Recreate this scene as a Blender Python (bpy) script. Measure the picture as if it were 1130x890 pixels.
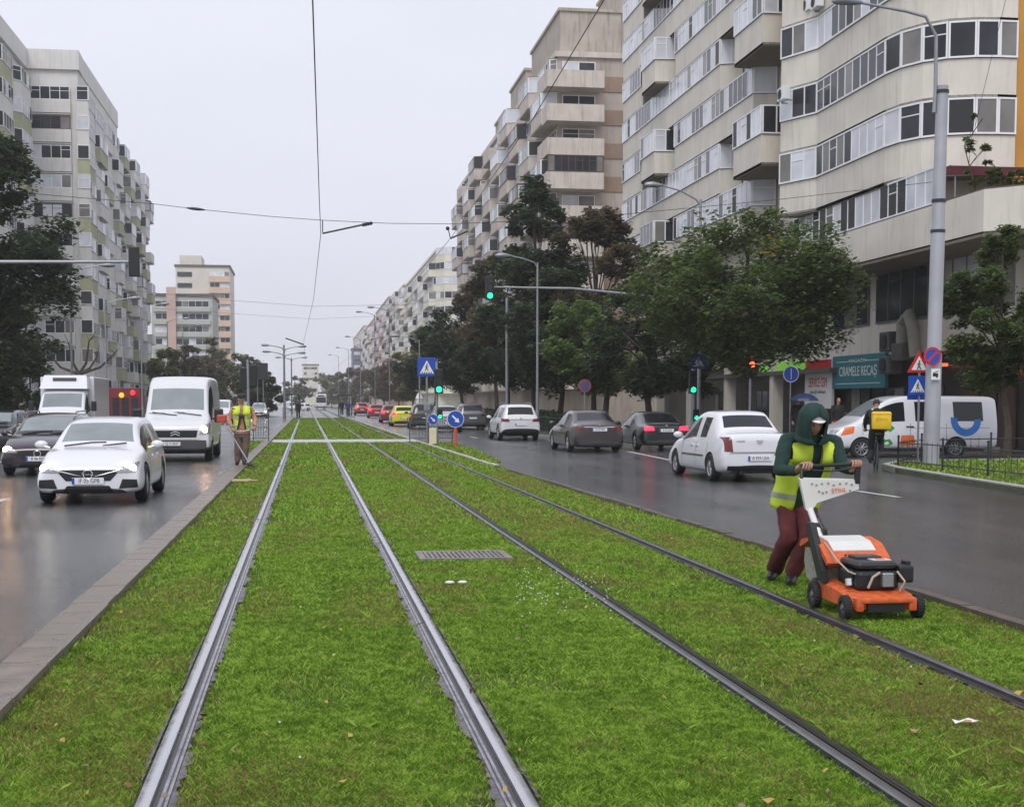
import bpy, bmesh, math, random
import numpy as np
from mathutils import Vector, Matrix, Euler
R = math.radians
for o in list(bpy.data.objects): bpy.data.objects.remove(o)
S = bpy.context.scene
COL = S.collection
random.seed(7); RNG = np.random.default_rng(7)

# ---------------------------------------------------------------- camera
FPX, W0, CX, CY, HY, VX = 1550.0, 1130.0, 565.0, 551.0, 443.0, 338.0
CAMH = 1.575
PITCH = math.atan((CY - HY) / FPX)
YAW = math.atan((CX - VX) / FPX * math.cos(PITCH))
cam = bpy.data.objects.new('camera', bpy.data.cameras.new('camera'))
COL.objects.link(cam)
cam.location = (0, 0, CAMH)
cam.rotation_euler = Euler((math.pi / 2 - PITCH, 0, -YAW), 'XYZ')
cam.data.sensor_width = 36.0
cam.data.lens = 36.0 * FPX / W0
cam.data.shift_y = (CY - 445.0) / W0
cam.data.clip_start = 0.1
cam.data.clip_end = 5000
S.camera = cam
CM = cam.rotation_euler.to_matrix()

# ---------------------------------------------------------------- daylight, overcast
SUN_EL, SUN_AZ = R(52), R(200)
w = bpy.data.worlds.new('World'); S.world = w; w.use_nodes = True
nt = w.node_tree; nt.nodes.clear()
wo = nt.nodes.new('ShaderNodeOutputWorld'); bg = nt.nodes.new('ShaderNodeBackground')
sky = nt.nodes.new('ShaderNodeTexSky'); sky.sky_type = 'NISHITA'; sky.sun_disc = False
sky.sun_elevation = SUN_EL; sky.sun_rotation = SUN_AZ; sky.dust_density = 4.0; sky.air_density = 1.0
hs = nt.nodes.new('ShaderNodeHueSaturation'); hs.inputs['Saturation'].default_value = 0.25
mx = nt.nodes.new('ShaderNodeMix'); mx.data_type = 'RGBA'; mx.inputs[0].default_value = 0.86
mx.inputs[7].default_value = (7.2, 7.5, 8.6, 1)      # flat cloud deck
tcw = nt.nodes.new('ShaderNodeTexCoord'); mpw = nt.nodes.new('ShaderNodeMapping'); mpw.inputs['Scale'].default_value = (1, 1, 2.6)
cn = nt.nodes.new('ShaderNodeTexNoise'); cn.inputs['Scale'].default_value = 2.2; cn.inputs['Detail'].default_value = 5
crw = nt.nodes.new('ShaderNodeValToRGB'); crw.color_ramp.elements[0].position = .3; crw.color_ramp.elements[0].color = (6.5, 6.75, 7.7, 1)
crw.color_ramp.elements[1].position = .7; crw.color_ramp.elements[1].color = (7.5, 7.7, 8.7, 1)
nt.links.new(tcw.outputs['Generated'], mpw.inputs[0]); nt.links.new(mpw.outputs[0], cn.inputs['Vector']); nt.links.new(cn.outputs[0], crw.inputs[0]); nt.links.new(crw.outputs[0], mx.inputs[7])
nt.links.new(sky.outputs[0], hs.inputs['Color']); nt.links.new(hs.outputs[0], mx.inputs[6])
nt.links.new(mx.outputs[2], bg.inputs[0]); nt.links.new(bg.outputs[0], wo.inputs[0])
bg.inputs[1].default_value = 0.105
sl = bpy.data.lights.new('sun', 'SUN'); sl.energy = 1.2; sl.angle = R(25); sl.color = (1, .97, .93)
so = bpy.data.objects.new('sun', sl); COL.objects.link(so)
d = Vector((math.sin(SUN_AZ) * math.cos(SUN_EL), math.cos(SUN_AZ) * math.cos(SUN_EL), math.sin(SUN_EL)))
so.rotation_euler = d.to_track_quat('Z', 'Y').to_euler()
S.view_settings.view_transform = 'Standard'; S.view_settings.look = 'None'
S.view_settings.exposure = 0.26; S.view_settings.gamma = 1
S.view_settings.use_curve_mapping = False
S.render.engine = 'CYCLES'
S.cycles.max_bounces = 6; S.cycles.transparent_max_bounces = 6; S.cycles.volume_bounces = 2

# ---------------------------------------------------------------- placing helpers
def ray(px, py):
    return (CM @ Vector(((px - CX) / FPX, -(py - CY) / FPX, -1.0)))
def G(px, py, z=0.0):                      # ground point seen at a photo pixel
    d = ray(px, py); t = (z - CAMH) / d.z
    return Vector((d.x * t, d.y * t, z))
def XP(px, X, py=HY):                      # point at lateral X seen at this pixel column
    d = ray(px, py); t = X / d.x
    return Vector((X, d.y * t, CAMH + d.z * t))
def YP(px, py, Y):                         # point at distance Y seen at this pixel
    d = ray(px, py); t = Y / d.y
    return Vector((d.x * t, Y, CAMH + d.z * t))
def lerp(a, b, t): return a + (b - a) * t

# ---------------------------------------------------------------- materials
MATS = {}
def rgb(h):                                # sRGB 0-255 triple to linear
    return tuple(((c / 255 + .055) / 1.055) ** 2.4 if c / 255 > .04045 else c / 255 / 12.92 for c in h)
def mat(name, col, rough=.6, metal=0, var=.12, scale=3.0, bump=0.0, spec=.5, emit=None, es=1.0,
        coat=0, streak=0, dirt=None, detail=6, alpha=None, sss=0, rvar=0, trans=0):
    if name in MATS: return MATS[name]
    m = bpy.data.materials.new(name); m.use_nodes = True; MATS[name] = m
    n = m.node_tree.nodes; l = m.node_tree.links; b = n['Principled BSDF']
    b.inputs['Roughness'].default_value = rough; b.inputs['Metallic'].default_value = metal
    b.inputs['Specular IOR Level'].default_value = spec
    b.inputs['Coat Weight'].default_value = coat
    if coat: b.inputs['Coat Roughness'].default_value = .08
    if trans: b.inputs['Transmission Weight'].default_value = trans
    tc = n.new('ShaderNodeTexCoord')
    nz = n.new('ShaderNodeTexNoise'); nz.inputs['Scale'].default_value = scale; nz.inputs['Detail'].default_value = detail
    l.new(tc.outputs['Object'], nz.inputs['Vector'])
    cr = n.new('ShaderNodeMapRange'); cr.inputs[1].default_value = .25; cr.inputs[2].default_value = .75
    cr.inputs[3].default_value = 1 - var; cr.inputs[4].default_value = 1 + var
    l.new(nz.outputs[0], cr.inputs[0])
    mu = n.new('ShaderNodeVectorMath'); mu.operation = 'SCALE'
    mu.inputs[0].default_value = col[:3]; l.new(cr.outputs[0], mu.inputs['Scale'])
    out = mu.outputs[0]
    if streak:                             # rain streaks running down walls
        mp = n.new('ShaderNodeMapping'); mp.inputs['Scale'].default_value = (2.3, 2.3, .22)
        l.new(tc.outputs['Object'], mp.inputs[0])
        n2 = n.new('ShaderNodeTexNoise'); n2.inputs['Scale'].default_value = 1.6; n2.inputs['Detail'].default_value = 7
        n2.inputs['Roughness'].default_value = .7
        l.new(mp.outputs[0], n2.inputs['Vector'])
        r2 = n.new('ShaderNodeMapRange'); r2.inputs[1].default_value = .5; r2.inputs[2].default_value = .78
        r2.inputs[3].default_value = 0; r2.inputs[4].default_value = streak
        l.new(n2.outputs[0], r2.inputs[0])
        mi = n.new('ShaderNodeMix'); mi.data_type = 'RGBA'
        l.new(r2.outputs[0], mi.inputs[0]); l.new(out, mi.inputs[6])
        dc = dirt or tuple(c * .35 for c in col[:3]); mi.inputs[7].default_value = (*dc[:3], 1)
        out = mi.outputs[2]
    l.new(out, b.inputs['Base Color'])
    if rvar:
        r3 = n.new('ShaderNodeMapRange'); r3.inputs[3].default_value = max(.02, rough - rvar); r3.inputs[4].default_value = min(1, rough + rvar)
        r3.inputs[1].default_value = .3; r3.inputs[2].default_value = .7
        l.new(nz.outputs[0], r3.inputs[0]); l.new(r3.outputs[0], b.inputs['Roughness'])
    if bump:
        bp = n.new('ShaderNodeBump'); bp.inputs['Strength'].default_value = bump; bp.inputs['Distance'].default_value = .02
        nb = n.new('ShaderNodeTexNoise'); nb.inputs['Scale'].default_value = scale * 6; nb.inputs['Detail'].default_value = 4
        l.new(tc.outputs['Object'], nb.inputs['Vector']); l.new(nb.outputs[0], bp.inputs['Height'])
        l.new(bp.outputs[0], b.inputs['Normal'])
    if emit:
        b.inputs['Emission Color'].default_value = (*emit[:3], 1); b.inputs['Emission Strength'].default_value = es
    return m

M_conc = mat('concrete', rgb((165, 160, 152)), .75, var=.15, bump=.2)
M_steel = mat('galvanised_steel', rgb((150, 153, 158)), .45, .6, var=.15)
M_dsteel = mat('dark_steel', (.035, .04, .042), .45, .3)
M_black = mat('black_plastic', (.015, .015, .017), .45)
M_rubber = mat('tyre_rubber', (.018, .018, .019), .75, var=.2, scale=20)
M_alloy = mat('alloy', (.45, .46, .48), .3, .85)
M_white = mat('white_paint', (.78, .79, .8), .35, coat=.6, var=.03, scale=1)
M_glassd = mat('dark_car_glass', (.016, .02, .024), .06, spec=.45, var=.05)
M_glassc = mat('sky_pale_glass', (.22, .25, .26), .05, spec=1.0, var=.25, scale=1.2)  # pale base colour stands in for sky reflected in the windscreens
M_win = mat('window_glass', (.030, .034, .042), .10, spec=.35, var=.6, scale=.5)
M_blind = mat('blinds_behind_glass', (.20, .19, .18), .2, spec=.4, var=.3, scale=.9)
M_curt = mat('curtained_glass', (.66, .68, .73), .18, spec=.4, var=.25, scale=.7)
M_frame = mat('white_window_frame', (.85, .86, .88), .5, var=.05)
M_bframe = mat('brown_window_frame', (.10, .055, .04), .5)
M_chrome = mat('chrome', (.7, .7, .72), .15, 1)
M_red = mat('red_lamp', (.35, .008, .008), .2, emit=(1, .03, .03), es=.6)
M_redoff = mat('dark_red_lens', (.16, .006, .008), .2, coat=.5)
M_blue = mat('sign_blue', (.01, .07, .42), .4, var=.05)
M_signw = mat('sign_white', (.8, .8, .8), .4, var=.03)
M_plate = mat('plate_white', (.75, .76, .78), .4, var=.03)
M_soil = mat('wet_soil', (.06, .042, .03), .85, var=.4, scale=9, bump=.6)

# ---------------------------------------------------------------- mesh helpers
class MB:
    def __init__(s): s.v = []; s.f = []; s.m = []; s.M = Matrix.Identity(4); s.mi = 0
    def add(s, vs, fs, mi=None):
        k = len(s.v); s.v += [tuple(s.M @ Vector(p)) for p in vs]
        s.f += [tuple(k + i for i in f) for f in fs]; s.m += [s.mi if mi is None else mi] * len(fs)
    def box(s, x0, x1, y0, y1, z0, z1, mi=None):
        s.add([(x, y, z) for z in (z0, z1) for y in (y0, y1) for x in (x0, x1)],
              [(0, 2, 3, 1), (4, 5, 7, 6), (0, 1, 5, 4), (2, 6, 7, 3), (0, 4, 6, 2), (1, 3, 7, 5)], mi)
    def cbox(s, c, sz, mi=None):
        s.box(c[0] - sz[0] / 2, c[0] + sz[0] / 2, c[1] - sz[1] / 2, c[1] + sz[1] / 2, c[2] - sz[2] / 2, c[2] + sz[2] / 2, mi)
    def bbox(s, x0, x1, y0, y1, z0, z1, b=.02, mi=None):     # bevelled box
        bm = bmesh.new(); bmesh.ops.create_cube(bm, size=1)
        for v in bm.verts:
            v.co = Vector(((x0 + x1) / 2 + v.co.x * (x1 - x0), (y0 + y1) / 2 + v.co.y * (y1 - y0), (z0 + z1) / 2 + v.co.z * (z1 - z0)))
        bmesh.ops.bevel(bm, geom=bm.edges[:], offset=b, segments=2, affect='EDGES', profile=.5)
        bm.verts.index_update()
        s.add([v.co[:] for v in bm.verts], [tuple(v.index for v in f.verts) for f in bm.faces], mi); bm.free()
    def tube(s, pts, r, n=8, mi=None, cap=True):             # tube along points; r number or list
        pts = [Vector(p) for p in pts]; rs = r if isinstance(r, (list, tuple)) else [r] * len(pts)
        vs = []; fs = []; up = None
        for i, p in enumerate(pts):
            t = (pts[min(i + 1, len(pts) - 1)] - pts[max(i - 1, 0)]).normalized()
            if up is None:
                a = Vector((0, 0, 1)) if abs(t.z) < .9 else Vector((1, 0, 0))
                up = t.cross(a).normalized()
            else:
                up = (up - t * up.dot(t)).normalized()
            sd = t.cross(up)
            for k in range(n):
                a = 2 * math.pi * k / n
                vs.append(tuple(p + (up * math.cos(a) + sd * math.sin(a)) * rs[i]))
        for i in range(len(pts) - 1):
            for k in range(n):
                k2 = (k + 1) % n; fs.append((i * n + k, i * n + k2, (i + 1) * n + k2, (i + 1) * n + k))
        if cap:
            fs.append(tuple(range(n - 1, -1, -1))); fs.append(tuple((len(pts) - 1) * n + k for k in range(n)))
        s.add(vs, fs, mi)
    def cyl(s, c, ax, r, h, n=20, mi=None, r2=None):         # cylinder centred at c along axis
        ax = Vector(ax).normalized(); c = Vector(c)
        s.tube([c - ax * h / 2, c + ax * h / 2], [r, r if r2 is None else r2], n, mi)
    def prism(s, poly, a, b, ax='x', mi=None):               # polygon in the other two axes extruded a..b
        def mk(t, p):
            return (t, p[0], p[1]) if ax == 'x' else (p[0], t, p[1]) if ax == 'y' else (p[0], p[1], t)
        n = len(poly)
        vs = [mk(a, p) for p in poly] + [mk(b, p) for p in poly]
        fs = [tuple(range(n)), tuple(range(2 * n - 1, n - 1, -1))]
        fs += [(i, i + n, (i + 1) % n + n, (i + 1) % n) for i in range(n)]
        s.add(vs, fs, mi)
    def ball(s, c, r, n=10, mi=None, sc=(1, 1, 1)):
        vs = []; fs = []; m = n // 2 + 1
        for i in range(m + 1):
            a = math.pi * i / m
            for k in range(n):
                b = 2 * math.pi * k / n
                vs.append((c[0] + r * sc[0] * math.sin(a) * math.cos(b), c[1] + r * sc[1] * math.sin(a) * math.sin(b), c[2] + r * sc[2] * math.cos(a)))
        for i in range(m):
            for k in range(n): fs.append((i * n + k, (i + 1) * n + k, (i + 1) * n + (k + 1) % n, i * n + (k + 1) % n))
        s.add(vs, fs, mi)
    def lathe(s, c, prof, ax='z', n=24, mi=None):            # prof: (radius, along)
        vs = []; fs = []
        for r, h in prof:
            for k in range(n):
                a = 2 * math.pi * k / n; u, v = r * math.cos(a), r * math.sin(a)
                p = (u, v, h) if ax == 'z' else (h, u, v) if ax == 'x' else (u, h, v)
                vs.append((c[0] + p[0], c[1] + p[1], c[2] + p[2]))
        for i in range(len(prof) - 1):
            for k in range(n): fs.append((i * n + k, i * n + (k + 1) % n, (i + 1) * n + (k + 1) % n, (i + 1) * n + k))
        s.add(vs, fs, mi)
    def wall(s, path, z0, z1, th, mi=None, closed=False):    # thick wall along plan polyline; th to the left of travel
        P = [Vector((p[0], p[1])) for p in path]; n = len(P); off = []
        for i in range(n):
            ds = []
            if i > 0 or closed: ds.append((P[i] - P[i - 1]).normalized())
            if i < n - 1 or closed: ds.append((P[(i + 1) % n] - P[i]).normalized())
            nn = Vector((0, 0))
            for q in ds: nn += Vector((-q.y, q.x))
            nn.normalize(); c = nn.dot(Vector((-ds[0].y, ds[0].x))); off.append(P[i] + nn * th / max(c, .3))
        vs = []
        for i in range(n): vs += [(*P[i], z0), (*P[i], z1), (*off[i], z1), (*off[i], z0)]
        fs = []
        for i in range(n if closed else n - 1):
            a = 4 * i; b = 4 * ((i + 1) % n)
            fs += [(a, b, b + 1, a + 1), (a + 1, b + 1, b + 2, a + 2), (a + 2, b + 2, b + 3, a + 3), (a + 3, b + 3, b, a)]
        if not closed: fs += [(0, 1, 2, 3), (4 * n - 1, 4 * n - 2, 4 * n - 3, 4 * n - 4)]
        s.add(vs, fs, mi)
    def slab(s, poly, z0, z1, mi=None):
        s.prism(poly, z0, z1, 'z', mi)
    def mesh(s, name, mats, smooth=False, fix=True):
        me = bpy.data.meshes.new(name); me.from_pydata(s.v, [], s.f)
        for m in (mats if isinstance(mats, (list, tuple)) else [mats]): me.materials.append(m)
        me.polygons.foreach_set('material_index', s.m)
        if fix:
            bm = bmesh.new(); bm.from_mesh(me); bmesh.ops.recalc_face_normals(bm, faces=bm.faces[:]); bm.to_mesh(me); bm.free()
        if smooth:
            me.polygons.foreach_set('use_smooth', [True] * len(me.polygons))
            try: me.set_sharp_from_angle(angle=R(40))
            except Exception: pass
        me.update(); return me
    def build(s, name, mats, parent=None, smooth=False, loc=None, fix=True):
        o = bpy.data.objects.new(name, s.mesh(name, mats, smooth, fix)); COL.objects.link(o)
        if parent: o.parent = parent
        if loc is not None: o.location = loc
        return o
def empty(name, label, cat, loc=(0, 0, 0), rz=0, group=None):
    o = bpy.data.objects.new(name, None); COL.objects.link(o); o.empty_display_size = .2
    o.location = loc; o.rotation_euler = (0, 0, rz); return tag(o, label, cat, group)
def tag(o, label, cat, group=None):
    o['label'] = label; o['category'] = cat
    if group: o['group'] = group
    return o
def struct(o): o['kind'] = 'structure'; return o
def copy_tree(o, parent=None):
    c = o.copy(); COL.objects.link(c); c.parent = parent
    for ch in [x for x in KIDS.get(o.name, [])]: copy_tree(ch, c)
    return c
KIDS = {}
def index_kids():
    KIDS.clear()
    for o in bpy.data.objects:
        if o.parent: KIDS.setdefault(o.parent.name, []).append(o)
def dup(o, label, loc, rz=0, group=None):
    index_kids(); c = copy_tree(o); c.location = loc; c.rotation_euler = (0, 0, rz); c['label'] = label
    if group: c['group'] = group
    return c
def text_mesh(name, body, size, mat_, parent, M, depth=.002, align='CENTER'):
    cu = bpy.data.curves.new(name, 'FONT'); cu.body = body; cu.size = size; cu.extrude = depth; cu.align_x = align; cu.align_y = 'CENTER'
    t = bpy.data.objects.new(name + '_src', cu); COL.objects.link(t)
    bpy.context.view_layer.update()
    me = bpy.data.meshes.new_from_object(t.evaluated_get(bpy.context.evaluated_depsgraph_get()))
    bpy.data.objects.remove(t); me.name = name; me.materials.clear(); me.materials.append(mat_)
    me.transform(M); o = bpy.data.objects.new(name, me); COL.objects.link(o)
    if parent: o.parent = parent
    return o
def facing(loc, nrm, up=(0, 0, 1)):        # matrix: local XY plane drawn upright, facing along nrm
    z = Vector(nrm).normalized(); x = Vector(up).cross(z).normalized(); y = z.cross(x)
    m = Matrix((x, y, z)).transposed().to_4x4(); m.translation = Vector(loc); return m
def evalmesh(o):
    bpy.context.view_layer.update()
    return bpy.data.meshes.new_from_object(o.evaluated_get(bpy.context.evaluated_depsgraph_get()))
# ================================================================ SETTING
RZ = -0.15
def asphalt():
    m = bpy.data.materials.new('wet_asphalt'); m.use_nodes = True; n = m.node_tree.nodes; l = m.node_tree.links; b = n['Principled BSDF']
    tc = n.new('ShaderNodeTexCoord')
    def noise(sc, det, src=None):
        q = n.new('ShaderNodeTexNoise'); q.inputs['Scale'].default_value = sc; q.inputs['Detail'].default_value = det
        l.new(src or tc.outputs['Object'], q.inputs['Vector']); return q
    def rng(src, a, b_, c, d_):
        q = n.new('ShaderNodeMapRange')
        for i, v in enumerate((a, b_, c, d_)): q.inputs[i + 1].default_value = v
        l.new(src, q.inputs[0]); return q.outputs[0]
    mp = n.new('ShaderNodeMapping'); mp.inputs['Scale'].default_value = (1.0, .12, 1); l.new(tc.outputs['Object'], mp.inputs[0])
    wear = noise(.9, 5, mp.outputs[0]); fine = noise(55, 3); big = noise(.22, 4)
    c1 = n.new('ShaderNodeMix'); c1.data_type = 'RGBA'; c1.inputs[6].default_value = (.036, .036, .040, 1); c1.inputs[7].default_value = (.080, .078, .082, 1)
    l.new(rng(wear.outputs[0], .3, .7, 0, 1), c1.inputs[0])
    c2 = n.new('ShaderNodeMix'); c2.data_type = 'RGBA'; c2.blend_type = 'MULTIPLY'; c2.inputs[0].default_value = 1
    l.new(c1.outputs[2], c2.inputs[6]); l.new(rng(fine.outputs[0], .3, .7, .35, 1.7), c2.inputs[7]); l.new(c2.outputs[2], b.inputs['Base Color'])
    ad = n.new('ShaderNodeMath'); ad.operation = 'ADD'; l.new(rng(big.outputs[0], .35, .65, .08, .20), ad.inputs[0]); l.new(rng(wear.outputs[0], .3, .7, -.03, .09), ad.inputs[1])
    l.new(ad.outputs[0], b.inputs['Roughness'])
    b.inputs['Specular IOR Level'].default_value = .7
    bp = n.new('ShaderNodeBump'); bp.inputs['Strength'].default_value = .75; bp.inputs['Distance'].default_value = .010
    vor = n.new('ShaderNodeTexVoronoi'); vor.inputs['Scale'].default_value = 52; l.new(tc.outputs['Object'], vor.inputs['Vector'])
    l.new(vor.outputs[0], bp.inputs['Height']); l.new(bp.outputs[0], b.inputs['Normal'])
    return m
M_asph = asphalt()
M_pave = mat('wet_paving', rgb((120, 116, 112)), .35, var=.25, scale=1.5, bump=.2, rvar=.12)
M_kerb = mat('kerb_stone', rgb((122, 112, 102)), .42, var=.3, scale=5, bump=.3, rvar=.15)
M_kerbd = mat('dirty_kerb', rgb((92, 84, 76)), .5, var=.35, scale=5, bump=.4)
M_kerbl = mat('pale_kerb', rgb((190, 188, 184)), .45, var=.15, scale=4)
M_line = mat('road_paint', (.55, .56, .58), .4, var=.3, scale=9)

mb = MB(); mb.add([(-900, -60, -.17), (900, -60, -.17), (900, 2500, -.17), (-900, 2500, -.17)], [(0, 1, 2, 3)])
struct(mb.build('ground', M_pave))
mb = MB(); mb.add([(-12, -30, RZ), (-1.7, -30, RZ), (-1.2, 137, RZ), (-1.2, 700, RZ), (-12, 700, RZ)], [(0, 1, 2, 3, 4)])
struct(mb.build('road', M_asph))
mb = MB(); mb.add([(5.0, -30, RZ), (45, -30, RZ), (45, 46.5, RZ), (17.5, 46.5, RZ), (16.6, 48, RZ), (15.6, 52.5, RZ), (13.6, 56.5, RZ), (11, 60, RZ), (11, 700, RZ), (3.9, 700, RZ), (3.9, 137, RZ)], [tuple(range(11))])
struct(mb.build('road', M_asph))
mb = MB(); mb.add([(-40, 137.6, -.146), (11, 137.6, -.146), (11, 156, -.146), (-40, 156, -.146)], [(0, 1, 2, 3)])
struct(mb.build('junction_paving', mat('junction_grey', rgb((120, 120, 124)), .3, var=.2, scale=.6)))
# pavements
def pave(name, poly, z=-.02, kerbw=.15, m=None):
    mb = MB(); mb.slab(poly, -.3, z); return struct(mb.build(name, m or M_pave))
pave('pavement', [(17.5, 46.5), (60, 46.5), (60, 130), (11.15, 700), (11.15, 60.1), (13.7, 56.6), (15.75, 52.6), (16.75, 48.1)])
pave('pavement', [(-40, -30), (-12.15, -30), (-12.15, 137), (-40, 137)])
pave('pavement', [(-40, 157), (-12.15, 157), (-12.15, 700), (-40, 700)])
mb = MB(); mb.wall([(17.5, 46.35), (17.4, 46.4), (16.6, 48), (15.6, 52.5), (13.6, 56.5), (11, 60), (11, 300)], -.3, -.005, .15); struct(mb.build('kerb', M_kerbl))
mb = MB(); mb.wall([(-12, -20), (-12, 136)], -.3, -.005, .15); struct(mb.build('kerb', M_kerbd))
# lane markings
mb = MB()
def dash(x0, y0, x1, y1, w=.13):
    d = Vector((x1 - x0, y1 - y0)).normalized() * w / 2; nn = (-d.y, d.x)
    mb.add([(x0 + nn[0], y0 + nn[1], RZ + .004), (x0 - nn[0], y0 - nn[1], RZ + .004), (x1 - nn[0], y1 - nn[1], RZ + .004), (x1 + nn[0], y1 + nn[1], RZ + .004)], [(0, 1, 2, 3)])
a = G(693, 498, RZ); b_ = G(742, 508, RZ); dash(a.x, a.y, b_.x, b_.y, .15)
a = G(945, 541.5, RZ); b_ = G(992, 548.5, RZ); dash(a.x, a.y, b_.x, b_.y, .13)
for i in range(14): dash(8.0, 66 + i * 9, 8.0, 69 + i * 9)
for i in range(3): dash(11.4, 62 - 100 - i, 11.4, 62 - 100 - i)
for i in range(22): dash(-5.3, 14 + i * 9, -5.3, 17 + i * 9); dash(-8.7, 14 + i * 9, -8.7, 17 + i * 9)
struct(mb.build('lane_markings', M_line, fix=False))

# median bed
def XL(y): return lerp(-1.53, -1.2, min(1, max(0, (y - 4) / 133)))     # left edge of the lawn
def XR(y):                                                              # right edge
    if y < 16: return lerp(4.95, 4.86, (y - 4) / 12)
    if y < 36: return lerp(4.86, 4.50, (y - 16) / 20)
    if y < 56: return lerp(4.50, 4.30, (y - 36) / 20)
    return lerp(4.30, 3.9, min(1, (y - 56) / 81))
ys = [-2, 4, 8, 12, 16, 24, 30, 36, 46, 56, 80, 110, 137]
mb = MB(); k = len(ys)
mb.add([(XL(y), y, -.022) for y in ys] + [(XR(y), y, -.022) for y in ys], [(i, i + k, i + k + 1, i + 1) for i in range(k - 1)])
def turf():
    m = bpy.data.materials.new('turf_soil'); m.use_nodes = True; n = m.node_tree.nodes; l = m.node_tree.links; b = n['Principled BSDF']
    tc = n.new('ShaderNodeTexCoord'); nz = n.new('ShaderNodeTexNoise'); nz.inputs['Scale'].default_value = 14; nz.inputs['Detail'].default_value = 8
    l.new(tc.outputs['Object'], nz.inputs['Vector'])
    cr = n.new('ShaderNodeValToRGB'); e = cr.color_ramp.elements
    e[0].position = .35; e[0].color = (.05, .045, .02, 1); e[1].position = .62; e[1].color = (.11, .17, .025, 1)
    l.new(nz.outputs[0], cr.inputs[0]); l.new(cr.outputs[0], b.inputs['Base Color']); b.inputs['Roughness'].default_value = .9
    b.inputs['Specular IOR Level'].default_value = .1
    return m
M_turf = turf()
struct(mb.build('lawn_soil', M_turf, fix=False))
# left kerb stones, joint every half metre
mb = MB(); y = 2.0; rr = random.Random(3)
while y < 137:
    L = .5 if y < 60 else 2.0
    x = XL(y + L / 2); a = XL(y); c = XL(y + L)
    dz = rr.uniform(-.004, .004); dx = rr.uniform(-.004, .004)
    g = .011 if y < 60 else .015
    zt = .045 + dz
    mb.add([(a - .29 + dx, y + g, -.3), (a + dx, y + g, -.3), (c + dx, y + L - g, -.3), (c - .29 + dx, y + L - g, -.3),
            (a - .29 + dx, y + g, zt - .02), (a + dx, y + g, zt - .006), (c + dx, y + L - g, zt - .006), (c - .29 + dx, y + L - g, zt - .02),
            (a - .27 + dx, y + g + .004, zt), (a - .015 + dx, y + g + .004, zt), (c - .015 + dx, y + L - g - .004, zt), (c - .27 + dx, y + L - g - .004, zt)],
           [(0, 1, 5, 4), (1, 2, 6, 5), (2, 3, 7, 6), (3, 0, 4, 7), (4, 5, 9, 8), (5, 6, 10, 9), (6, 7, 11, 10), (7, 4, 8, 11), (8, 9, 10, 11)])
    y += L
struct(mb.build('kerb', M_kerb))
mb = MB()
for i in range(len(ys) - 1): mb.add([(XL(ys[i]) - .275, ys[i], .0375), (XL(ys[i]) - .012, ys[i], .0375), (XL(ys[i + 1]) - .012, ys[i + 1], .0375), (XL(ys[i + 1]) - .275, ys[i + 1], .0375)], [(0, 1, 2, 3)])
struct(mb.build('kerb', mat('mortar', rgb((205, 198, 190)), .6, var=.3, scale=7), fix=False))
for (ya, yb, m, L) in ((2, 34, M_kerbd, 1.0), (34, 137, M_kerbl, 1.0)):
    mb = MB(); y = ya
    while y < yb:
        a = XR(y) + .004; c = XR(y + L) + .004; g = .006; dz = rr.uniform(-.012, .008)
        wd = .13
        mb.add([(a, y + g, -.3), (a + wd, y + g, -.3), (c + wd, y + L - g, -.3), (c, y + L - g, -.3), (a, y + g, .03 + dz), (a + wd - .02, y + g, .03 + dz), (c + wd - .02, y + L - g, .03 + dz), (c, y + L - g, .03 + dz)],
               [(0, 1, 5, 4), (1, 2, 6, 5), (2, 3, 7, 6), (3, 0, 4, 7), (4, 5, 6, 7)]); y += L
    struct(mb.build('kerb', m))
# little grass island right of the pale kerb
ISL = [(4.66, 33.5), (5.15, 38), (5.5, 45), (5.6, 54.5), (4.44, 54.5)]
mb = MB(); mb.slab(ISL, -.3, -.02); struct(mb.build('grass_island', M_turf))
# concrete crossing through the tracks
mb = MB(); mb.slab([(-1.36, 55.0), (4.3, 55.0), (4.3, 58.9), (-1.36, 58.9)], -.2, .012); struct(mb.build('path', mat('pale_paving', rgb((185, 183, 180)), .4, var=.12)))

# rails ----------------------------------------------------------------
M_rail = mat('polished_rail', (.62, .61, .64), .24, .9, var=.12, scale=6, rvar=.08)
M_raild = mat('wet_dark_rail', (.018, .017, .018), .35, .2, var=.3, scale=5)
M_bed = mat('rail_bedding', rgb((92, 86, 88)), .36, var=.95, scale=14, rvar=.12, bump=.3)
M_chk = mat('wet_rubber_strip', rgb((132, 128, 138)), .3, var=.7, scale=9, rvar=.1)
RAILS = [(-.65, 1), (.855, -1), (2.33, 1), (3.77, -1)]      # x, side of the flange groove
rl = ['first shiny tram rail from the left kerb, running up the lawn', 'shiny tram rail in the middle of the lawn, just left of the iron grate',
      'dark tram rail just right of the iron grate', 'tram rail nearest the mower and the right kerb']
def strip(mb, xs0, zs0, y0, y1, mi=None, segs=1):
    n = len(xs0); yy = [lerp(y0, y1, i / segs) for i in range(segs + 1)]
    mb.add([(x, y, z) for y in yy for x, z in zip(xs0, zs0)], [(j * n + i, j * n + i + 1, (j + 1) * n + i + 1, (j + 1) * n + i) for j in range(segs) for i in range(n - 1)], mi)
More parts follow.
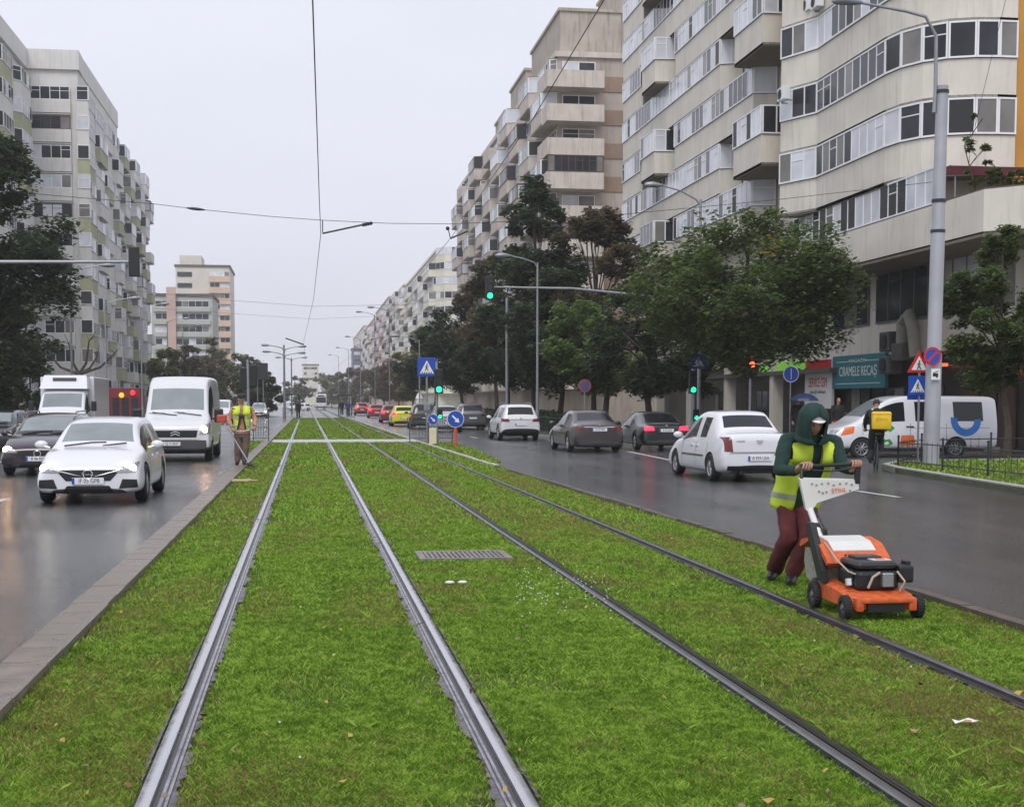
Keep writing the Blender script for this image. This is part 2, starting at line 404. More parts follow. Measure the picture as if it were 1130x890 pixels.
for i, (x, s) in enumerate(RAILS):
    t = empty('tram_rail', rl[i], 'rail', (x, 0, 0), group='tram rails')
    mb = MB(); strip(mb, [-.031, -.028, -.020, .020, .028, .031], [-.03, .004, .008, .008, .004, -.03], -2, 330); mb.build('rail_head', M_rail if i < 2 else mat('worn_rail', (.20, .20, .215), .3, .8, var=.3, scale=6), t, smooth=True)
    mb = MB(); q = sorted([s * .031, s * .052]); strip(mb, q, [-.018, -.018], -2, 330); q = sorted([-s * .031, -s * .044]); strip(mb, q, [-.016, -.016], -2, 330)
    q = sorted([s * .071, s * .078]); strip(mb, q, [-.0035, -.0035], -2, 330); mb.build('flange_groove', M_raild, t)
    mb = MB(); q = sorted([s * .052, s * .056, s * .092, s * .096]); strip(mb, q, [-.02, -.006, -.006, -.02], -2, 330); mb.build('check_rail', M_chk if i < 2 else M_raild, t)
    # patchy wet rubber/concrete bedding each side, ragged edge
    mb = MB(); rr = random.Random(20 + i)
    for sd, base, wid in ((s, .097, .042), (-s, .044, .026)):
        n = 900; prev = None; wv = .6
        for j in range(n + 1):
            y = 2 + (j / n) ** 1.6 * 60 + rr.uniform(-.012, .012)
            wv = min(1, max(.06, wv + rr.uniform(-.35, .35))) if rr.random() > .06 else rr.choice([.06, 1])
            p = ((sd * base, y, -.004), (sd * (base + wid * wv * (1 if i < 2 else .6)), y, -.01))
            if prev: mb.add([prev[0], prev[1], p[1], p[0]], [(0, 1, 2, 3)])
            prev = p
    mb.build('rail_bedding', M_bed if i < 2 else M_raild, t, fix=False)

# drain grate -----------------------------------------------------------
gx0, gx1, gy0, gy1 = 1.10, 2.03, 13.85, 14.6
t = empty('drain_grate', 'rusty iron drain grate set flat in the lawn between two rails', 'grate', ((gx0 + gx1) / 2, (gy0 + gy1) / 2, 0))
Mg = mat('rusty_iron', (.24, .215, .20), .5, .2, var=.45, scale=12)
W, Hh = gx1 - gx0, gy1 - gy0
mb = MB(); mb.wall([(-W / 2, -Hh / 2), (W / 2, -Hh / 2), (W / 2, Hh / 2), (-W / 2, Hh / 2)], -.03, .02, .07, closed=True); mb.build('grate_frame', Mg, t)
mb = MB()
for i in range(16): x = lerp(-W / 2 + .1, W / 2 - .1, i / 15); mb.box(x - .013, x + .013, -Hh / 2 + .07, Hh / 2 - .07, -.01, .018)
for i in range(4): y = lerp(-Hh / 2 + .08, Hh / 2 - .08, i / 3); mb.box(-W / 2 + .07, W / 2 - .07, y - .015, y + .015, -.012, .014)
mb.build('bars', Mg, t)
mb = MB(); mb.box(-W / 2 + .05, W / 2 - .05, -Hh / 2 + .05, Hh / 2 - .05, -.04, -.03); mb.build('pit_shade', M_black, t)  # flat black sheet stands in for the shaded depth below the bars

# grass -----------------------------------------------------------------
def vnoise(x, y, seed=0):                       # cheap value noise
    def h(i, j): 
        v = np.sin(i * 127.1 + j * 311.7 + seed * 74.7) * 43758.5453; return v - np.floor(v)
    i, j = np.floor(x), np.floor(y); fx, fy = x - i, y - j; fx = fx * fx * (3 - 2 * fx); fy = fy * fy * (3 - 2 * fy)
    return (h(i, j) * (1 - fx) + h(i + 1, j) * fx) * (1 - fy) + (h(i, j + 1) * (1 - fx) + h(i + 1, j + 1) * fx) * fy
def fbm(x, y, seed=0): return (vnoise(x, y, seed) + .5 * vnoise(x * 2.1, y * 2.1, seed + 1) + .25 * vnoise(x * 4.3, y * 4.3, seed + 2)) / 1.75
def grass_mat():
    m = bpy.data.materials.new('grass_blades'); m.use_nodes = True; n = m.node_tree.nodes; l = m.node_tree.links; b = n['Principled BSDF']
    a = n.new('ShaderNodeAttribute'); a.attribute_name = 'blade'; l.new(a.outputs['Color'], b.inputs['Base Color'])
    b.inputs['Roughness'].default_value = .5; b.inputs['Specular IOR Level'].default_value = .25
    tr = n.new('ShaderNodeBsdfTranslucent'); ms = n.new('ShaderNodeMixShader'); ms.inputs[0].default_value = .42; l.new(a.outputs['Color'], tr.inputs[0]); l.new(b.outputs[0], ms.inputs[1]); l.new(tr.outputs[0], ms.inputs[2]); l.new(ms.outputs[0], n['Material Output'].inputs['Surface'])
    return m
M_grass = grass_mat()
def mesh_np(name, V, F, colr, m):
    me = bpy.data.meshes.new(name); nf, k = F.shape
    me.vertices.add(len(V)); me.vertices.foreach_set('co', V.astype(np.float32).ravel())
    me.loops.add(nf * k); me.loops.foreach_set('vertex_index', F.astype(np.int32).ravel())
    me.polygons.add(nf); me.polygons.foreach_set('loop_start', np.arange(0, nf * k, k, dtype=np.int32)); me.polygons.foreach_set('loop_total', np.full(nf, k, dtype=np.int32))
    me.update(calc_edges=True); me.materials.append(m)
    if colr is not None:
        at = me.color_attributes.new('blade', 'FLOAT_COLOR', 'POINT')
        at.data.foreach_set('color', np.concatenate([colr, np.ones((len(colr), 1))], 1).astype(np.float32).ravel())
    return me
def blades(pts, wd, ht, lean=.55, seed=1, dry=0.0):
    g = np.random.default_rng(seed); n = len(pts); x, y = pts[:, 0], pts[:, 1]; z = pts[:, 2]
    a = g.uniform(0, 2 * np.pi, n); ww = wd * g.uniform(.6, 1.4, n); hh = ht * g.uniform(.45, 1.35, n)
    b = g.uniform(0, 2 * np.pi, n); ln = hh * g.uniform(.1, 1, n) * lean * 2.4
    dx, dy = np.cos(a) * ww / 2, np.sin(a) * ww / 2; lx, ly = np.cos(b) * ln, np.sin(b) * ln
    p0 = np.stack([x - dx, y - dy, z], 1); p1 = np.stack([x + dx, y + dy, z], 1)
    p2 = np.stack([x + dx * .8 + lx * .45, y + dy * .8 + ly * .45, z + hh * .62], 1); p3 = np.stack([x - dx * .6 + lx, y - dy * .6 + ly, z + hh * .95], 1)
    V = np.stack([p0, p1, p2, p3], 1).reshape(-1, 3); F = np.arange(4 * n).reshape(n, 4)
    big = .55 * fbm(x * .9, y * .35, 5) + .45 * fbm(x * 3.1, y * 1.6, 6); q = g.uniform(0, 1, n); med = fbm(x * 4, y * 3, 9)
    base = np.array([.215, .395, .032]); light = np.array([.43, .60, .10]); dark = np.array([.105, .20, .02]); straw = np.array([.42, .35, .13]); brown = np.array([.22, .15, .065])
    tuft = vnoise(x * 28, y * 20, 23); t = np.clip(q * .7 + (med - .5) * .8 + (tuft - .5) * .7 + .18, 0, 1)[:, None]
    c = dark * (1 - t) + base * t; c = np.where((q * .6 + tuft * .5)[:, None] > .58, base * (1 - t) + light * t, c)
    dr = np.clip((big - .50) * 2.1 + dry + .07 + np.where((x > 2.4), .16, 0) + np.where((x < -.72), .09, 0), 0, .62)
    u = g.uniform(0, 1, n); c = np.where((u < dr)[:, None], straw * (q[:, None]) + brown * (1 - q[:, None]), c)
    return V, F, np.repeat(c, 4, 0)
def scatter(y0, y1, dens, seed):
    g = np.random.default_rng(seed); n = int((y1 - y0) * 7.2 * dens)
    y = g.uniform(y0, y1, n); x = g.uniform(-1.6, 5.0, n)
    xl = np.vectorize(XL)(y); xr = np.vectorize(XR)(y); ok = (x > xl + .01) & (x < xr - .01)
    # inside the view only
    ang = np.arctan2(x, y) - YAW; ok &= (ang > -.37) & (ang < .37)
    edge = fbm(x * 9, y * 7, 3)
    for i, (rx, s) in enumerate(RAILS):
        dxx = (x - rx) * s
        ok &= ~((dxx > -.04 - .03 * edge) & (dxx < .10 + .05 * edge))
        near = (dxx > -.10 - .07 * edge) & (dxx < .17 + .09 * edge); ok &= ~(near & (g.uniform(0, 1, n) < (.65 if i < 2 else .5)))
    ok &= ~((x > gx0 - .01) & (x < gx1 + .01) & (y > gy0) & (y < gy1))
    ok &= ~((y > 54.9) & (y < 59.0))
    # bare patches: by the left kerb, and worn spots
    pn = fbm(x * 1.4, y * .9, 11); kn = fbm(x * 2, y * 1.1, 17)
    bare = (pn > .70) | ((x < xl + .28) & (kn > .46)) | ((x > 2.35) & (x < 2.85) & (kn > .60)) | ((x > xr - .16) & (kn > .45))
    ok &= ~(bare & (g.uniform(0, 1, n) < .8))
    x, y = x[ok], y[ok]; return np.stack([x, y, np.full(len(x), -.022)], 1)
parts = []
for (y0, y1, dn, wd, ht, sd) in ((4.8, 7.5, 36000, .0034, .024, 1), (7.5, 11, 17000, .0048, .028, 2), (11, 18, 7000, .0078, .033, 3), (18, 32, 1700, .014, .042, 4), (32, 60, 330, .035, .055, 5), (60, 137, 90, .07, .06, 6)):
    parts.append(blades(scatter(y0, y1, dn, sd), wd, ht, seed=sd + 30))
# lush unmown tufts near rails and kerbs
g = np.random.default_rng(99); tp = []
for i in range(420):
    y = 4.9 + 24 * g.uniform() ** 1.7; x = g.uniform(XL(y) + .05, XR(y) - .05)
    if min(abs(x - r[0]) for r in RAILS) < .16: continue
    k = int(g.integers(8, 26)); tp.append(np.stack([x + g.normal(0, .03, k), y + g.normal(0, .03, k), np.full(k, -.022)], 1))
parts.append(blades(np.concatenate(tp), .006, .05, lean=.8, seed=77, dry=-.5))
# island grass
g = np.random.default_rng(4); n = 5000; y = g.uniform(33.6, 54.4, n); x = g.uniform(4.6, 5.6, n); ok = x < np.interp(y, [33.5, 38, 45, 54.5], [4.68, 5.13, 5.48, 5.58])
parts.append(blades(np.stack([x, y, np.full(n, -.02)], 1)[ok], .04, .06, seed=5))
V = np.concatenate([p[0] for p in parts]); off = 0; Fs = []
for p in parts: Fs.append(p[1] + off); off += len(p[0])
o = bpy.data.objects.new('grass', mesh_np('grass', V, np.concatenate(Fs), np.concatenate([p[2] for p in parts]), M_grass)); COL.objects.link(o)
tag(o, 'short bright green grass growing all over the tram track bed', 'grass'); o['kind'] = 'stuff'
print('grass blades', len(V) // 4)
# clover flowers and fallen leaves (uncountable litter)
g = np.random.default_rng(12); mb = MB()
for i in range(110):
    if i < 90: p = G(lerp(570, 680, g.uniform()), 655 + g.normal() * 14, 0)
    else: y = g.uniform(6, 20); p = Vector((g.uniform(XL(y) + .3, XR(y) - .3), y, 0))
    mb.ball((p.x, p.y, .03), .006, 6)
o = mb.build('clover_flowers', mat('clover_white', (.7, .7, .66), .7), fix=False); tag(o, 'tiny white clover flowers dotted in the lawn', 'clover'); o['kind'] = 'stuff'
mb = MB()
for i in range(420):
    y = 5 + 60 * g.uniform() ** 1.8; x = g.uniform(XL(y) + .05, XR(y) - .05); a = g.uniform(0, 6.28); s = g.uniform(.010, .026); z = g.uniform(.012, .03)
    c, d_ = math.cos(a) * s, math.sin(a) * s; mi = int(g.integers(0, 3)); tl = g.uniform(-.015, .015)
    mb.add([(x - c, y - d_, z), (x + d_ * .6, y - c * .6, z + tl), (x + c, y + d_, z + .008), (x - d_ * .6, y + c * .6, z - tl * .5)], [(0, 1, 2, 3)], mi)
for i in range(60):
    y = g.uniform(24, 40); x = g.uniform(13.5, 22); s = .06
    mb.add([(x - s, y, .03), (x, y - s, .035), (x + s, y, .03), (x, y + s, .04)], [(0, 1, 2, 3)], 1)
o = mb.build('fallen_leaves', [mat('leaf_brown', (.16, .07, .03), .6), mat('leaf_yellow', (.42, .30, .06), .6), mat('leaf_pale', (.22, .16, .09), .6)], fix=False)
tag(o, 'small fallen autumn leaves scattered over the lawn', 'leaves'); o['kind'] = 'stuff'
# ================================================================ BUILDINGS
M_crpl = mat('cream_plaster', rgb((220, 214, 202)), .85, var=.10, scale=.7, bump=.25, streak=.34, dirt=rgb((112, 108, 98)))
M_grpl = mat('grey_dirty_plaster', rgb((150, 148, 138)), .85, var=.15, scale=1.2, bump=.2, streak=.6, dirt=rgb((80, 80, 74)))
M_yel = mat('ochre_plaster', rgb((205, 150, 70)), .85, var=.1, scale=1, streak=.3)
M_edge = mat('dark_slab_edge', rgb((92, 88, 82)), .8, var=.2)
M_brn = mat('brown_plaster', rgb((180, 168, 158)), .85, var=.12, scale=.6, bump=.2, streak=.55, dirt=rgb((96, 84, 76)))
M_brn2 = mat('pale_brown_parapet', rgb((208, 198, 188)), .85, var=.12, scale=1, streak=.6, dirt=rgb((104, 96, 88)))
M_wht = mat('pale_grey_plaster', rgb((220, 218, 214)), .85, var=.08, scale=.5, streak=.35, dirt=rgb((120, 116, 110)))
M_olive = mat('olive_plaster', rgb((176, 176, 148)), .85, var=.12, scale=.8, streak=.4, dirt=rgb((100, 100, 78)))
M_crm = mat('pale_yellow_plaster', rgb((222, 219, 202)), .85, var=.08, scale=.5, streak=.3)
M_pink = mat('salmon_plaster', rgb((212, 186, 166)), .85, var=.08, scale=.4, streak=.2)
M_pale = mat('off_white_plaster', rgb((214, 208, 198)), .85, var=.08, scale=.4, streak=.2)
M_mint = mat('mint_plaster', rgb((180, 184, 176)), .85, var=.08, scale=.4, streak=.2)
M_rose = mat('rose_plaster', rgb((196, 168, 158)), .85, var=.1, scale=.4, streak=.3)
M_roof = mat('roof_bitumen', rgb((90, 90, 92)), .8)
M_shop = mat('shop_dark', rgb((38, 34, 34)), .3, var=.3)
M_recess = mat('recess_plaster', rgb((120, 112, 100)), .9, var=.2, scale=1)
BR = random.Random(11)

def glazing(path, z0, z1, parent, step=.78, fr=M_frame, inset=.05, pcurt=.5, name='window', open_p=.05, fw=.065, side=-1, panes=True):
    """strip of glass panes with mullions along a plan path; side: -1 puts it to the right of travel"""
    P = [Vector((p[0], p[1])) for p in path]; fm = MB(); gm = MB(); prev = BR.random() < .5
    for i in range(len(P) - 1):
        d = P[i + 1] - P[i]; L = d.length
        if L < .05: continue
        d.normalize(); nn = Vector((d.y, -d.x)) * (-side); q = nn * inset
        n = max(1, round(L / step)); c = L / n
        def pt(t, o=0.0): return P[i] + d * t + q + nn * o
        def bar(t0, t1, za, zb, o0=-.02, o1=.035):
            a, b, c_, e = pt(t0, -o0), pt(t1, -o0), pt(t1, -o1), pt(t0, -o1)
            fm.add([(*a, za), (*b, za), (*c_, za), (*e, za), (*a, zb), (*b, zb), (*c_, zb), (*e, zb)], [(0, 1, 2, 3), (4, 7, 6, 5), (0, 4, 5, 1), (1, 5, 6, 2), (2, 6, 7, 3), (3, 7, 4, 0)])
        bar(0, L, z0, z0 + fw, -.025, .04); bar(0, L, z1 - fw, z1, -.025, .04)
        for k in range(n + 1):
            t = min(max(k * c - fw / 2, 0), L - fw); bar(t, t + fw, z0 + fw, z1 - fw)
            if k < n:
                if BR.random() < .6: prev = BR.random() < pcurt
                a, b = pt(k * c + fw / 2), pt((k + 1) * c - fw / 2)
                r = BR.random(); mi = 1 if prev else 0
                if r < open_p: mi = 2
                elif not prev and r < .30: mi = 3
                gm.add([(*a, z0 + fw), (*b, z0 + fw), (*b, z1 - fw), (*a, z1 - fw)], [(0, 1, 2, 3)], mi)
                if BR.random() < .22: bar(k * c + fw / 2, (k + 1) * c - fw / 2, z1 - fw - .38, z1 - fw - .34)
    w_ = fm.build(name, fr, parent)
    if panes: gm.build('pane', [M_win, M_curt, M_black, M_blind], w_, fix=False)
    return w_

def ac_unit(loc, face, parent_label, i):
    """split air conditioner box on a wall; face = outward normal"""
    t = empty('air_conditioner', parent_label, 'air conditioner', loc, math.atan2(face[1], face[0]) + math.pi / 2, group='air conditioner units on the facades')
    mb = MB(); mb.bbox(-.4, .4, -.16, .14, -.28, .28, .02); mb.build('casing', M_white, t)
    mb = MB(); mb.cyl((-.1, -.165, 0), (0, 1, 0), .22, .02, 20)
    for k in range(4): a = k * math.pi / 4; mb.tube([(-.1 - .21 * math.cos(a), -.18, -.21 * math.sin(a)), (-.1 + .21 * math.cos(a), -.18, .21 * math.sin(a))], .006, 4)
    mb.build('fan_grille', M_dsteel, t)
    mb = MB(); mb.box(-.36, -.32, .0, .3, -.34, -.29); mb.box(.32, .36, .0, .3, -.34, -.29); mb.build('bracket', M_steel, t)
    return t

# ---- right near block -------------------------------------------------
F = 21.7
def yx(px, X): return XP(px, X).y
b1 = empty('apartment_building', 'big cream apartment block with ribbon windows above the teal sign', 'building', (F, 42, 0))
b1.location = (0, 0, 0)
YE = yx(686, F)
mb = MB()
core = [(F + 1.2, YE), (F + 1.2, 60.6), (F + 1.6, 49.6), (F + 3, 49.2), (25.35, 49.2), (44, 49.25), (44, YE)]
mb.slab(core, 7.2, 31.2); mb.build('wall', [M_crpl], b1)
mb = MB(); mb.slab([(25.36, 48.5), (44, 48.5), (44, 49.15), (25.36, 49.15)], 8.4, 31.1); mb.build('side_wall', M_yel, b1)
# ochre reveals inside the recesses
mb = MB()
for (ya, yb) in ((60.7, 62.9), (67.6, 69)): mb.box(F + .95, F + 1.19, ya, yb, 9.6, 31)
mb.build('recess_wall', M_yel, b1)
cpath = [(F - .9, 60.5), (F, 58.35), (F, 51.2), (F + .14, 50.1), (F + .55, 49.2), (F + 1.2, 48.55), (F + 2.1, 48.2), (F + 2.9, 48.1), (25.3, 48.1)]
def balcony(path, zs, parent, h=1.35, m=M_crpl, end=.12, mini=True):
    mb = MB(); mb.wall(path, zs - h, zs, .14); o = mb.build('balcony', m, parent)
    m2 = MB(); m2.wall([Vector(p) for p in path], zs, zs + .05, .2); m2.wall([Vector(p) for p in path], zs - h - .05, zs - h, .17); m2.build('sill', M_edge, o)
    return o
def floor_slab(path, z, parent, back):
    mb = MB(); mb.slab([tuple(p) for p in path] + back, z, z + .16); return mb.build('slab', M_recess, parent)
for k in range(0, 9):
    zs = 8.4 + 2.7 * k
    if k == 0:
        pth = [(F, 61.5), (F, 43.2), (F + .9, 42.2), (34, 42.2)]
        balcony(pth, zs, b1)
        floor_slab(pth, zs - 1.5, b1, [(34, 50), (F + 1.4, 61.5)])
        glazing([(F + .1, 61.3), (F + .1, 46.9)], zs + .05, zs + 1.35, b1, pcurt=.35)
        continue
    balcony(cpath, zs, b1, m=M_crpl)
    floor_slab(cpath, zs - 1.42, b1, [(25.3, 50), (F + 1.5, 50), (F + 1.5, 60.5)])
    glazing(cpath, zs + .03, zs + 1.33, b1, pcurt=.5 if k > 2 else .25)
    # gable side of the corner block
    if k % 2 == 0:
        p = [(F, YE), (F, 72.8), (F + 1.1, 72.4)]
        q = [(F + 1.1, 67.7), (F - .9, 67.4), (F - .9, 63.1), (F + 1.1, 63.0)]
        ps = [p, q]
    else:
        ps = [[(F, YE), (F, 90.6)], [(F + 1.1, 87.2), (F - .9, 86.6), (F - .9, 83.3), (F + 1.1, 83.1)], [(F, 82), (F, 67.2), (F + 1.1, 66.9)]]
    for p in ps:
        grey = BR.random() < .2
        balcony(p, zs, b1, m=M_crpl)
        floor_slab(p, zs - 1.42, b1, [(F + 1.3, p[-1][1]), (F + 1.3, p[0][1])])
        glazing(p, zs + .03, zs + 1.33, b1, pcurt=.6)
mb = MB(); mb.slab([(F + .2, YE), (F + .2, 60), (F + .4, 50), (F + 2.5, 48.4), (25.3, 48.0), (44, 48.0), (44, YE)], 31.2, 31.9); mb.build('roof', M_edge, b1)
# mezzanine and ground floor
XG = 24.0
mb = MB(); mb.box(XG + .05, 44, 43.6, YE, 3.5, 4.75); mb.box(XG + .05, 44, 46.5, YE, 4.75, 7.0)
mb.build('lower_wall', M_crpl, b1)
mb = MB(); mb.box(XG + .3, 44, 44.4, YE, -.1, 3.5); mb.build('shop_wall', M_shop, b1)
for i, (a, b_) in enumerate(((57.2, 50.9), (50.1, 45.4))):
    glazing([(XG - .02, a), (XG - .02, b_)], 4.85, 6.95, b1, step=1.25, fr=mat('grey_frame', rgb((110, 110, 112)), .5), pcurt=.1, inset=.0, name='tall_window')
for i, (a, b_) in enumerate(((62, 58), (68, 64), (76, 70), (84, 78))):
    glazing([(XG - .02, a), (XG - .02, b_)], 4.85, 6.95, b1, step=1.3, fr=mat('grey_frame', rgb((110, 110, 112)), .5), pcurt=.1, inset=.0, name='tall_window')
for y in (69, 77, 85, 93):
    mb = MB(); mb.box(XG - .5, XG + .04, y, y + .55, -.1, 7.2); mb.build('column', M_crpl, b1)
# shopfront glazing and doors
for i, (a, b_) in enumerate(((60.5, 58.3), (56.8, 53.8), (53.0, 51.2), (66, 64), (74, 71), (82, 79))):
    glazing([(XG + .25, a), (XG + .25, b_)], .0, 2.2, b1, step=1.1, fr=M_dsteel, pcurt=.25, inset=0, name='shop_window')
mb = MB()
for y in (45.6, 46.9, 48.2): mb.box(XG + .18, XG + .27, y, y + 1.15, -.05, 2.3)
mb.build('shutter', mat('brown_shutter', rgb((60, 36, 32)), .5, var=.2), b1)
mb = MB(); mb.box(XG - .6, XG + .3, 61, 84, 2.9, 3.1); mb.build('canopy', M_edge, b1)

# awning, laundry, plants on the terrace
t = empty('awning', 'dark red awning over the open terrace of the cream block', 'awning', (F + .3, 45, 9.6))
mb = MB(); mb.add([(-.2, .8, -.02), (9, .8, -.02), (9, 3.0, .12), (-.2, 3.0, .12), (-.2, .8, -.08), (9, .8, -.08), (9, 3.0, .06), (-.2, 3.0, .06)], [(0, 1, 2, 3), (4, 7, 6, 5), (0, 4, 5, 1), (1, 5, 6, 2), (2, 6, 7, 3), (3, 7, 4, 0)])
mb.box(-.2, 9, .77, .79, -.32, -.02); mb.box(-.22, -.2, .8, 3.0, -.30, .0); mb.build('canvas', mat('wine_red_canvas', rgb((92, 30, 40)), .7, var=.2), t)
mb = MB()
for x in (.0, 3, 6): mb.tube([(x, .9, -1.25), (x, .9, -.08)], .025, 6)
mb.build('post', M_steel, t)
mb = MB()
for y in (43.6, 42.8): pass
t = empty('balcony_railing', 'wrought railing with curls on the terrace edge below the red awning', 'railing', (24.2, 42.3, 8.45))
mb = MB(); mb.tube([(0, 0, .5), (5, 0, .5)], .025, 6); mb.tube([(0, 0, .02), (5, 0, .02)], .02, 6)
for i in range(26): mb.tube([(i * .2, 0, .02), (i * .2, 0, .5)], .01, 4)
for i in range(13): mb.tube([(i * .4 + .1 + .09 * math.cos(a), 0, .27 + .09 * math.sin(a)) for a in np.linspace(0, 6.28, 9)], .01, 4)
mb.build('bars', M_dsteel, t)

# shop signs on the wall ------------------------------------------------
def wall_sign(name, label, px0, px1, z0, z1, m, X=XG - .12):
    y0, y1 = yx(px0, X), yx(px1, X)                     # y0 far, y1 near
    t = empty(name, label, 'shop sign', (X, (y0 + y1) / 2, z0)); L = y0 - y1
    mb = MB(); mb.bbox(-.08, .08, -L / 2, L / 2, 0, z1 - z0, .02); mb.build('board', m, t)
    return t, L, z1 - z0
M_teal = mat('teal_sign', rgb((52, 122, 132)), .4, var=.06)
t, L, H = wall_sign('shop_sign', 'teal sign with white capitals CRAMELE RECAS beside the grey wall machinery', 920, 978, 2.15, 3.62, M_teal)
def sgn(body, size, x, z, m, sx=1.0, nm='lettering', X=-.086, par=None): 
    M = Matrix.Translation((X, x, z)) @ Matrix(((0, 0, -1, 0), (-1, 0, 0, 0), (0, 1, 0, 0), (0, 0, 0, 1))) @ Matrix.Diagonal((sx, 1, 1, 1))
    return text_mesh(nm, body, size, m, par, M, .004)
sgn('CRAMELE RECAȘ', .60, 0, H * .50, M_signw, L * .80 / 5.1, par=t)
sgn('MAGAZIN', .20, 0, H * .82, M_signw, 2.2, par=t)
mb = MB(); mb.box(-.092, -.083, -L * .42, -L * .16, H * .80, H * .82); mb.box(-.092, -.083, L * .16, L * .42, H * .80, H * .82); mb.box(-.092, -.083, -L * .42, L * .42, H * .14, H * .16); mb.build('trim_line', M_signw, t)
t, L, H = wall_sign('shop_sign', 'white sign with a red band reading SERVICE GSM left of the teal one', 889.5, 919, 1.25, 3.55, M_signw)
sgn('SERVICE GSM', .62, 0, H * .52, mat('sign_red', rgb((190, 30, 40)), .4), L * .86 / 4.6, par=t)
sgn('reparații telefoane', .26, 0, H * .34, mat('sign_grey', rgb((90, 90, 100)), .4), L * .8 / 2.6, par=t)
mb = MB(); mb.box(-.092, -.083, -L / 2 + .03, L / 2 - .03, H * .78, H - .03); mb.build('red_band', MATS['sign_red'], t)
t = tag(MB().build('x', M_black), 'x', 'x'); bpy.data.objects.remove(t)
mb = MB(); mb.bbox(-.1, .1, -3.4, 3.4, 0, .5, .02)
o = mb.build('shop_sign', mat('lime_lit_sign', rgb((120, 190, 60)), .4, emit=(.35, .8, .12), es=.18), loc=(XG - .2, 68.5, 3.05)); tag(o, 'lime green lit fascia behind the big street tree', 'shop sign')
mb = MB(); mb.bbox(-.1, .1, -1.6, 1.6, 0, .14, .02)
o = mb.build('lit_sign', mat('orange_lit', rgb((230, 120, 40)), .4, emit=(1, .42, .1), es=1.2), loc=(XG - .2, 46.6, 2.55)); tag(o, 'narrow orange lit strip above the brown shutters', 'shop sign')
mb = MB(); mb.bbox(-.1, .1, -.8, .8, 0, .12, .02)
o = mb.build('lit_sign', mat('red_lit', rgb((230, 60, 40)), .4, emit=(1, .2, .1), es=.9), loc=(XG - .2, 50.9, 2.9)); tag(o, 'short red lit strip just right of the teal sign', 'shop sign')
# lights seen inside the mezzanine
for i, (px, pz) in enumerate(((985, 5.9), (978, 5.55))):
    y = yx(px, XG + .3)
# ventilation machinery
y0 = yx(992, XG - .4)
t = empty('ventilation_unit', 'grey duct and fan boxes bolted to the wall right of the teal sign', 'ventilation', (XG - .45, y0, 0))
mb = MB(); mb.bbox(-.3, .3, .3, 1.3, 3.6, 4.4, .05); mb.bbox(-.3, .3, -.9, .1, 3.2, 3.9, .05); mb.bbox(-.3, .3, .3, 1.3, 2.7, 3.4, .05); mb.build('fan_box', mat('grimy_grey', rgb((84, 80, 78)), .6, var=.3), t)
mb = MB(); mb.cyl((-.33, .8, 4.0), (1, 0, 0), .3, .06, 18); mb.cyl((-.33, .8, 3.05), (1, 0, 0), .28, .06, 18); mb.build('fan', M_dsteel, t)
mb = MB(); mb.tube([(0, -.3, 3.9), (0, -.3, 4.7), (0, -.9, 5), (0, -1.3, 4.4), (0, -1.6, 3.3)], .24, 10); mb.build('duct', M_grpl, t, smooth=True)
acs = [(865, 104, 'white air conditioner on the grey box balcony, third floor, left of the rounded corner'), (729, 88, 'air conditioner at the foot of the far ribbon windows'),
       (892, 6, 'air conditioner at the very top beside the rounded corner'), (902, 2, 'air conditioner at the top of the frame, nearest the curved windows')]
for i, (px, py, lb) in enumerate(acs):
    X = F - 1.1 if i == 0 else F - .2
    p = XP(px, X, py); ac_unit(p, (-1, 0), lb, i)

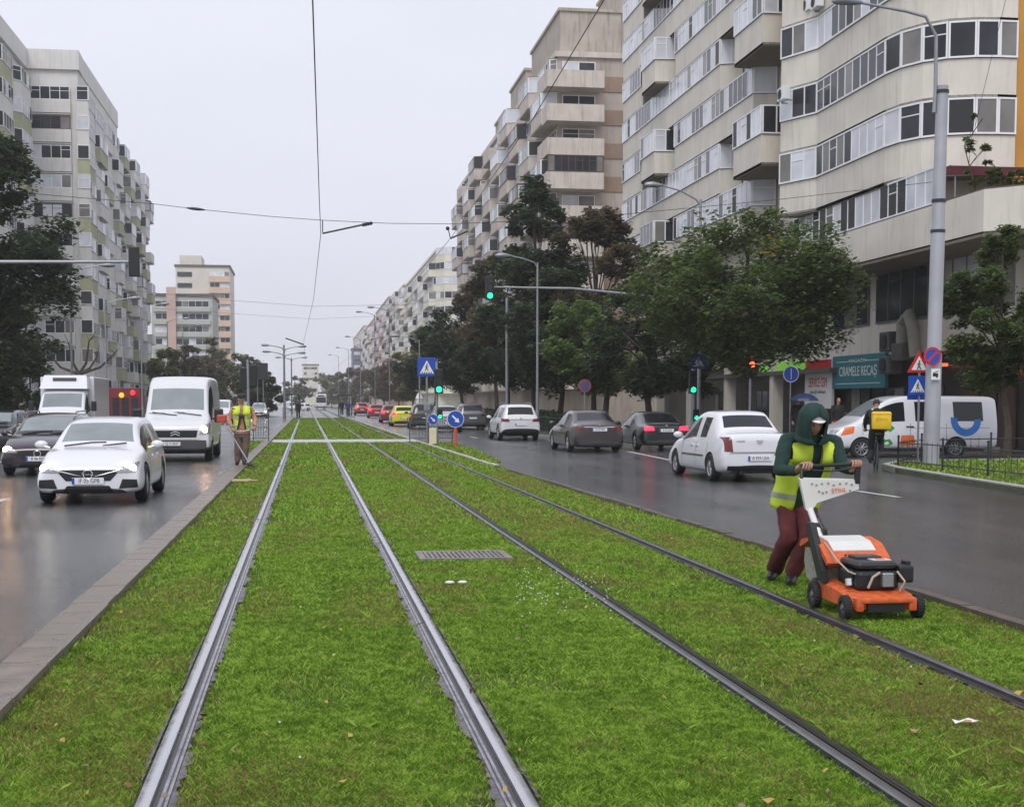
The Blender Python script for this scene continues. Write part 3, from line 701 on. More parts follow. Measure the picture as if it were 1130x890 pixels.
# ---- generic stepped facade ------------------------------------------
def block(name, label, F, y0, y1, back, top, side, wall, par, nfl, bays, step=1.0, zs0=4.0, parts=True, seed=1, roofs=(), depths=(.9, -.0), pc=.4, fr=M_frame, near_face=True, base_m=None, fh=2.75, glazed=.75):
    """side: -1 facade looks to -X (right of street), +1 looks to +X. y0 near, y1 far."""
    global BR; BR = random.Random(seed)
    b = empty(name, label, 'building'); sg = side
    mb = MB(); xs = sorted((F - sg * .0, back)); mb.box(xs[0], xs[1], y0, y1, -.1, top); mb.build('wall', wall, b)
    mb = MB(); mb.box(xs[0] - .25, xs[1] + .25, y0 - .25, y1 + .25, top, top + .45); mb.build('roof', par if not isinstance(par, list) else par[0], b)
    n = bays; L = (y1 - y0) / n
    for f in range(nfl):
        zs = zs0 + fh * f
        if zs + 1.3 > top: break
        for i in range(n):
            a, c = y0 + i * L, y0 + (i + 1) * L; typ = (i + (f % 2 if step else 0)) % 2
            dp = depths[0] if typ == 0 else depths[1]
            m = par[(i + f) % len(par)] if isinstance(par, list) else par
            if dp > .1:
                ch = min(.8, L * .2)
                pth = [(F, c - .15), (F + sg * dp, c - ch), (F + sg * dp, a + ch * .6), (F, a + .1)]
            else: pth = [(F + sg * .16, c - .5), (F + sg * .16, a + .5)]
            if sg > 0: pth = pth[::-1]
            mb = MB(); mb.wall(pth, zs - 1.25, zs, .12 if dp > .1 else .1); mb.slab([(p[0] , p[1]) for p in pth] + ([] if dp > .1 else [(F, pth[-1][1]), (F, pth[0][1])]), zs - 1.3, zs - 1.2)
            o = mb.build('balcony', m, b)
            if dp > .1 and BR.random() > glazed:
                g = glazing([(F + sg * .02, c - .3), (F + sg * .02, a + .3)] if sg < 0 else [(F + sg * .02, a + .3), (F + sg * .02, c - .3)], zs - .9, zs + 1.1, b, step=1.1, pcurt=.2, inset=.0, panes=parts, fr=fr)
            else:
                g = glazing(pth, zs + .01, zs + 1.32, b, step=.95 if L < 8 else 1.3, pcurt=pc, inset=.04, fr=fr if BR.random() < .85 else M_bframe)
                if dp > .1:
                    mb = MB(); mb.slab([(p[0], p[1]) for p in pth], zs + 1.33, zs + 1.4); mb.build('balcony_roof', M_edge, o)
    return b

# ---- right second block: brown, stepped roof --------------------------
F2 = 21.0
b2 = block('apartment_building', 'brown concrete apartment block with box balconies and stepped roof behind the cream block', F2, 117.5, 192, 38, 30.2, -1, M_brn, M_brn2, 10, 11, seed=5, depths=(1.3, .55), pc=.45, glazed=.6)
for (ya, yb, xa, xb, za, zb, m) in ((118, 133, F2 + .3, 26.5, 30.65, 34.1, M_pale), (118.5, 128, 26.6, 33, 30.65, 37.4, M_brn2), (136, 146, F2 + .2, 27, 30.65, 33.3, M_brn2), (152, 160, F2 + .5, 27, 30.65, 32.6, M_brn2)):
    mb = MB(); mb.box(xa, xb, ya, yb, za, zb); mb.box(xa - .15, xb + .15, ya - .15, yb + .15, zb, zb + .25); mb.build('roof_tower', mat('stained_concrete', rgb((182, 172, 160)), .85, var=.15, scale=.8, streak=.8, dirt=rgb((84, 78, 72))), b2)
# corner balconies on the near end wall
for f in range(10):
    zs = 4.0 + 2.75 * f
    pth = [(F2 - 1.2, 120.5), (F2 - 1.2, 115.6), (24.6, 115.6), (24.6, 117.45)]
    mb = MB(); mb.wall(pth, zs - 1.25, zs, .14); mb.slab(pth + [(F2 - .1, 117.45), (F2 - .1, 120.5)], zs - 1.38, zs - 1.25); mb.build('corner_balcony', M_brn2, b2)
    if f in (1, 4, 6): glazing([(F2 - 1.15, 115.65), (24.55, 115.65)], zs, zs + 1.35, b2, step=.6, fr=M_bframe if f != 4 else mat('red_frame', rgb((110, 40, 40)), .5), pcurt=.1)
    else: glazing([(F2 + .4, 117.44), (24.2, 117.44)], zs - 1.0, zs + 1.1, b2, step=1.2, pcurt=.3, inset=0)
for f in range(10):
    mb = MB(); zs = 4.0 + 2.75 * f; mb.box(24.75, 33, 117.42, 117.49, zs - 1.3, zs - .05); mb.build('panel', mat('darker_brown', rgb((150, 128, 112)), .85, var=.15, scale=.7, streak=.4), b2)

# ---- right third: pale yellow ------------------------------------------
b3 = block('apartment_building', 'pale yellow apartment block with curved balconies beyond the dark street trees', 25, 268, 352, 48, 30.2, -1, M_crm, M_crm, 12, 6, seed=8, depths=(1.8, .9), zs0=4.5, pc=.3)
for f in range(10):
    zs = 4.5 + 2.75 * f
    pth = [(24.6, 268), (26, 265.6), (30, 264.5), (40, 264.5)]
    mb = MB(); mb.wall(pth, zs - 1.3, zs, .2); mb.slab(pth + [(40, 268), (24.6, 268)], zs - 1.4, zs - 1.3); mb.build('balcony', M_crm, b3)
    glazing(pth, zs, zs + 1.3, b3, step=1.3, pcurt=.35)
mb = MB(); mb.box(30, 40, 270, 290, 30.65, 32.6); mb.build('roof_tower', M_crm, b3)
far = [('rose and white apartment block far down the right side of the avenue', 25, 360, 430, 31, M_rose, M_pale, 21), ('off-white windowed apartment block next to the yellow one, far right side', 25.6, 436, 520, 33.5, M_pale, M_rose, 22),
       ('pinkish block with dark balcony rows, farther down the right side', 26, 528, 640, 33, M_rose, M_pale, 23), ('last pale block on the right before the avenue bends', 26.5, 650, 800, 36, M_pale, M_rose, 24)]
for lb, X, ya, yb, top, wm, pm, sd in far:
    block('apartment_building', lb, X, ya, yb, 48, top, -1, wm, pm, 10, 5, seed=sd, depths=(1.6, .7), zs0=4.5, pc=.3, parts=False)
# buildings closing the avenue
def tower(lb, px0, px1, Y, top, wm, rows=8, band=None, dep=16, win=True, pitch=3.0):
    a, c = YP(px0, HY, Y), YP(px1, HY, Y); b = empty('apartment_building', lb, 'building', (0, 0, 0))
    mb = MB(); mb.box(a.x, c.x, Y, Y + dep, -.1, top); mb.build('wall', wm, b)
    mb = MB(); mb.box(a.x - .3, c.x + .3, Y - .3, Y + dep + .3, top, top + .6); mb.build('roof', M_edge, b)
    for f in range(rows):
        z = top - 2.4 - f * pitch
        if z < 3: break
        if band: mb = MB(); mb.box(a.x + .5, c.x - .5, Y - .7, Y - .01, z - 1.1, z - .05); mb.build('balcony', band, b)
        if win: glazing([(a.x + .8, Y - .03), (c.x - .8, Y - .03)], z, z + 1.4, b, step=1.5, pcurt=.3, inset=0)
    return b
tower('blue-grey glass office block at the end of the avenue', 389, 403, 640, 25, mat('blue_grey_panel', rgb((96, 106, 130)), .3), rows=16, win=True)
tower('white low building with a pale fascia closing the avenue', 355, 380, 700, 14, M_pale, rows=8)
tower('small beige tower block in the haze at the end of the avenue', 334, 352, 800, 22, M_crm, rows=7)

# ---- left side ---------------------------------------------------------
YL = 139.0
b4 = empty('apartment_building', 'tall pale grey apartment block with olive balconies on the left', 'building')
FL = -21.2; xw = YP(38, HY, YL).x; xc = YP(93, HY, YL).x
mb = MB(); mb.box(-45, xc, YL, YL + 28, -.1, 32.6); mb.box(-45, xw - .3, 112, YL - .05, -.1, 32.6); mb.build('wall', M_wht, b4)
mb = MB(); mb.slab([(xc + .2, YL - .3), (FL + .3, YL + 3), (FL + .3, YL + 28.3), (-45, YL + 28.3), (-45, 112), (xw + .1, 112), (xw + .1, YL - .3)], 32.6, 34.4); mb.build('roof', M_wht, b4)
for f in range(11):
    zs = 2.6 + 2.72 * f; br = BR
    pth = [(xw + .3, YL - .12), (xc - .7, YL - .12)]
    mb = MB(); mb.box(xw + .25, xc - .65, YL - .35, YL - .01, zs - 1.2, zs); mb.box(xw + .25, xc - .65, YL - .3, YL - .01, zs - 1.36, zs - 1.28); mb.build('balcony', M_wht if f != 4 else M_frame, b4)
    glazing([(xw + .3, YL - .2), (xc - .7, YL - .2)], zs, zs + 1.25, b4, step=.85, fr=M_frame if f % 3 else M_bframe, pcurt=.12)
    # chamfered corner
    if f % 2 == 0 and f < 9: m = M_olive
    else: m = M_wht
    c0 = [(xc - .1, YL - .3), (xc + 1.0, YL - .3), (FL + .7, YL + 2.2), (FL + .7, YL + 7), (FL - .6, YL + 7.6)]
    mb = MB(); mb.wall(c0, zs - 1.3, zs, .15); mb.slab(c0 + [(xc - .1, YL + 7.6)], zs - 1.42, zs - 1.3); mb.build('balcony', m, b4)
    glazing(c0, zs, zs + 1.3, b4, step=.9, pcurt=.25)
    for j, (ya, yb, dp) in enumerate(((YL + 8.5, YL + 15.5, .9), (YL + 16.5, YL + 23, .1), (YL + 23, YL + 28, .9))):
        dp = dp if f % 2 else .5
        q = [(FL - .6, ya), (FL + dp, ya + .8), (FL + dp, yb - .8), (FL - .6, yb)]
        mb = MB(); mb.wall(q, zs - 1.3, zs, .15); mb.slab(q, zs - 1.4, zs - 1.3); mb.build('balcony', M_olive if (f + j) % 3 == 0 and f < 10 else M_wht, b4)
        glazing(q, zs, zs + 1.3, b4, step=1.0, pcurt=.22)
    # near wing
    for j, (ya, yb) in enumerate(((114, 121), (122, 129), (130, 137.2))):
        q = [(xw - .3, ya), (xw + .9, ya + 1.4), (xw + .9, yb - 1.4), (xw - .3, yb)]
        mb = MB(); mb.wall(q, zs - 1.3, zs, .15); mb.slab(q, zs - 1.4, zs - 1.3); mb.build('balcony', M_olive if (f + j) % 2 else M_wht, b4)
        glazing(q, zs, zs + 1.3, b4, step=1.0, pcurt=.22)
mb = MB(); mb.box(xw + .2, xc - .3, YL - .45, YL - .36, -.1, 1.2); mb.box(FL + .72, FL + .9, YL + 2, YL + 56, -.1, 1.6); mb.build('shop_wall', M_shop, b4)
mb = MB(); mb.box(xc - .1, FL - .65, YL + .02, YL + 28, -.1, 32.59); mb.build('core_wall', M_wht, b4)
b5 = block('apartment_building', 'second left apartment block, slightly lower, with staggered olive bays', FL - .3, YL + 29, YL + 60, -42, 31.0, 1, M_wht, [M_wht, M_olive, M_wht], 11, 6, seed=31, depths=(1.2, .5), zs0=2.4, pc=.35, fh=2.72)
# low shops strip at the foot
# far left: mint and salmon tower blocks
bm_ = tower('mint green apartment block with banded floors in front of the salmon one', 169, 236, 330, 25.5, M_mint, rows=8, band=M_mint, dep=22, pitch=2.85)
a_, c_ = YP(186, HY, 330), YP(196, HY, 330)
mb = MB(); mb.box(a_.x, c_.x, 328.8, 329.9, 0, 27.5); mb.build('stair_shaft', M_rose, bm_)
bs = tower('salmon and cream tower block behind the mint one at the far left', 196, 255, 395, 38.2, M_pale, rows=0, dep=26)
a_, c_ = YP(228, HY, 395), YP(255, HY, 395)
for f in range(12):
    z = 36 - 3.0 * f
    mb = MB(); mb.box(a_.x + 1.2, c_.x + .3, 393.7, 394.9, z - 1.9, z - .3); mb.build('balcony', M_pink, bs)
    glazing([(a_.x + 1.4, 394.4), (c_.x, 394.4)], z - .3, z + 1.0, bs, step=1.2, pcurt=.3)
    mb = MB(); mb.box(YP(198, HY, 395).x, YP(214, HY, 395).x, 394.8, 394.95, z - .4, z + .8); mb.build('window', M_win, bs)
mb = MB(); mb.box(a_.x - 2.6, a_.x + 1.0, 394.2, 394.95, 0, 31); mb.build('stair_shaft', mat('deep_salmon', rgb((200, 164, 148)), .8), bs)
a_, c_ = YP(200, HY, 396), YP(224, HY, 396); mb = MB(); mb.box(a_.x, c_.x, 398, 410, 38.8, 41.6); mb.build('roof_tower', M_pale, bs)
mb = MB(); x = YP(269, HY, 300); 
a_, c_ = YP(279, HY, 150), YP(296, HY, 150)
t = empty('billboard', 'back of a dark billboard standing above the left crossing', 'billboard', ((a_.x + c_.x) / 2, 150, 0)); wd = c_.x - a_.x
mb = MB(); mb.box(-wd / 2, wd / 2, -.15, .15, 3.9, 5.6); mb.build('panel', M_dsteel, t)
mb = MB(); mb.tube([(-.3, 0, 0), (-.3, 0, 3.9)], .06); mb.tube([(.3, 0, 0), (.3, 0, 3.9)], .06); mb.build('post', M_steel, t)
# red lit shop under the left block
p = YP(133, 440, 119); t = empty('kiosk', 'red kiosk shop front with coloured lamps at the foot of the left block', 'shop', (p.x, 119, 0))
mb = MB(); mb.bbox(-1.6, 1.6, 0, 3, -.1, 2.7, .04); mb.build('wall', mat('shop_red', rgb((120, 26, 34)), .5), t)
mb = MB()
for i in range(4): mb.box(-1.4 + i * .75, -.85 + i * .75, -.04, -.005, .2, 1.9)
mb.build('window', M_win, t)
for i, (dx, c, nm) in enumerate(((-1.1, (1, .05, .15), 'pink'), (.1, (1, .45, .05), 'amber'), (1.0, (1, .03, .05), 'red'))):
    mb = MB(); mb.ball((dx, -.12, 2.1 + .2 * (i != 1)), .22, 12, sc=(1, .4, 1)); mb.build('sign_lamp', mat('lamp_' + nm, c, .4, emit=c, es=.8), t)
# ================================================================ TREES
def leafmat(name):
    m = bpy.data.materials.new(name); m.use_nodes = True; n = m.node_tree.nodes; l = m.node_tree.links; b = n['Principled BSDF']
    a = n.new('ShaderNodeAttribute'); a.attribute_name = 'blade'; l.new(a.outputs['Color'], b.inputs['Base Color'])
    b.inputs['Roughness'].default_value = .45; b.inputs['Specular IOR Level'].default_value = .22
    tr = n.new('ShaderNodeBsdfTranslucent'); ms = n.new('ShaderNodeMixShader'); ms.inputs[0].default_value = .4; l.new(a.outputs['Color'], tr.inputs[0]); l.new(b.outputs[0], ms.inputs[1]); l.new(tr.outputs[0], ms.inputs[2]); l.new(ms.outputs[0], n['Material Output'].inputs['Surface'])
    return m
M_leaf = leafmat('tree_leaves')
M_bark = mat('bark', rgb((74, 64, 56)), .9, var=.35, scale=8, bump=.8)
PAL = {'green': [(.034, .050, .018), (.055, .076, .022), (.125, .140, .042)], 'dark': [(.020, .030, .017), (.031, .045, .021), (.066, .082, .034)],  # last tone in green: highlight of lit leaf tops put into leaf colour
       'brown': [(.048, .046, .026), (.066, .048, .028), (.036, .052, .024)], 'olive': [(.06, .07, .03), (.085, .09, .035), (.045, .06, .025)],
       'bright': [(.045, .07, .022), (.070, .10, .03), (.095, .125, .045)], 'grey': [(.075, .075, .05), (.10, .085, .06), (.06, .075, .045)], 'rust': [(.085, .05, .028), (.07, .05, .03), (.05, .055, .025)]}
def tree(loc, h, r, base, pal, label, seed, n=12000, leaf=.2, nl=26, accent=None, trunk=.16, sq=1.0, flat=.55, name='street_tree', group=None, lean=0, shape=1.0):
    g = np.random.default_rng(seed); rr = random.Random(seed)
    t = empty(name, label, 'tree', loc, group=group)
    cz = (h + base) / 2; hz = (h - base) / 2
    # lobes
    L = []
    while len(L) < nl:
        a = g.uniform(0, 2 * np.pi); u = g.uniform(-1, 1) ; rad = math.sqrt(max(0, 1 - abs(u) ** (2 * shape))) * math.sqrt(g.uniform(.12, 1))
        if shape < 1: rad *= 1 - .35 * (u + 1) / 2
        s = g.uniform(.17, .33) * r * (1 - .25 * max(u, 0))
        L.append((math.cos(a) * rad * (r - s * .6), math.sin(a) * rad * (r - s * .6) * sq, cz + u * (hz - s * flat * .8), s))
    # trunk and limbs
    mb = MB(); th = base + (h - base) * .55
    p = [Vector((0, 0, -.25)), Vector((.02, 0, base * .5)), Vector((rr.uniform(-.15, .15), rr.uniform(-.15, .15), base + .2)), Vector((rr.uniform(-.3, .3), rr.uniform(-.3, .3), th)), Vector((rr.uniform(-.3, .3), 0, h * .9))]
    mb.tube(p, [trunk * 1.25, trunk, trunk * .85, trunk * .5, .02], 9)
    for (x, y, z, s) in L[:18]:
        zz = base + (z - base) * .45 if z > base else base
        st = p[2].lerp(p[3], min(1, max(0, (zz - base) / max(.1, th - base)))); e = Vector((x, y, z)); mid = st.lerp(e, .5) + Vector((rr.uniform(-.2, .2), rr.uniform(-.2, .2), .25 * s))
        mb.tube([st, mid, e], [trunk * .38, trunk * .22, .015], 5)
        for q in range(3): mb.tube([mid, e + Vector((rr.uniform(-s, s), rr.uniform(-s, s), rr.uniform(-.3 * s, s * .8)))], [trunk * .12, .006], 4)
    mb.build('trunk', M_bark, t, smooth=True)
    w = np.array([l[3] ** 2 for l in L]); idx = g.choice(len(L), n, p=w / w.sum()); LL = np.array(L)[idx]
    d = g.normal(size=(n, 3)); d /= np.linalg.norm(d, axis=1)[:, None]
    rad = g.uniform(0, 1, n) ** .30 * g.choice([1, 1, 1.2], n)
    # sub-clumping inside lobes, so gaps open
    cl = g.normal(size=(len(L) * 14, 3)); cl /= np.linalg.norm(cl, axis=1)[:, None]; ci = idx * 14 + g.integers(0, 14, n)
    d = d * .42 + cl[ci] * .9; d /= np.linalg.norm(d, axis=1)[:, None]
    P = LL[:, :3] + d * (LL[:, 3] * rad)[:, None] * np.array([1, 1, flat + .15])
    a = g.uniform(0, 2 * np.pi, n); tl = g.normal(0, .38, n); sz = leaf * g.uniform(.5, 1.2, n)
    u = np.stack([np.cos(a), np.sin(a), np.sin(tl) * .7], 1) * sz[:, None] / 2; v = np.stack([-np.sin(a), np.cos(a), np.cos(a * 3) * .32], 1) * sz[:, None] * .36
    dro = np.array([0, 0, -1]) * (sz * .25)[:, None]
    V = np.stack([P - u, P + v * .9, P + u + dro, P - v], 1).reshape(-1, 3); F = np.arange(4 * n).reshape(n, 4)
    pc = np.array(PAL[pal]); lobe_t = g.uniform(-.35, .35, len(L))[idx]; q = np.clip(g.uniform(0, 2, n) + lobe_t * 1.2, 0, 1.99)
    c0 = pc[q.astype(int)] * 2.9; c = c0 * g.uniform(.75, 1.3, n)[:, None]
    if accent:
        for (ax, ay, az, ar, col) in accent:
            m = np.linalg.norm(P - np.array([ax, ay, az]), axis=1) < ar * g.uniform(.5, 1.1, n); c[m] = np.array(col) * g.uniform(.7, 1.2, m.sum())[:, None]
    o = bpy.data.objects.new('crown', mesh_np('crown', V, F, np.repeat(c, 4, 0), M_leaf)); COL.objects.link(o); o.parent = t
    return t
def at(px, Y, z=-.02): p = YP(px, HY, Y); return (p.x, Y, z)
GR = 'street trees along the right pavement'
T1 = tree(at(824, 51), 8.7, 4.6, 2.7, 'green', 'broad dark green street tree with one yellow patch, in front of the cream block corner', 3, n=40000, leaf=.22, nl=72, trunk=.19,
          accent=[(-.3, -3.2, 7.0, .55, (.42, .26, .03))], group=GR, flat=.6)
tree(at(1112, 38), 6.5, 2.4, 1.7, 'green', 'small leafy tree on the fenced lawn at the right edge of the photo', 8, n=26000, leaf=.16, nl=26, trunk=.11, accent=[(-.9, -1.6, 4.3, .5, (.13, .11, .03)), (.6, -1.5, 5.2, .6, (.12, .13, .03))], group=GR, shape=.8)
tree(at(588, 86), 15.2, 4.7, 3, 'dark', 'tallest dark tree in the row, in front of the brown block', 11, n=26000, leaf=.36, nl=44, group=GR, shape=.75, accent=[(1.5, -2.5, 11, 1.6, (.07, .05, .03))])
tree(at(655, 82), 13, 4.0, 2.6, 'brown', 'rusty brown tree directly right of the tallest dark tree', 12, n=20000, leaf=.34, nl=34, group=GR)
tree(at(548, 105), 12.4, 4.2, 3, 'brown', 'brownish tree left of the tallest one, above the white hatchback', 13, n=17000, leaf=.4, nl=32, group=GR, shape=.8)
tree(at(510, 128), 10.8, 4.4, 2.5, 'dark', 'dark evergreen looking street tree above the blue crossing sign', 14, n=15000, leaf=.42, nl=30, group=GR)
tree(at(480, 158), 9.8, 4.6, 2.2, 'dark', 'low dark tree right behind the pedestrian crossing sign', 15, n=12000, leaf=.5, nl=26, group=GR)
tree(at(456, 200), 9.4, 4.4, 2, 'olive', 'dull olive tree farther along than the dark ones', 16, n=9000, leaf=.6, nl=24, group=GR)
tree(at(440, 250), 9.6, 4.6, 2, 'rust', 'rusty tree over the red cars', 17, n=7000, leaf=.7, nl=22, group=GR)
tree(at(424, 310), 9.8, 4.8, 2, 'brown', 'brown tree beyond the red cars', 18, n=6000, leaf=.8, nl=22, group=GR)
tree(at(409, 370), 10.5, 5, 2, 'rust', 'reddish autumn tree near the far tram stop', 19, n=5000, leaf=.9, nl=22, group=GR)
tree(at(668, 71), 7.6, 3.4, 2, 'bright', 'low bright green maple left of the broad street tree', 20, n=16000, leaf=.26, nl=28, group=GR)
tree(at(716, 63), 7.4, 3.3, 2, 'dark', 'dark low tree tucked behind the bright green maple', 21, n=15000, leaf=.26, nl=28, group=GR)
tree(at(618, 77), 8.8, 3.8, 2, 'dark', 'low dark tree under the rusty brown one', 22, n=16000, leaf=.3, nl=28, group=GR)
tree(at(768, 66), 6.4, 2.6, 1.9, 'dark', 'small dark tree behind the broad street tree trunk', 23, n=9000, leaf=.26, nl=20, group=GR)
tree(at(560, 92), 7.5, 3.2, 2.2, 'dark', 'short dark tree above the white hatchback roof', 24, n=10000, leaf=.34, nl=22, group=GR)
GL = 'trees on the left side'
tree((-13.9, 66, -.02), 13.8, 4.5, 2.2, 'dark', 'tall dark tree at the left edge of the photo', 31, n=34000, leaf=.28, nl=64, group=GL, shape=.9)
tree((-15.6, 72, -.02), 9.6, 3.4, 1.0, 'dark', 'dark bushy tree behind the parked car at the left edge', 32, n=18000, leaf=.3, nl=34, group=GL)
tree((-18.5, 92, -.02), 4.2, 2.2, .7, 'rust', 'low rusty leaved tree beneath the bare one', 33, n=7000, leaf=.25, nl=16, group=GL)
tree((-16.5, 84, -.02), 7.5, 2.6, .8, 'dark', 'small dark tree between the tall left tree and the grey block', 34, n=9000, leaf=.28, nl=20, group=GL)
# bare pruned tree
t = empty('bare_tree', 'bare pollarded tree with a few crooked limbs in front of the grey block', 'tree', at(88, 96)); rr = random.Random(5); mb = MB()
mb.tube([(0, 0, -.2), (.1, 0, 2), (0, 0, 3.6)], [.22, .18, .16], 8)
for a, l in ((-1.0, 2.3), (-.3, 1.9), (.35, 2.2), (1.05, 2.6), (.8, 1.6)):
    e = Vector((math.sin(a) * l, rr.uniform(-.5, .5), 3.5 + math.cos(a) * l)); m_ = Vector((math.sin(a) * l * .6, 0, 3.4 + math.cos(a) * l * .35))
    mb.tube([(0, 0, 3.4), m_, e], [.12, .09, .05], 6)
    for q in range(4): mb.tube([e, e + Vector((rr.uniform(-.5, .5), rr.uniform(-.3, .3), rr.uniform(.2, .8)))], [.03, .008], 4)
mb.build('trunk', M_bark, t, smooth=True)
fl = [(185, 150, 7.2, 3.0, 'olive', 'olive tree over the white van roof'), (206, 175, 8.5, 3.6, 'grey', 'grey brown tree in front of the mint tower block'), (228, 195, 10.5, 4.2, 'grey', 'greyish tree in front of the salmon tower block'),
      (250, 215, 9.6, 4.2, 'olive', 'greenish tree below the salmon tower, right of the grey ones'), (268, 240, 9.5, 4.4, 'dark', 'dark sloping tree mass at the right of the salmon tower'), (283, 290, 10, 5, 'olive', 'hazy olive tree behind the dark billboard')]
for i, (px, Y, h, r, pl, lb) in enumerate(fl): tree(at(px, Y), h, r, .8, pl, lb, 40 + i, n=8000, leaf=.5, nl=24, group=GL)
tree((-4.7, 176, -.02), 5.2, 2.6, .1, 'dark', 'rounded dark shrub beyond the junction, right of the billboard', 50, n=9000, leaf=.35, nl=30, name='shrub', shape=1.1)
tree((-6.8, 182, -.02), 5.6, 2.2, .2, 'bright', 'yellow green shrub beside the rounded dark shrub', 51, n=6000, leaf=.4, nl=18, name='shrub')
for i, (px, Y, h, r, pl) in enumerate(((326, 420, 9, 5, 'grey'), (366, 460, 10, 5, 'olive'), (377, 430, 11, 5, 'grey'), (388, 400, 11, 5, 'brown'), (397, 440, 12, 5, 'grey'), (356, 520, 12, 6, 'grey'))):
    tree(at(px, Y), h, r, .5, pl, 'hazy tree at the far end of the avenue around the tram', 60 + i, n=3500, leaf=.9, nl=18, group='hazy trees at the far end of the avenue')
# potted plants on the terrace
def pot(px, X, lb, h, seed, pal='green'):
    p = XP(px, X); t = tree((p.x, p.y, 8.4), h, .55, .35, pal, lb, seed, n=700, leaf=.14, nl=10, trunk=.03, name='potted_plant'); t['category'] = 'potted plant'
    mb = MB(); mb.lathe((0, 0, -.15), [(.12, 0), (.18, .35), (.2, .36), (.17, .34), (.0, .33)], n=14); mb.build('pot', mat('terracotta', rgb((120, 70, 50)), .8), t)
pot(1071, 22.3, 'tall thin potted plant rising above the red awning', 2.9, 71); pot(1086, 22.5, 'smaller potted plant beside the tall one on the terrace', 1.2, 72); pot(1118, 23.6, 'potted plant behind the curly railing', .9, 73)
# corner lawn with low fence
IS = [(12.6, 19), (13.15, 24.3), (13.75, 29.5), (14.1, 32.3), (14.5, 34.0), (15.4, 35.3), (17.5, 36.2), (40, 38.8), (40, 19)]
mb = MB(); mb.slab(IS, -.3, -.02); struct(mb.build('lawn_soil', M_turf))
mb = MB(); mb.wall(IS[:8], -.3, .01, -.14); struct(mb.build('kerb', M_kerbl))
mb = MB(); mb.slab([(16.5, 19), (17.4, 30.6), (40, 32.2), (40, 19)], -.25, -.012); struct(mb.build('path', M_pave))
g = np.random.default_rng(14); n = 16000; y = g.uniform(22, 38, n); x = g.uniform(13, 30, n)
xl_ = np.interp(y, [19, 24.3, 29.5, 32.3, 34, 35.3, 36.2], [12.75, 13.3, 13.9, 14.25, 14.7, 15.5, 17.6]); yt = np.interp(x, [15.5, 17.5, 40], [35.2, 36, 38.6])
ok = (x > xl_) & (y < yt) & ~((x > np.interp(y, [19, 30.6], [16.4, 17.3])) & (y < 30.6 + (x - 17.4) * .07))
V, Fq, c = blades(np.stack([x, y, np.full(n, -.02)], 1)[ok], .035, .07, seed=6, dry=-.3)
o = bpy.data.objects.new('grass', mesh_np('grass', V, Fq, c, M_grass)); COL.objects.link(o); tag(o, 'rough green grass inside the low iron fence by the concrete pole', 'grass'); o['kind'] = 'stuff'
# ================================================================ VEHICLES
from mathutils.bvhtree import BVHTree
def shell(st, slots, sub=2, wheels=(), wr=.33, half_w=.9, glass=(), front=None, rear=None, trim_rows=(0,), arch=1.14):
    """st rows rear->front: y, zb, wm, zbelt, wb, zr, wr.  Returns evaluated mesh: 0 paint 1 windscreen 2 rear glass 3 side glass 4 dark trim"""
    vs = []; fs = []; ms = []; K = 9
    for (y, zb, wm, zt, wb, zr, w_) in st:
        zm = zb + (zt - zb) * .5
        half = [(0, zb), (wm * .86, zb), (wm * .975, zb + .07), (wm, zm), (wb, zt), (w_, zr - min(.05, (zr - zt) * .5)), (w_ - .07, zr - .005), (w_ * .5, zr + .012), (0, zr + .018)]
        vs += [(x, y, z) for x, z in half] + [(-x, y, z) for x, z in half]
    N = 2 * K
    for i in range(len(st) - 1):
        a, b = i * N, (i + 1) * N
        for s_ in (0, K):
            for j in range(K - 1):
                q = (a + s_ + j, b + s_ + j, b + s_ + j + 1, a + s_ + j + 1); fs.append(q if s_ == 0 else q[::-1])
                m = 0
                if j == 4 and i in glass: m = 3
                if j in (6, 7) and front and i in front: m = 1
                if j in (6, 7) and rear and i in rear: m = 2
                if j in trim_rows: m = 4
                ms.append(m)
    for e, i in ((0, 0), (1, len(st) - 1)):
        a = i * N
        for j in range(K - 1):
            q = (a + j, a + j + 1, a + K + j + 1, a + K + j); fs.append(q if e == 0 else q[::-1]); ms.append(4 if j in trim_rows and j < 2 else 0)
    me = bpy.data.meshes.new('shell'); me.from_pydata(vs, [], fs)
    for s_ in slots: me.materials.append(s_)
    me.polygons.foreach_set('material_index', ms)
    bm = bmesh.new(); bm.from_mesh(me); bmesh.ops.remove_doubles(bm, verts=bm.verts[:], dist=.0005); bmesh.ops.recalc_face_normals(bm, faces=bm.faces[:]); bm.to_mesh(me); bm.free()
    o = bpy.data.objects.new('shell', me); COL.objects.link(o)
    md = o.modifiers.new('s', 'SUBSURF'); md.levels = sub; md.render_levels = sub
    cut = None
    if wheels:
        c = MB()
        for (wy, wz) in wheels:
            for sx in (-1, 1): c.cyl((sx * (half_w - .06), wy, wz), (1, 0, 0), wr * arch, .36, 28, mi=4)
        cm = c.mesh('cut', slots); cut = bpy.data.objects.new('cut', cm); COL.objects.link(cut)
        md = o.modifiers.new('b', 'BOOLEAN'); md.operation = 'DIFFERENCE'; md.object = cut; md.solver = 'EXACT'
    ev = evalmesh(o); bpy.data.objects.remove(o)
    if cut: bpy.data.objects.remove(cut)
    return ev
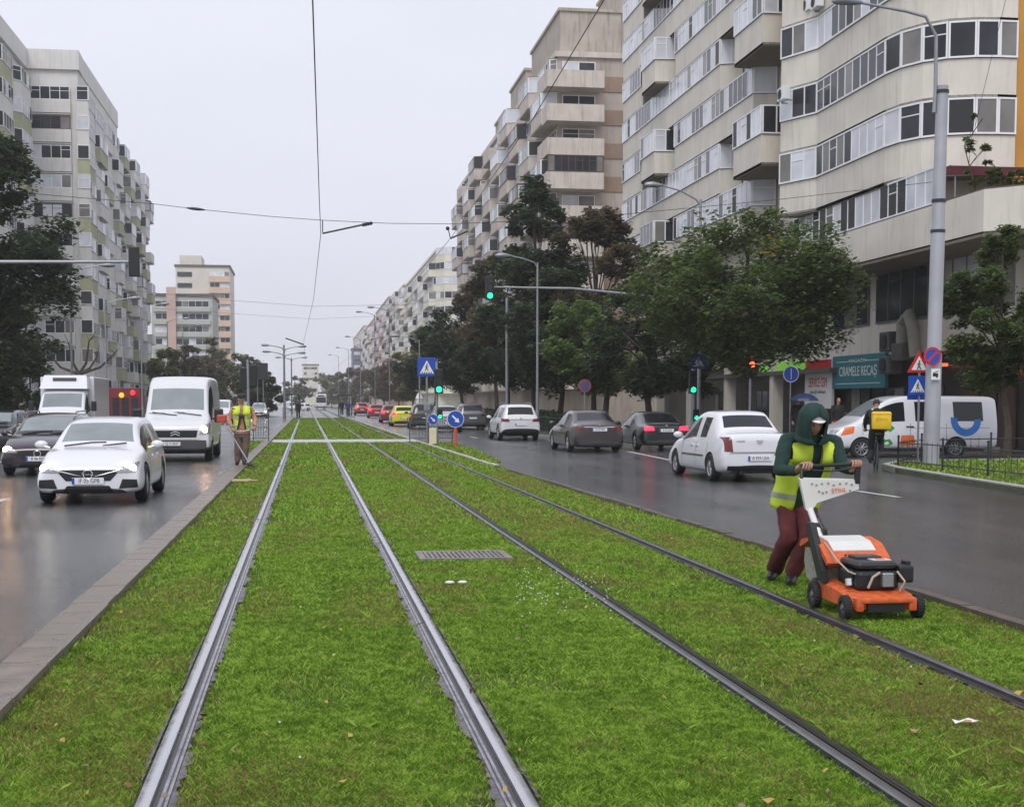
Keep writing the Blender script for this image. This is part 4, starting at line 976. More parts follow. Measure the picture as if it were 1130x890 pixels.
def split(me, names, parent, mats):
    out = {}
    bm0 = bmesh.new(); bm0.from_mesh(me)
    for mi, nm in names.items():
        bm = bm0.copy(); bmesh.ops.delete(bm, geom=[f for f in bm.faces if f.material_index != mi], context='FACES')
        if len(bm.faces):
            if mi in (3,):
                for sd in (1, -1):
                    b2_ = bm.copy(); bmesh.ops.delete(b2_, geom=[f for f in b2_.faces if f.calc_center_median().x * sd < 0], context='FACES')
                    if len(b2_.faces): mkp(b2_, nm, mats[mi], parent)
                    b2_.free()
            else: out[nm] = mkp(bm, nm, mats[mi], parent)
        bm.free()
    bm0.free(); return out
def mkp(bm, nm, m, parent):
    me = bpy.data.meshes.new(nm); bm.to_mesh(me); me.materials.clear(); me.materials.append(m)
    me.polygons.foreach_set('material_index', [0] * len(me.polygons)); me.polygons.foreach_set('use_smooth', [True] * len(me.polygons))
    try: me.set_sharp_from_angle(angle=R(38))
    except Exception: pass
    o = bpy.data.objects.new(nm, me); COL.objects.link(o); o.parent = parent; return o
def wheel(parent, x, y, r, w=.21, rim=M_alloy, spokes=7):
    sd = 1 if x > 0 else -1
    e = MB(); e.lathe((x, y, r), [(r * .66, -w / 2), (r * .9, -w / 2), (r * .985, -w / 2 + .03), (r, -w / 4), (r, w / 4), (r * .985, w / 2 - .03), (r * .9, w / 2), (r * .66, w / 2), (r * .66, -w / 2)], 'x', 30)
    o = e.build('wheel', M_rubber, parent, smooth=True)
    e = MB(); xo = x + sd * (w / 2 - .025)
    e.lathe((xo, y, r), [(r * .66, 0), (r * .62, sd * .012), (r * .56, 0), (r * .55, -sd * .05)], 'x', 30)
    for k in range(spokes):
        a = 2 * math.pi * k / spokes; c, s_ = math.cos(a), math.sin(a); q = r * .05
        p0 = (xo - sd * .0, y + c * r * .1, r + s_ * r * .1); p1 = (xo - sd * .015, y + c * r * .6, r + s_ * r * .6)
        e.tube([p0, p1], [r * .07, r * .055], 5)
    e.lathe((xo, y, r), [(0.001, sd * .02), (r * .14, sd * .015), (r * .18, 0)], 'x', 16)
    e.build('rim', rim, o, smooth=True)
    e = MB(); e.cyl((x - sd * .0, y, r), (1, 0, 0), r * .6, w * .5, 20); e.build('brake_hub', M_black, o)
    return o
class Skin:
    def __init__(s, me): bm = bmesh.new(); bm.from_mesh(me); s.t = BVHTree.FromBMesh(bm); bm.free()
    def patch(s, mb, quad, dirn, off=.008, nx=8, nz=5, mi=None, thick=True):
        """quad: 4 corners in the plane facing dirn ('f' front,'r' rear: (x,z); 'l','R' sides: (y,z)); bilinear grid thrown on the shell"""
        D = {'f': Vector((0, -1, 0)), 'r': Vector((0, 1, 0)), 'l': Vector((1, 0, 0)), 'R': Vector((-1, 0, 0))}[dirn] if isinstance(dirn, str) else Vector(dirn)
        g = []; last = None
        for j in range(nz + 1):
            for i in range(nx + 1):
                u, v = i / nx, j / nz
                a = lerp(quad[0][0], quad[1][0], u), lerp(quad[0][1], quad[1][1], u); b = lerp(quad[3][0], quad[2][0], u), lerp(quad[3][1], quad[2][1], u)
                p = (lerp(a[0], b[0], v), lerp(a[1], b[1], v))
                org = Vector((p[0], 0, p[1])) - D * 6 if abs(D.y) > abs(D.x) else Vector((0, p[0], p[1])) - D * 6
                h = s.t.ray_cast(org, D); tr = 0
                while not h[0] and tr < 12:
                    tr += 1
                    if abs(D.y) > abs(D.x): org = Vector((org.x * .975, org.y, org.z))
                    else: org = Vector((org.x, org.y * .975, org.z))
                    h = s.t.ray_cast(org, D)
                c = h[0] if h[0] else (Vector((org.x if abs(D.y) > abs(D.x) else last.x, last.y if abs(D.y) > abs(D.x) else org.y, org.z)) if last else org + D * 4)
                last = c; nv = h[1] if h[0] else None
                if nv is not None and nv.dot(D) > 0: nv = -nv
                g.append(c + (nv * off * 1.2 if nv is not None else -D * off))
        n = len(g); W = nx + 1
        fs = [(j * W + i, j * W + i + 1, (j + 1) * W + i + 1, (j + 1) * W + i) for j in range(nz) for i in range(nx)]
        if thick:
            g2 = [c + D * (off + .02) for c in g]; bd = [(i, 0) for i in range(nx)] ; vs = g + g2
            fs2 = []
            ring = [i for i in range(nx)] + [W * j + nx for j in range(nz)] + [W * nz + i for i in range(nx, 0, -1)] + [W * j for j in range(nz, 0, -1)]
            for a, b in zip(ring, ring[1:] + ring[:1]): fs2.append((a, b, b + n, a + n))
            mb.add(vs, fs + fs2, mi)
        else: mb.add(g, fs, mi)
def M_car(nm, c, metal=0): return mat('paint_' + nm, c, .28, metal, var=.03, scale=1, coat=.9)
M_glow = mat('headlamp_glow', (1, .95, .85), .3, emit=(1, .93, .78), es=22)
M_glowo = mat('warm_headlamp_glow', (1, .6, .3), .3, emit=(1, .55, .24), es=38)
M_lens = mat('clear_lens', (.35, .36, .38), .12, .3, coat=.6, var=.3, scale=12)
M_brake = mat('brake_glow', (.6, .01, .02), .3, emit=(1, .02, .05), es=3.2)
M_mould = mat('grey_trim', (.09, .09, .095), .5)
M_uni = mat('plate_text', (.02, .02, .03), .5)

def plate(parent, c, nrm, body, w=.52):
    mb = MB(); s_ = 1 if nrm[1] > 0 else -1
    mb.bbox(c[0] - w / 2, c[0] + w / 2, c[1] - .008, c[1] + .008, c[2] - .055, c[2] + .055, .004); o = mb.build('number_plate', M_plate, parent)
    mb = MB(); x = c[0] - s_ * 0
    xs = (c[0] + w / 2 * (1 if s_ > 0 else -1)); mb.box(min(xs, xs - (.045 if s_ > 0 else -.045)), max(xs, xs - (.045 if s_ > 0 else -.045)), c[1] + s_ * .009 - .001, c[1] + s_ * .009 + .001, c[2] - .05, c[2] + .05); mb.build('blue_band', M_blue, o)
    if body: text_mesh('plate_number', body, .098, M_uni, o, facing((c[0] - s_ * .02, c[1] + s_ * .0105, c[2]), nrm) @ Matrix.Diagonal((.86, 1, 1, 1)), .0008)
def line_strip(sk, mb, a, b, side, w=.012): sk.patch(mb, ((a[0], a[1]), (b[0], b[1]), (b[0] + (w if abs(a[0] - b[0]) < abs(a[1] - b[1]) else 0), b[1] + (w if abs(a[0] - b[0]) >= abs(a[1] - b[1]) else 0)), (a[0] + (w if abs(a[0] - b[0]) < abs(a[1] - b[1]) else 0), a[1] + (w if abs(a[0] - b[0]) >= abs(a[1] - b[1]) else 0))), side, .0025, 10, 1, thick=False)

def car(kind, label, cat, loc, rz, paint, plate_txt='', group='cars on the avenue', lit=None, brake=False, view='r', trimcol=None, detail=2, glass=M_glassd, L=None, W=None, H=None):
    P = {  # L, W, H, rear axle, front axle, wheel r
        'sedan': (4.25, 1.74, 1.53, -1.30, 1.33, .30), 'notch': (4.85, 1.84, 1.44, -1.38, 1.42, .34), 'coupe': (4.62, 1.85, 1.37, -1.32, 1.40, .34),
        'hatch': (4.37, 1.81, 1.45, -1.28, 1.38, .325), 'suv': (4.45, 1.84, 1.62, -1.30, 1.34, .36), 'van': (1, 1, 1, 0, 0, .3)}[kind]
    l, w, h, ra, fa, wr = P; W2 = w / 2; Y = l / 2
    e = empty(name={'sedan': 'sedan', 'notch': 'sedan', 'coupe': 'coupe', 'hatch': 'hatchback', 'suv': 'suv'}[kind], label=label, cat=cat, loc=loc, rz=rz, group=group)
    b = .92 if kind == 'suv' else .86 if kind != 'coupe' else .82       # belt height
    zb = .24 if kind == 'suv' else .17
    T = h - .02; rw = W2 * .66
    nose = [(fa + .05, zb, W2, b - .02, W2 * .91, b + .03 + (.04 if kind == 'suv' else 0), W2 * .84), (Y - .42, zb, W2 * .985, b - .09, W2 * .87, b - .04, W2 * .78), (Y - .14, zb + .0, W2 * .96, b - .17, W2 * .84, b - .14, W2 * .66), (Y - .02, zb + .04, W2 * .90, b - .25, W2 * .78, b - .23, W2 * .60), (Y, zb + .10, W2 * .82, b - .31, W2 * .70, b - .30, W2 * .54)]
    if kind in ('sedan', 'notch', 'coupe'):
        dk = b + (.20 if kind == 'sedan' else .12); back = -Y + {'sedan': .62, 'notch': .62, 'coupe': .50}[kind]
        roofr = back + {'sedan': .48, 'notch': .72, 'coupe': .85}[kind]
        st = [(-Y, zb + .20, W2 * .80, b - .02, W2 * .74, b + .02, W2 * .66), (-Y + .03, zb + .10, W2 * .90, b + .02, W2 * .82, dk - .06, W2 * .74), (-Y + .12, zb + .02, W2 * .965, b + .03, W2 * .88, dk - .01, W2 * .80), (back - .05, zb, W2 * .99, b + .06, W2 * .90, dk + .01, W2 * .80),
              (back + .04, zb, W2 * .995, b + .06, W2 * .90, dk + .05, W2 * .78), (roofr, zb, W2, b + .05, W2 * .91, T - .04, rw), (roofr + .12, zb, W2, b + .05, W2 * .91, T, rw * 1.01)]
        n0 = len(st); rearw = (3, 4) if False else (4,)
    else:
        st = [(-Y, zb + .22, W2 * .82, b - .02, W2 * .78, b + .02, W2 * .70), (-Y + .03, zb + .10, W2 * .92, b + .02, W2 * .86, b + .10, W2 * .78), (-Y + .08, zb + .03, W2 * .97, b + .05, W2 * .89, b + .16, W2 * .78), (-Y + (.38 if kind == 'hatch' else .30), zb, W2 * .99, b + .06, W2 * .90, T - .06, rw),
              (-Y + .50, zb, W2, b + .05, W2 * .91, T - .01, rw * 1.02), (-Y + .62, zb, W2, b + .05, W2 * .91, T, rw * 1.03)]
        n0 = len(st); rearw = (2,)
    rl = st[-1][0]; wsr = fa - .92 - (.1 if kind in ('coupe', 'notch') else 0); cowl = fa - .28 if kind != 'suv' else fa - .34
    bp = rl + (wsr - rl) * .46
    cab = [(bp, zb, W2, b + .04, W2 * .915, T + .01, rw * 1.05), (bp + .09, zb, W2, b + .04, W2 * .915, T + .01, rw * 1.05), (wsr, zb, W2, b + .02, W2 * .92, T - .03, rw * 1.02), (cowl - .06, zb, W2, b, W2 * .92, b + .10, W2 * .82), (cowl + .04, zb, W2, b - .0, W2 * .92, b + .06, W2 * .83)]
    st = st + cab + nose
    gl = [n0 - 1, n0 + 1, n0 + 2] + ([n0 - 2] if kind in ('hatch', 'suv') else [])
    dark = trimcol or M_mould
    slots = [paint, M_glassc, glass, glass, dark]
    me = shell(st, slots, 2, [(ra, wr), (fa, wr)], wr, W2, gl, front=(n0 + 2,), rear=rearw, trim_rows=(0, 1) if kind == 'suv' else (0,))
    split(me, {0: 'body', 1: 'windscreen', 2: 'rear_window', 3: 'side_window', 4: 'lower_trim'}, e, [paint, M_glassc if view == 'f' else glass, glass, glass, dark])
    sk = Skin(me)
    for y in (ra, fa):
        for sx in (-1, 1): wheel(e, sx * (W2 - .115), y, wr, .2)
    mb = MB(); mb.box(-W2 * .8, W2 * .8, -Y + .35, Y - .35, .2, .34); mb.build('underbody', M_black, e)
    # mirrors
    for sx in (-1, 1):
        mb = MB(); mb.ball((sx * (W2 + .09), cowl - .34, b + .11), .1, 12, sc=(1.15, .6, .75)); mb.tube([(sx * W2 * .93, cowl - .3, b + .05), (sx * (W2 + .06), cowl - .32, b + .09)], .025, 6); mb.build('mirror', paint if kind != 'coupe' else M_black, e, smooth=True)
    # seams and handles
    mb = MB()
    for s_ in ('l', 'R'):
        for yy in (rl - .15, bp + .03, wsr + .35): line_strip(sk, mb, (yy, .3), (yy, b - .02), s_)
    mb.build('door_seam', M_black, e, fix=False)
    for s_, sx in (('l', -1), ('R', 1)):
        for yy in (bp - .12, wsr + .12 - .55):
            mb = MB(); sk.patch(mb, ((yy, b - .12), (yy + .2, b - .12), (yy + .2, b - .085), (yy, b - .085)), s_, .02, 5, 2); mb.build('door_handle', paint, e, smooth=True)
    # rear
    z = b - .03
    lampm = M_brake if brake else M_redoff
    for sx in (-1, 1):
        mb = MB()
        if kind == 'sedan': q = ((.59, b - .20), (.755, b - .19), (.735, b + .10), (.62, b + .11))
        elif kind == 'coupe': q = ((.44, b - .10), (.79, b - .10), (.76, b + .04), (.48, b + .03))
        elif kind == 'notch': q = ((.48, b - .12), (.79, b - .09), (.76, b + .04), (.56, b - .01))
        elif kind == 'suv': q = ((.50, b - .08), (.84, b - .08), (.82, b + .06), (.55, b + .04))
        else: q = ((.56, b - .08), (.82, b - .10), (.80, b + .12), (.62, b + .12))
        q = [(sx * x, zz) for x, zz in q]; sk.patch(mb, q, 'r', .012, 18, 7); mb.build('tail_light', lampm, e, smooth=True)
    pz = {'sedan': .52, 'notch': .78, 'coupe': .72, 'suv': .72, 'hatch': .6}[kind]
    if view == 'r':
        hh = sk.t.ray_cast(Vector((0, -6, pz)), Vector((0, 1, 0))); plate(e, (0, hh[0].y - .02, pz), (0, -1, 0), plate_txt)
        mb = MB(); sk.patch(mb, ((-.7, .26), (.7, .26), (.7, .36), (-.7, .36)), 'r', .01, 10, 3); mb.build('bumper_insert', dark if kind != 'sedan' else M_black, e, smooth=True)
        if kind == 'sedan':
            mb = MB(); line_strip(sk, mb, (-.62, b - .22), (.62, b - .22), 'r', .014); line_strip(sk, mb, (-.66, .62), (.66, .62), 'r', .01); mb.build('boot_seam', M_mould, e, fix=False)
            for s_ in ('l', 'R'): mb = MB(); sk.patch(mb, ((-.85, .52), (.75, .52), (.75, .56), (-.85, .56)), s_, .008, 16, 1); mb.build('side_moulding', M_mould, e, smooth=True)
            hh = sk.t.ray_cast(Vector((0, -6, b + .03)), Vector((0, 1, 0)))
            mb = MB(); mb.prism([(-.075, b + .05), (.075, b + .05), (.055, b - .01), (.02, b - .03), (0, b - .045), (-.02, b - .03), (-.055, b - .01)], hh[0].y - .014, hh[0].y - .004, 'y'); mb.build('badge', M_chrome, e)
            hh = sk.t.ray_cast(Vector((-.42, -6, b + .01)), Vector((0, 1, 0))); text_mesh('badge_text', 'LOGAN', .055, M_mould, e, facing((-.42, hh[0].y - .006, b + .02), (0, -1, 0)), .001)
            mb = MB(); mb.tube([(-.42, -Y - .02, .22), (-.42, -Y + .3, .22)], .035, 10); mb.build('exhaust', M_black, e)
        else:
            mb = MB(); line_strip(sk, mb, (-.52, b + .0), (.52, b + .0), 'r', .02); mb.build('boot_trim', M_chrome if kind == 'notch' else M_mould, e, fix=False)
            hh = sk.t.ray_cast(Vector((0, -6, b + .07)), Vector((0, 1, 0)))
            if hh[0]:
                mb = MB(); mb.cyl((0, hh[0].y - .006, b + .05), (0, 1, 0), .045, .012, 16); mb.build('badge', M_chrome, e)
    # front
    if view == 'f':
        lm = lit or M_lens
        for sx in (-1, 1):
            mb = MB(); q = [(sx * x, zz) for x, zz in ((.44, b - .32), (.76, b - .32), (.80, b - .15), (.52, b - .25))]; sk.patch(mb, q, 'f', .012, 16, 6); o = mb.build('headlight', M_lens, e, smooth=True)
            if lit:
                mb = MB(); hh = sk.t.ray_cast(Vector((sx * .68, 6, b - .24)), Vector((0, -1, 0))); mb.ball((sx * .68, hh[0].y + .005, b - .245), .085, 14, sc=(1.25, .35, .85)); mb.build('lamp_glow', lit, o, smooth=True)
        mb = MB(); sk.patch(mb, ((-.36, b - .46), (.36, b - .46), (.52, b - .28), (-.52, b - .28)), 'f', .006, 12, 4); mb.build('grille', M_black, e, smooth=True)
        mb = MB(); sk.patch(mb, ((-.42, .22), (.42, .22), (.34, .32), (-.34, .32)), 'f', .008, 10, 3); mb.build('lower_grille', M_black, e, smooth=True)
        for sx in (-1, 1):
            mb = MB(); sk.patch(mb, [(sx * x, zz) for x, zz in ((.50, .27), (.80, .29), (.79, .42), (.56, .43))], 'f', .008, 6, 3); mb.build('fog_lamp_pocket', M_black, e, smooth=True)
        hh = sk.t.ray_cast(Vector((0, 6, .40)), Vector((0, -1, 0))); plate(e, (0, hh[0].y + .02, .40), (0, 1, 0), plate_txt)
        hh = sk.t.ray_cast(Vector((0, 6, b - .33)), Vector((0, -1, 0)))
        mb = MB(); a_ = np.linspace(0, 2 * math.pi, 25)
        y_ = hh[0].y + .02; mb.tube([(.075 * math.cos(t), y_, b - .35 + .075 * math.sin(t)) for t in a_], .010, 6, cap=False)
        if label.startswith('white'): mb.tube([(-.1, y_, b - .365), (0, y_, b - .345), (-.01, y_, b - .36), (.1, y_, b - .335)], .008, 5)
        mb.build('badge', M_chrome, e, smooth=True)
        if label.startswith('white'):
            mb = MB()
            for sx in (-1, 1): sk.patch(mb, [(sx * x, zz) for x, zz in ((.09, b - .385), (.30, b - .34), (.52, b - .285), (.52, b - .275), (.30, b - .325), (.09, b - .37))][0:4], 'f', .016, 8, 1)
            mb.build('grille_bar', M_chrome, e, smooth=True)
        mb = MB(); mb.tube([(.55, cowl - .0, b + .10), (.1, cowl - .08, b + .155), (-.15, cowl - .09, b + .16)], .012, 5); mb.tube([(-.1, cowl, b + .10), (-.5, cowl - .06, b + .145)], .012, 5); mb.build('wiper', M_black, e)
        mb = MB(); mb.bbox(-.11, .11, wsr + .02, wsr + .08, T - .12, T - .05, .01)
    if kind == 'suv' or 'roof rails' in label:
        for sx in (-1, 1):
            mb = MB(); mb.tube([(sx * rw * .98, rl + .1, T), (sx * rw * .98, rl + .2, T + .06), (sx * rw * .98, wsr - .25, T + .05), (sx * rw * .98, wsr - .15, T - .01)], .018, 6); mb.build('roof_rail', M_steel, e)
    return e
PI = math.pi
Pw = M_car('white', (.74, .75, .78)); Pdk = M_car('black', (.012, .013, .018)); Pbr = M_car('brown', (.055, .04, .04), .3); Psv = M_car('silver', (.5, .52, .54), .4)
Pred = M_car('red', (.42, .02, .03)); Pyl = M_car('taxi_yellow', (.75, .72, .03)); Pdr = M_car('dark_red', (.2, .01, .02)); Pgr = M_car('grey', (.12, .125, .14), .3)
car('hatch', 'white hatchback with both headlights on, nearest car on the left road', 'car', (-3.63, 26.45, RZ), PI, Pw, 'IF 05 GPB', lit=M_glow, view='f')
car('hatch', 'dark purple-black hatchback with roof rails and a glowing orange headlight, left edge', 'car', (-6.2, 36.1, RZ), PI, M_car('aubergine', (.028, .016, .026), .3), 'B 48 REV', lit=M_glowo, view='f')
car('hatch', 'dark parked car half cut by the left edge of the photo, beneath the tree', 'car', (-11.0, 53, RZ), PI, Pdk, '', view='f')
car('sedan', 'white saloon right behind the mower man, seen from its rear left', 'car', (9.50, 31.0, RZ), R(1.5), Pw, 'B 939 USA', view='r', brake=False)
car('notch', 'brown saloon between the white crossover and the black coupe with lit brake lights', 'car', (9.75, 49.0, RZ), R(1), Pbr, 'B 22 MEK', view='r')
car('coupe', 'black coupe with both brake lights lit', 'car', (12.45, 50.3, RZ), R(1), Pdk, 'B 33 ADI', view='r', brake=True)
car('suv', 'white crossover with black lower bumper, below the lamp post', 'car', (9.36, 63.8, RZ), R(1), Pw, '', view='r', trimcol=M_black)
car('suv', 'dark grey off-roader just right of the round blue arrow sign', 'car', (10.1, 88, RZ), 0, Pgr, '', view='r')
car('sedan', 'pale silver saloon behind the crossing barrier', 'car', (7.9, 81, RZ), 0, Psv, '', view='r')
car('suv', 'dark car between the taxi and the silver saloon', 'car', (7.45, 91, RZ), 0, Pdk, '', view='r')
car('hatch', 'bright yellow taxi waiting in the queue', 'taxi', (6.8, 101, RZ), 0, Pyl, '', view='r', brake=True)
car('hatch', 'dark red car with glowing tail lights just ahead of the taxi', 'car', (6.9, 117, RZ), 0, Pdr, '', view='r', brake=True)
car('hatch', 'bright red car two places ahead of the taxi', 'car', (7.3, 150, RZ), 0, Pred, '', view='r', brake=True)
car('suv', 'red car at the head of the queue, farthest of the reds', 'car', (7.0, 182, RZ), 0, Pred, '', view='r', brake=True)
car('suv', 'silver crossover with headlights on, beyond the left crossing', 'car', (-4.9, 150, RZ), PI, Psv, '', lit=M_glow, view='f')
car('hatch', 'small white car crossing by the distant tram', 'car', (-1.2, 262, RZ), PI * .7, Pw, '', view='f')

def loftvan(name, label, cat, loc, rz, st, glass, front, rear, paint, W2, ra, fa, wr, trim=(0,), dark=M_mould, sideg=M_glassd):
    e = empty(name, label, cat, loc, rz, 'cars on the avenue')
    me = shell(st, [paint, M_glassc, sideg, sideg, dark], 2, [(ra, wr), (fa, wr)], wr, W2, glass, front=front, rear=rear, trim_rows=trim, arch=1.12)
    split(me, {0: 'body', 1: 'windscreen', 2: 'rear_window', 3: 'side_window', 4: 'lower_trim'}, e, [paint, M_glassc, sideg, sideg, dark])
    for y in (ra, fa):
        for sx in (-1, 1): wheel(e, sx * (W2 - .13), y, wr, .22, rim=M_steel, spokes=9)
    mb = MB(); mb.box(-W2 * .8, W2 * .8, st[0][0] + .4, st[-1][0] - .5, .22, .4); mb.build('underbody', M_black, e)
    return e, Skin(me)
# white high-roof panel van ------------------------------------------------
w = 1.0
Pvan = M_car('van_white', (.70, .71, .73))
st = [(-2.75, .40, w * .93, 1.2, w * .93, 2.36, w * .84), (-2.70, .32, w * .98, 1.2, w * .98, 2.44, w * .88), (-2.4, .30, w, 1.25, w, 2.47, w * .90), (-.2, .30, w, 1.25, w, 2.48, w * .90), (.62, .30, w, 1.22, w, 2.46, w * .90), (.70, .30, w, 1.22, w, 2.45, w * .90),
      (1.25, .30, w, 1.20, w * .99, 2.36, w * .86), (1.42, .30, w, 1.20, w * .99, 2.22, w * .84), (2.10, .30, w, 1.18, w * .98, 1.36, w * .89), (2.18, .30, w, 1.16, w * .97, 1.26, w * .88), (2.52, .30, w * .98, 1.06, w * .93, 1.14, w * .84), (2.68, .30, w * .95, .98, w * .88, 1.05, w * .76), (2.74, .36, w * .88, .86, w * .8, .92, w * .7)]
van, sk = loftvan('panel_van', 'white high roof panel van with grey bumper and one headlight lit, behind the white hatchback', 'van', (-3.72, 44.0, RZ), PI, st, (5, 6, 7), (7,), None, Pvan, w, -1.75, 1.8, .34, trim=(0, 1), dark=M_mould)
mb = MB(); sk.patch(mb, ((-.98, .30), (.98, .30), (.98, .62), (-.98, .62)), 'f', .01, 16, 4); mb.build('bumper', mat('van_bumper', (.075, .072, .075), .55), van, smooth=True)
mb = MB(); sk.patch(mb, ((-.58, .70), (.58, .70), (.62, .90), (-.62, .90)), 'f', .012, 12, 3); mb.build('grille', M_black, van, smooth=True)
mb = MB(); sk.patch(mb, ((-.62, .64), (.62, .64), (.64, .69), (-.64, .69)), 'f', .02, 12, 1); mb.build('grille_surround', Pvan, van, smooth=True)
mb = MB(); yy = 2.79
for dz in (0, .07): mb.prism([(-.13, .76 + dz), (0, .82 + dz), (.13, .76 + dz), (.13, .735 + dz), (0, .79 + dz), (-.13, .735 + dz)], yy, yy + .012, 'y')
mb.build('badge', M_chrome, van)
for sx in (-1, 1):
    mb = MB(); sk.patch(mb, [(sx * x, z) for x, z in ((.66, .78), (.95, .80), (.94, 1.12), (.74, .98))], 'f', .012, 6, 5); o = mb.build('headlight', M_lens, van, smooth=True)
    if sx < 0: mb = MB(); hh = sk.t.ray_cast(Vector((sx * .80, 6, .93)), Vector((0, -1, 0))); mb.ball((sx * .80, hh[0].y, .92), .1, 14, sc=(1, .4, 1)); mb.build('lamp_glow', M_glowo, o, smooth=True)
    mb = MB(); mb.bbox(sx * 1.17 - .13, sx * 1.17 + .13, 1.75, 1.87, 1.12, 1.52, .04); mb.tube([(sx * .95, 1.8, 1.25), (sx * 1.1, 1.8, 1.2)], .03, 6); mb.build('mirror', M_black, van)
plate(van, (.12, 2.80, .52), (0, 1, 0), 'CJ 11 RNY')
mb = MB(); mb.tube([(-.7, 2.16, 1.33), (.0, 2.12, 1.42)], .014, 5); mb.tube([(0, 2.16, 1.33), (.7, 2.12, 1.42)], .014, 5); mb.build('wiper', M_black, van)
mb = MB(); mb.bbox(-.2, .1, 1.95, 2.1, 1.42, 1.44, .005); mb.bbox(.35, .8, 1.95, 2.1, 1.40, 1.42, .005); mb.build('papers', M_signw, van)
mb = MB(); mb.bbox(-.85, .85, 1.5, 2.05, 1.15, 1.36, .05); mb.build('dashboard', M_black, van)

# white minibus crossing at the side street ---------------------------------
w = .98
st = [(-2.72, .42, w * .9, 1.1, w * .9, 1.80, w * .74), (-2.68, .32, w * .97, 1.1, w * .97, 1.88, w * .78), (-2.5, .30, w, 1.12, w * .99, 1.93, w * .80), (-2.42, .30, w, 1.10, w * .99, 1.94, w * .81), (-1.0, .30, w, 1.10, w * .99, 1.95, w * .81), (-.92, .30, w, 1.10, w * .99, 1.95, w * .81),
      (.22, .30, w, 1.10, w * .99, 1.95, w * .81), (.29, .30, w, 1.10, w * .99, 1.95, w * .81), (.92, .30, w, 1.1, w * .98, 1.90, w * .78), (1.85, .30, w, 1.08, w * .97, 1.20, w * .87), (1.95, .30, w, 1.06, w * .96, 1.14, w * .86), (2.40, .30, w * .97, .95, w * .9, 1.0, w * .8), (2.66, .30, w * .92, .84, w * .84, .88, w * .7), (2.72, .36, w * .84, .74, w * .76, .78, w * .6)]
mini, sk = loftvan('minibus', 'white minibus with orange, green and blue graphics crossing the side street', 'minibus', (18.75, 42.35, -.20), R(90), st, (3, 5, 7, 8), (8,), (1,), Pw, w, -1.3, 1.78, .33, trim=(0,))
gcol = {'o': mat('decal_orange', (.75, .16, .03), .4), 'g': mat('decal_green', (.03, .33, .05), .4), 'b': mat('decal_blue', (.02, .17, .55), .4)}
# graphics on the side turned to the camera (its left side, local -x)
def side_ring(c, r0, r1, a0, a1, m, nm, n=26):
    mb = MB(); pr = None
    for i in range(n + 1):
        a = lerp(a0, a1, i / n); row = []
        for r in (r0, r1):
            y, z = c[0] + r * math.cos(a), c[1] + r * math.sin(a); h = sk.t.ray_cast(Vector((-6, y, z)), Vector((1, 0, 0))); row.append((h[0] if h[0] else Vector((-w, y, z))) - Vector((.006, 0, 0)))
        if pr: mb.add([pr[0], pr[1], row[1], row[0]], [(0, 1, 2, 3)])
        pr = row
    mb.build(nm, m, mini, fix=False)
side_ring((-1.62, 1.20), .28, .50, R(176), R(372), gcol['b'], 'blue_decal')
side_ring((.98, .74), .14, .34, R(-130), R(140), gcol['g'], 'green_decal')
for q, m, nm in ((((.05, .42), (.55, .42), (.5, .74), (.1, .74)), gcol['o'], 'orange_decal'), (((2.05, .80), (2.45, .72), (2.3, .98), (2.0, 1.02)), gcol['o'], 'orange_decal')):
    mb = MB(); sk.patch(mb, q, 'l', .006, 6, 3, thick=False); mb.build(nm, m, mini, fix=False)
mb = MB()
for yy in (-.98, .2, 1.75): line_strip(sk, mb, (yy, .4), (yy, 1.1), 'l')
line_strip(sk, mb, (-2.4, .95), (.2, .95), 'l', .01); mb.build('door_seam', M_black, mini, fix=False)
for sx in (-1, 1): mb = MB(); mb.bbox(sx * 1.12 - .1, sx * 1.12 + .1, 1.45, 1.55, 1.1, 1.42, .03); mb.build('mirror', M_black, mini)
mb = MB(); sk.patch(mb, ((.1, .98), (.35, .98), (.35, 1.02), (.1, 1.02)), 'l', .02, 4, 1); mb.build('door_handle', M_black, mini)
for sx in (-1, 1): mb = MB(); sk.patch(mb, [(sx * x, z) for x, z in ((.5, .68), (.84, .66), (.84, .90), (.6, .88))], 'f', .01, 5, 3); mb.build('headlight', M_lens, mini, smooth=True)

# box truck -----------------------------------------------------------------
w = 1.0
st = [(1.15, .42, w * .98, 1.3, w * .97, 2.16, w * .84), (1.2, .36, w, 1.3, w * .98, 2.2, w * .85), (1.6, .36, w, 1.3, w * .98, 2.22, w * .85), (1.95, .36, w, 1.28, w * .98, 2.16, w * .83), (2.55, .36, w, 1.25, w * .96, 1.4, w * .88), (2.65, .36, w * .98, 1.2, w * .95, 1.28, w * .86), (3.05, .36, w * .95, 1.0, w * .9, 1.06, w * .8), (3.15, .42, w * .88, .86, w * .8, .9, w * .7)]
tr, sk = loftvan('box_truck', 'white box truck with an air deflector over the cab, behind the dark hatchback', 'truck', (-9.55, 60.0, RZ), PI, st, (1, 2, 3), (3,), None, Pw, w, -1.9, 2.1, .38, trim=(0,))
mb = MB(); mb.bbox(-1.05, 1.05, -3.3, 1.05, .75, 2.72, .03); mb.build('box_body', Pvan, tr)
mb = MB(); mb.v = []; mb.add([(-.92, 1.1, 2.24), (.92, 1.1, 2.24), (.92, 2.0, 2.24), (-.92, 2.0, 2.24), (-.88, 1.1, 2.80), (.88, 1.1, 2.80), (.82, 1.45, 2.78), (-.82, 1.45, 2.78)], [(0, 1, 2, 3), (0, 4, 5, 1), (4, 7, 6, 5), (7, 3, 2, 6), (0, 3, 7, 4), (1, 5, 6, 2)]); mb.build('air_deflector', Pw, tr)
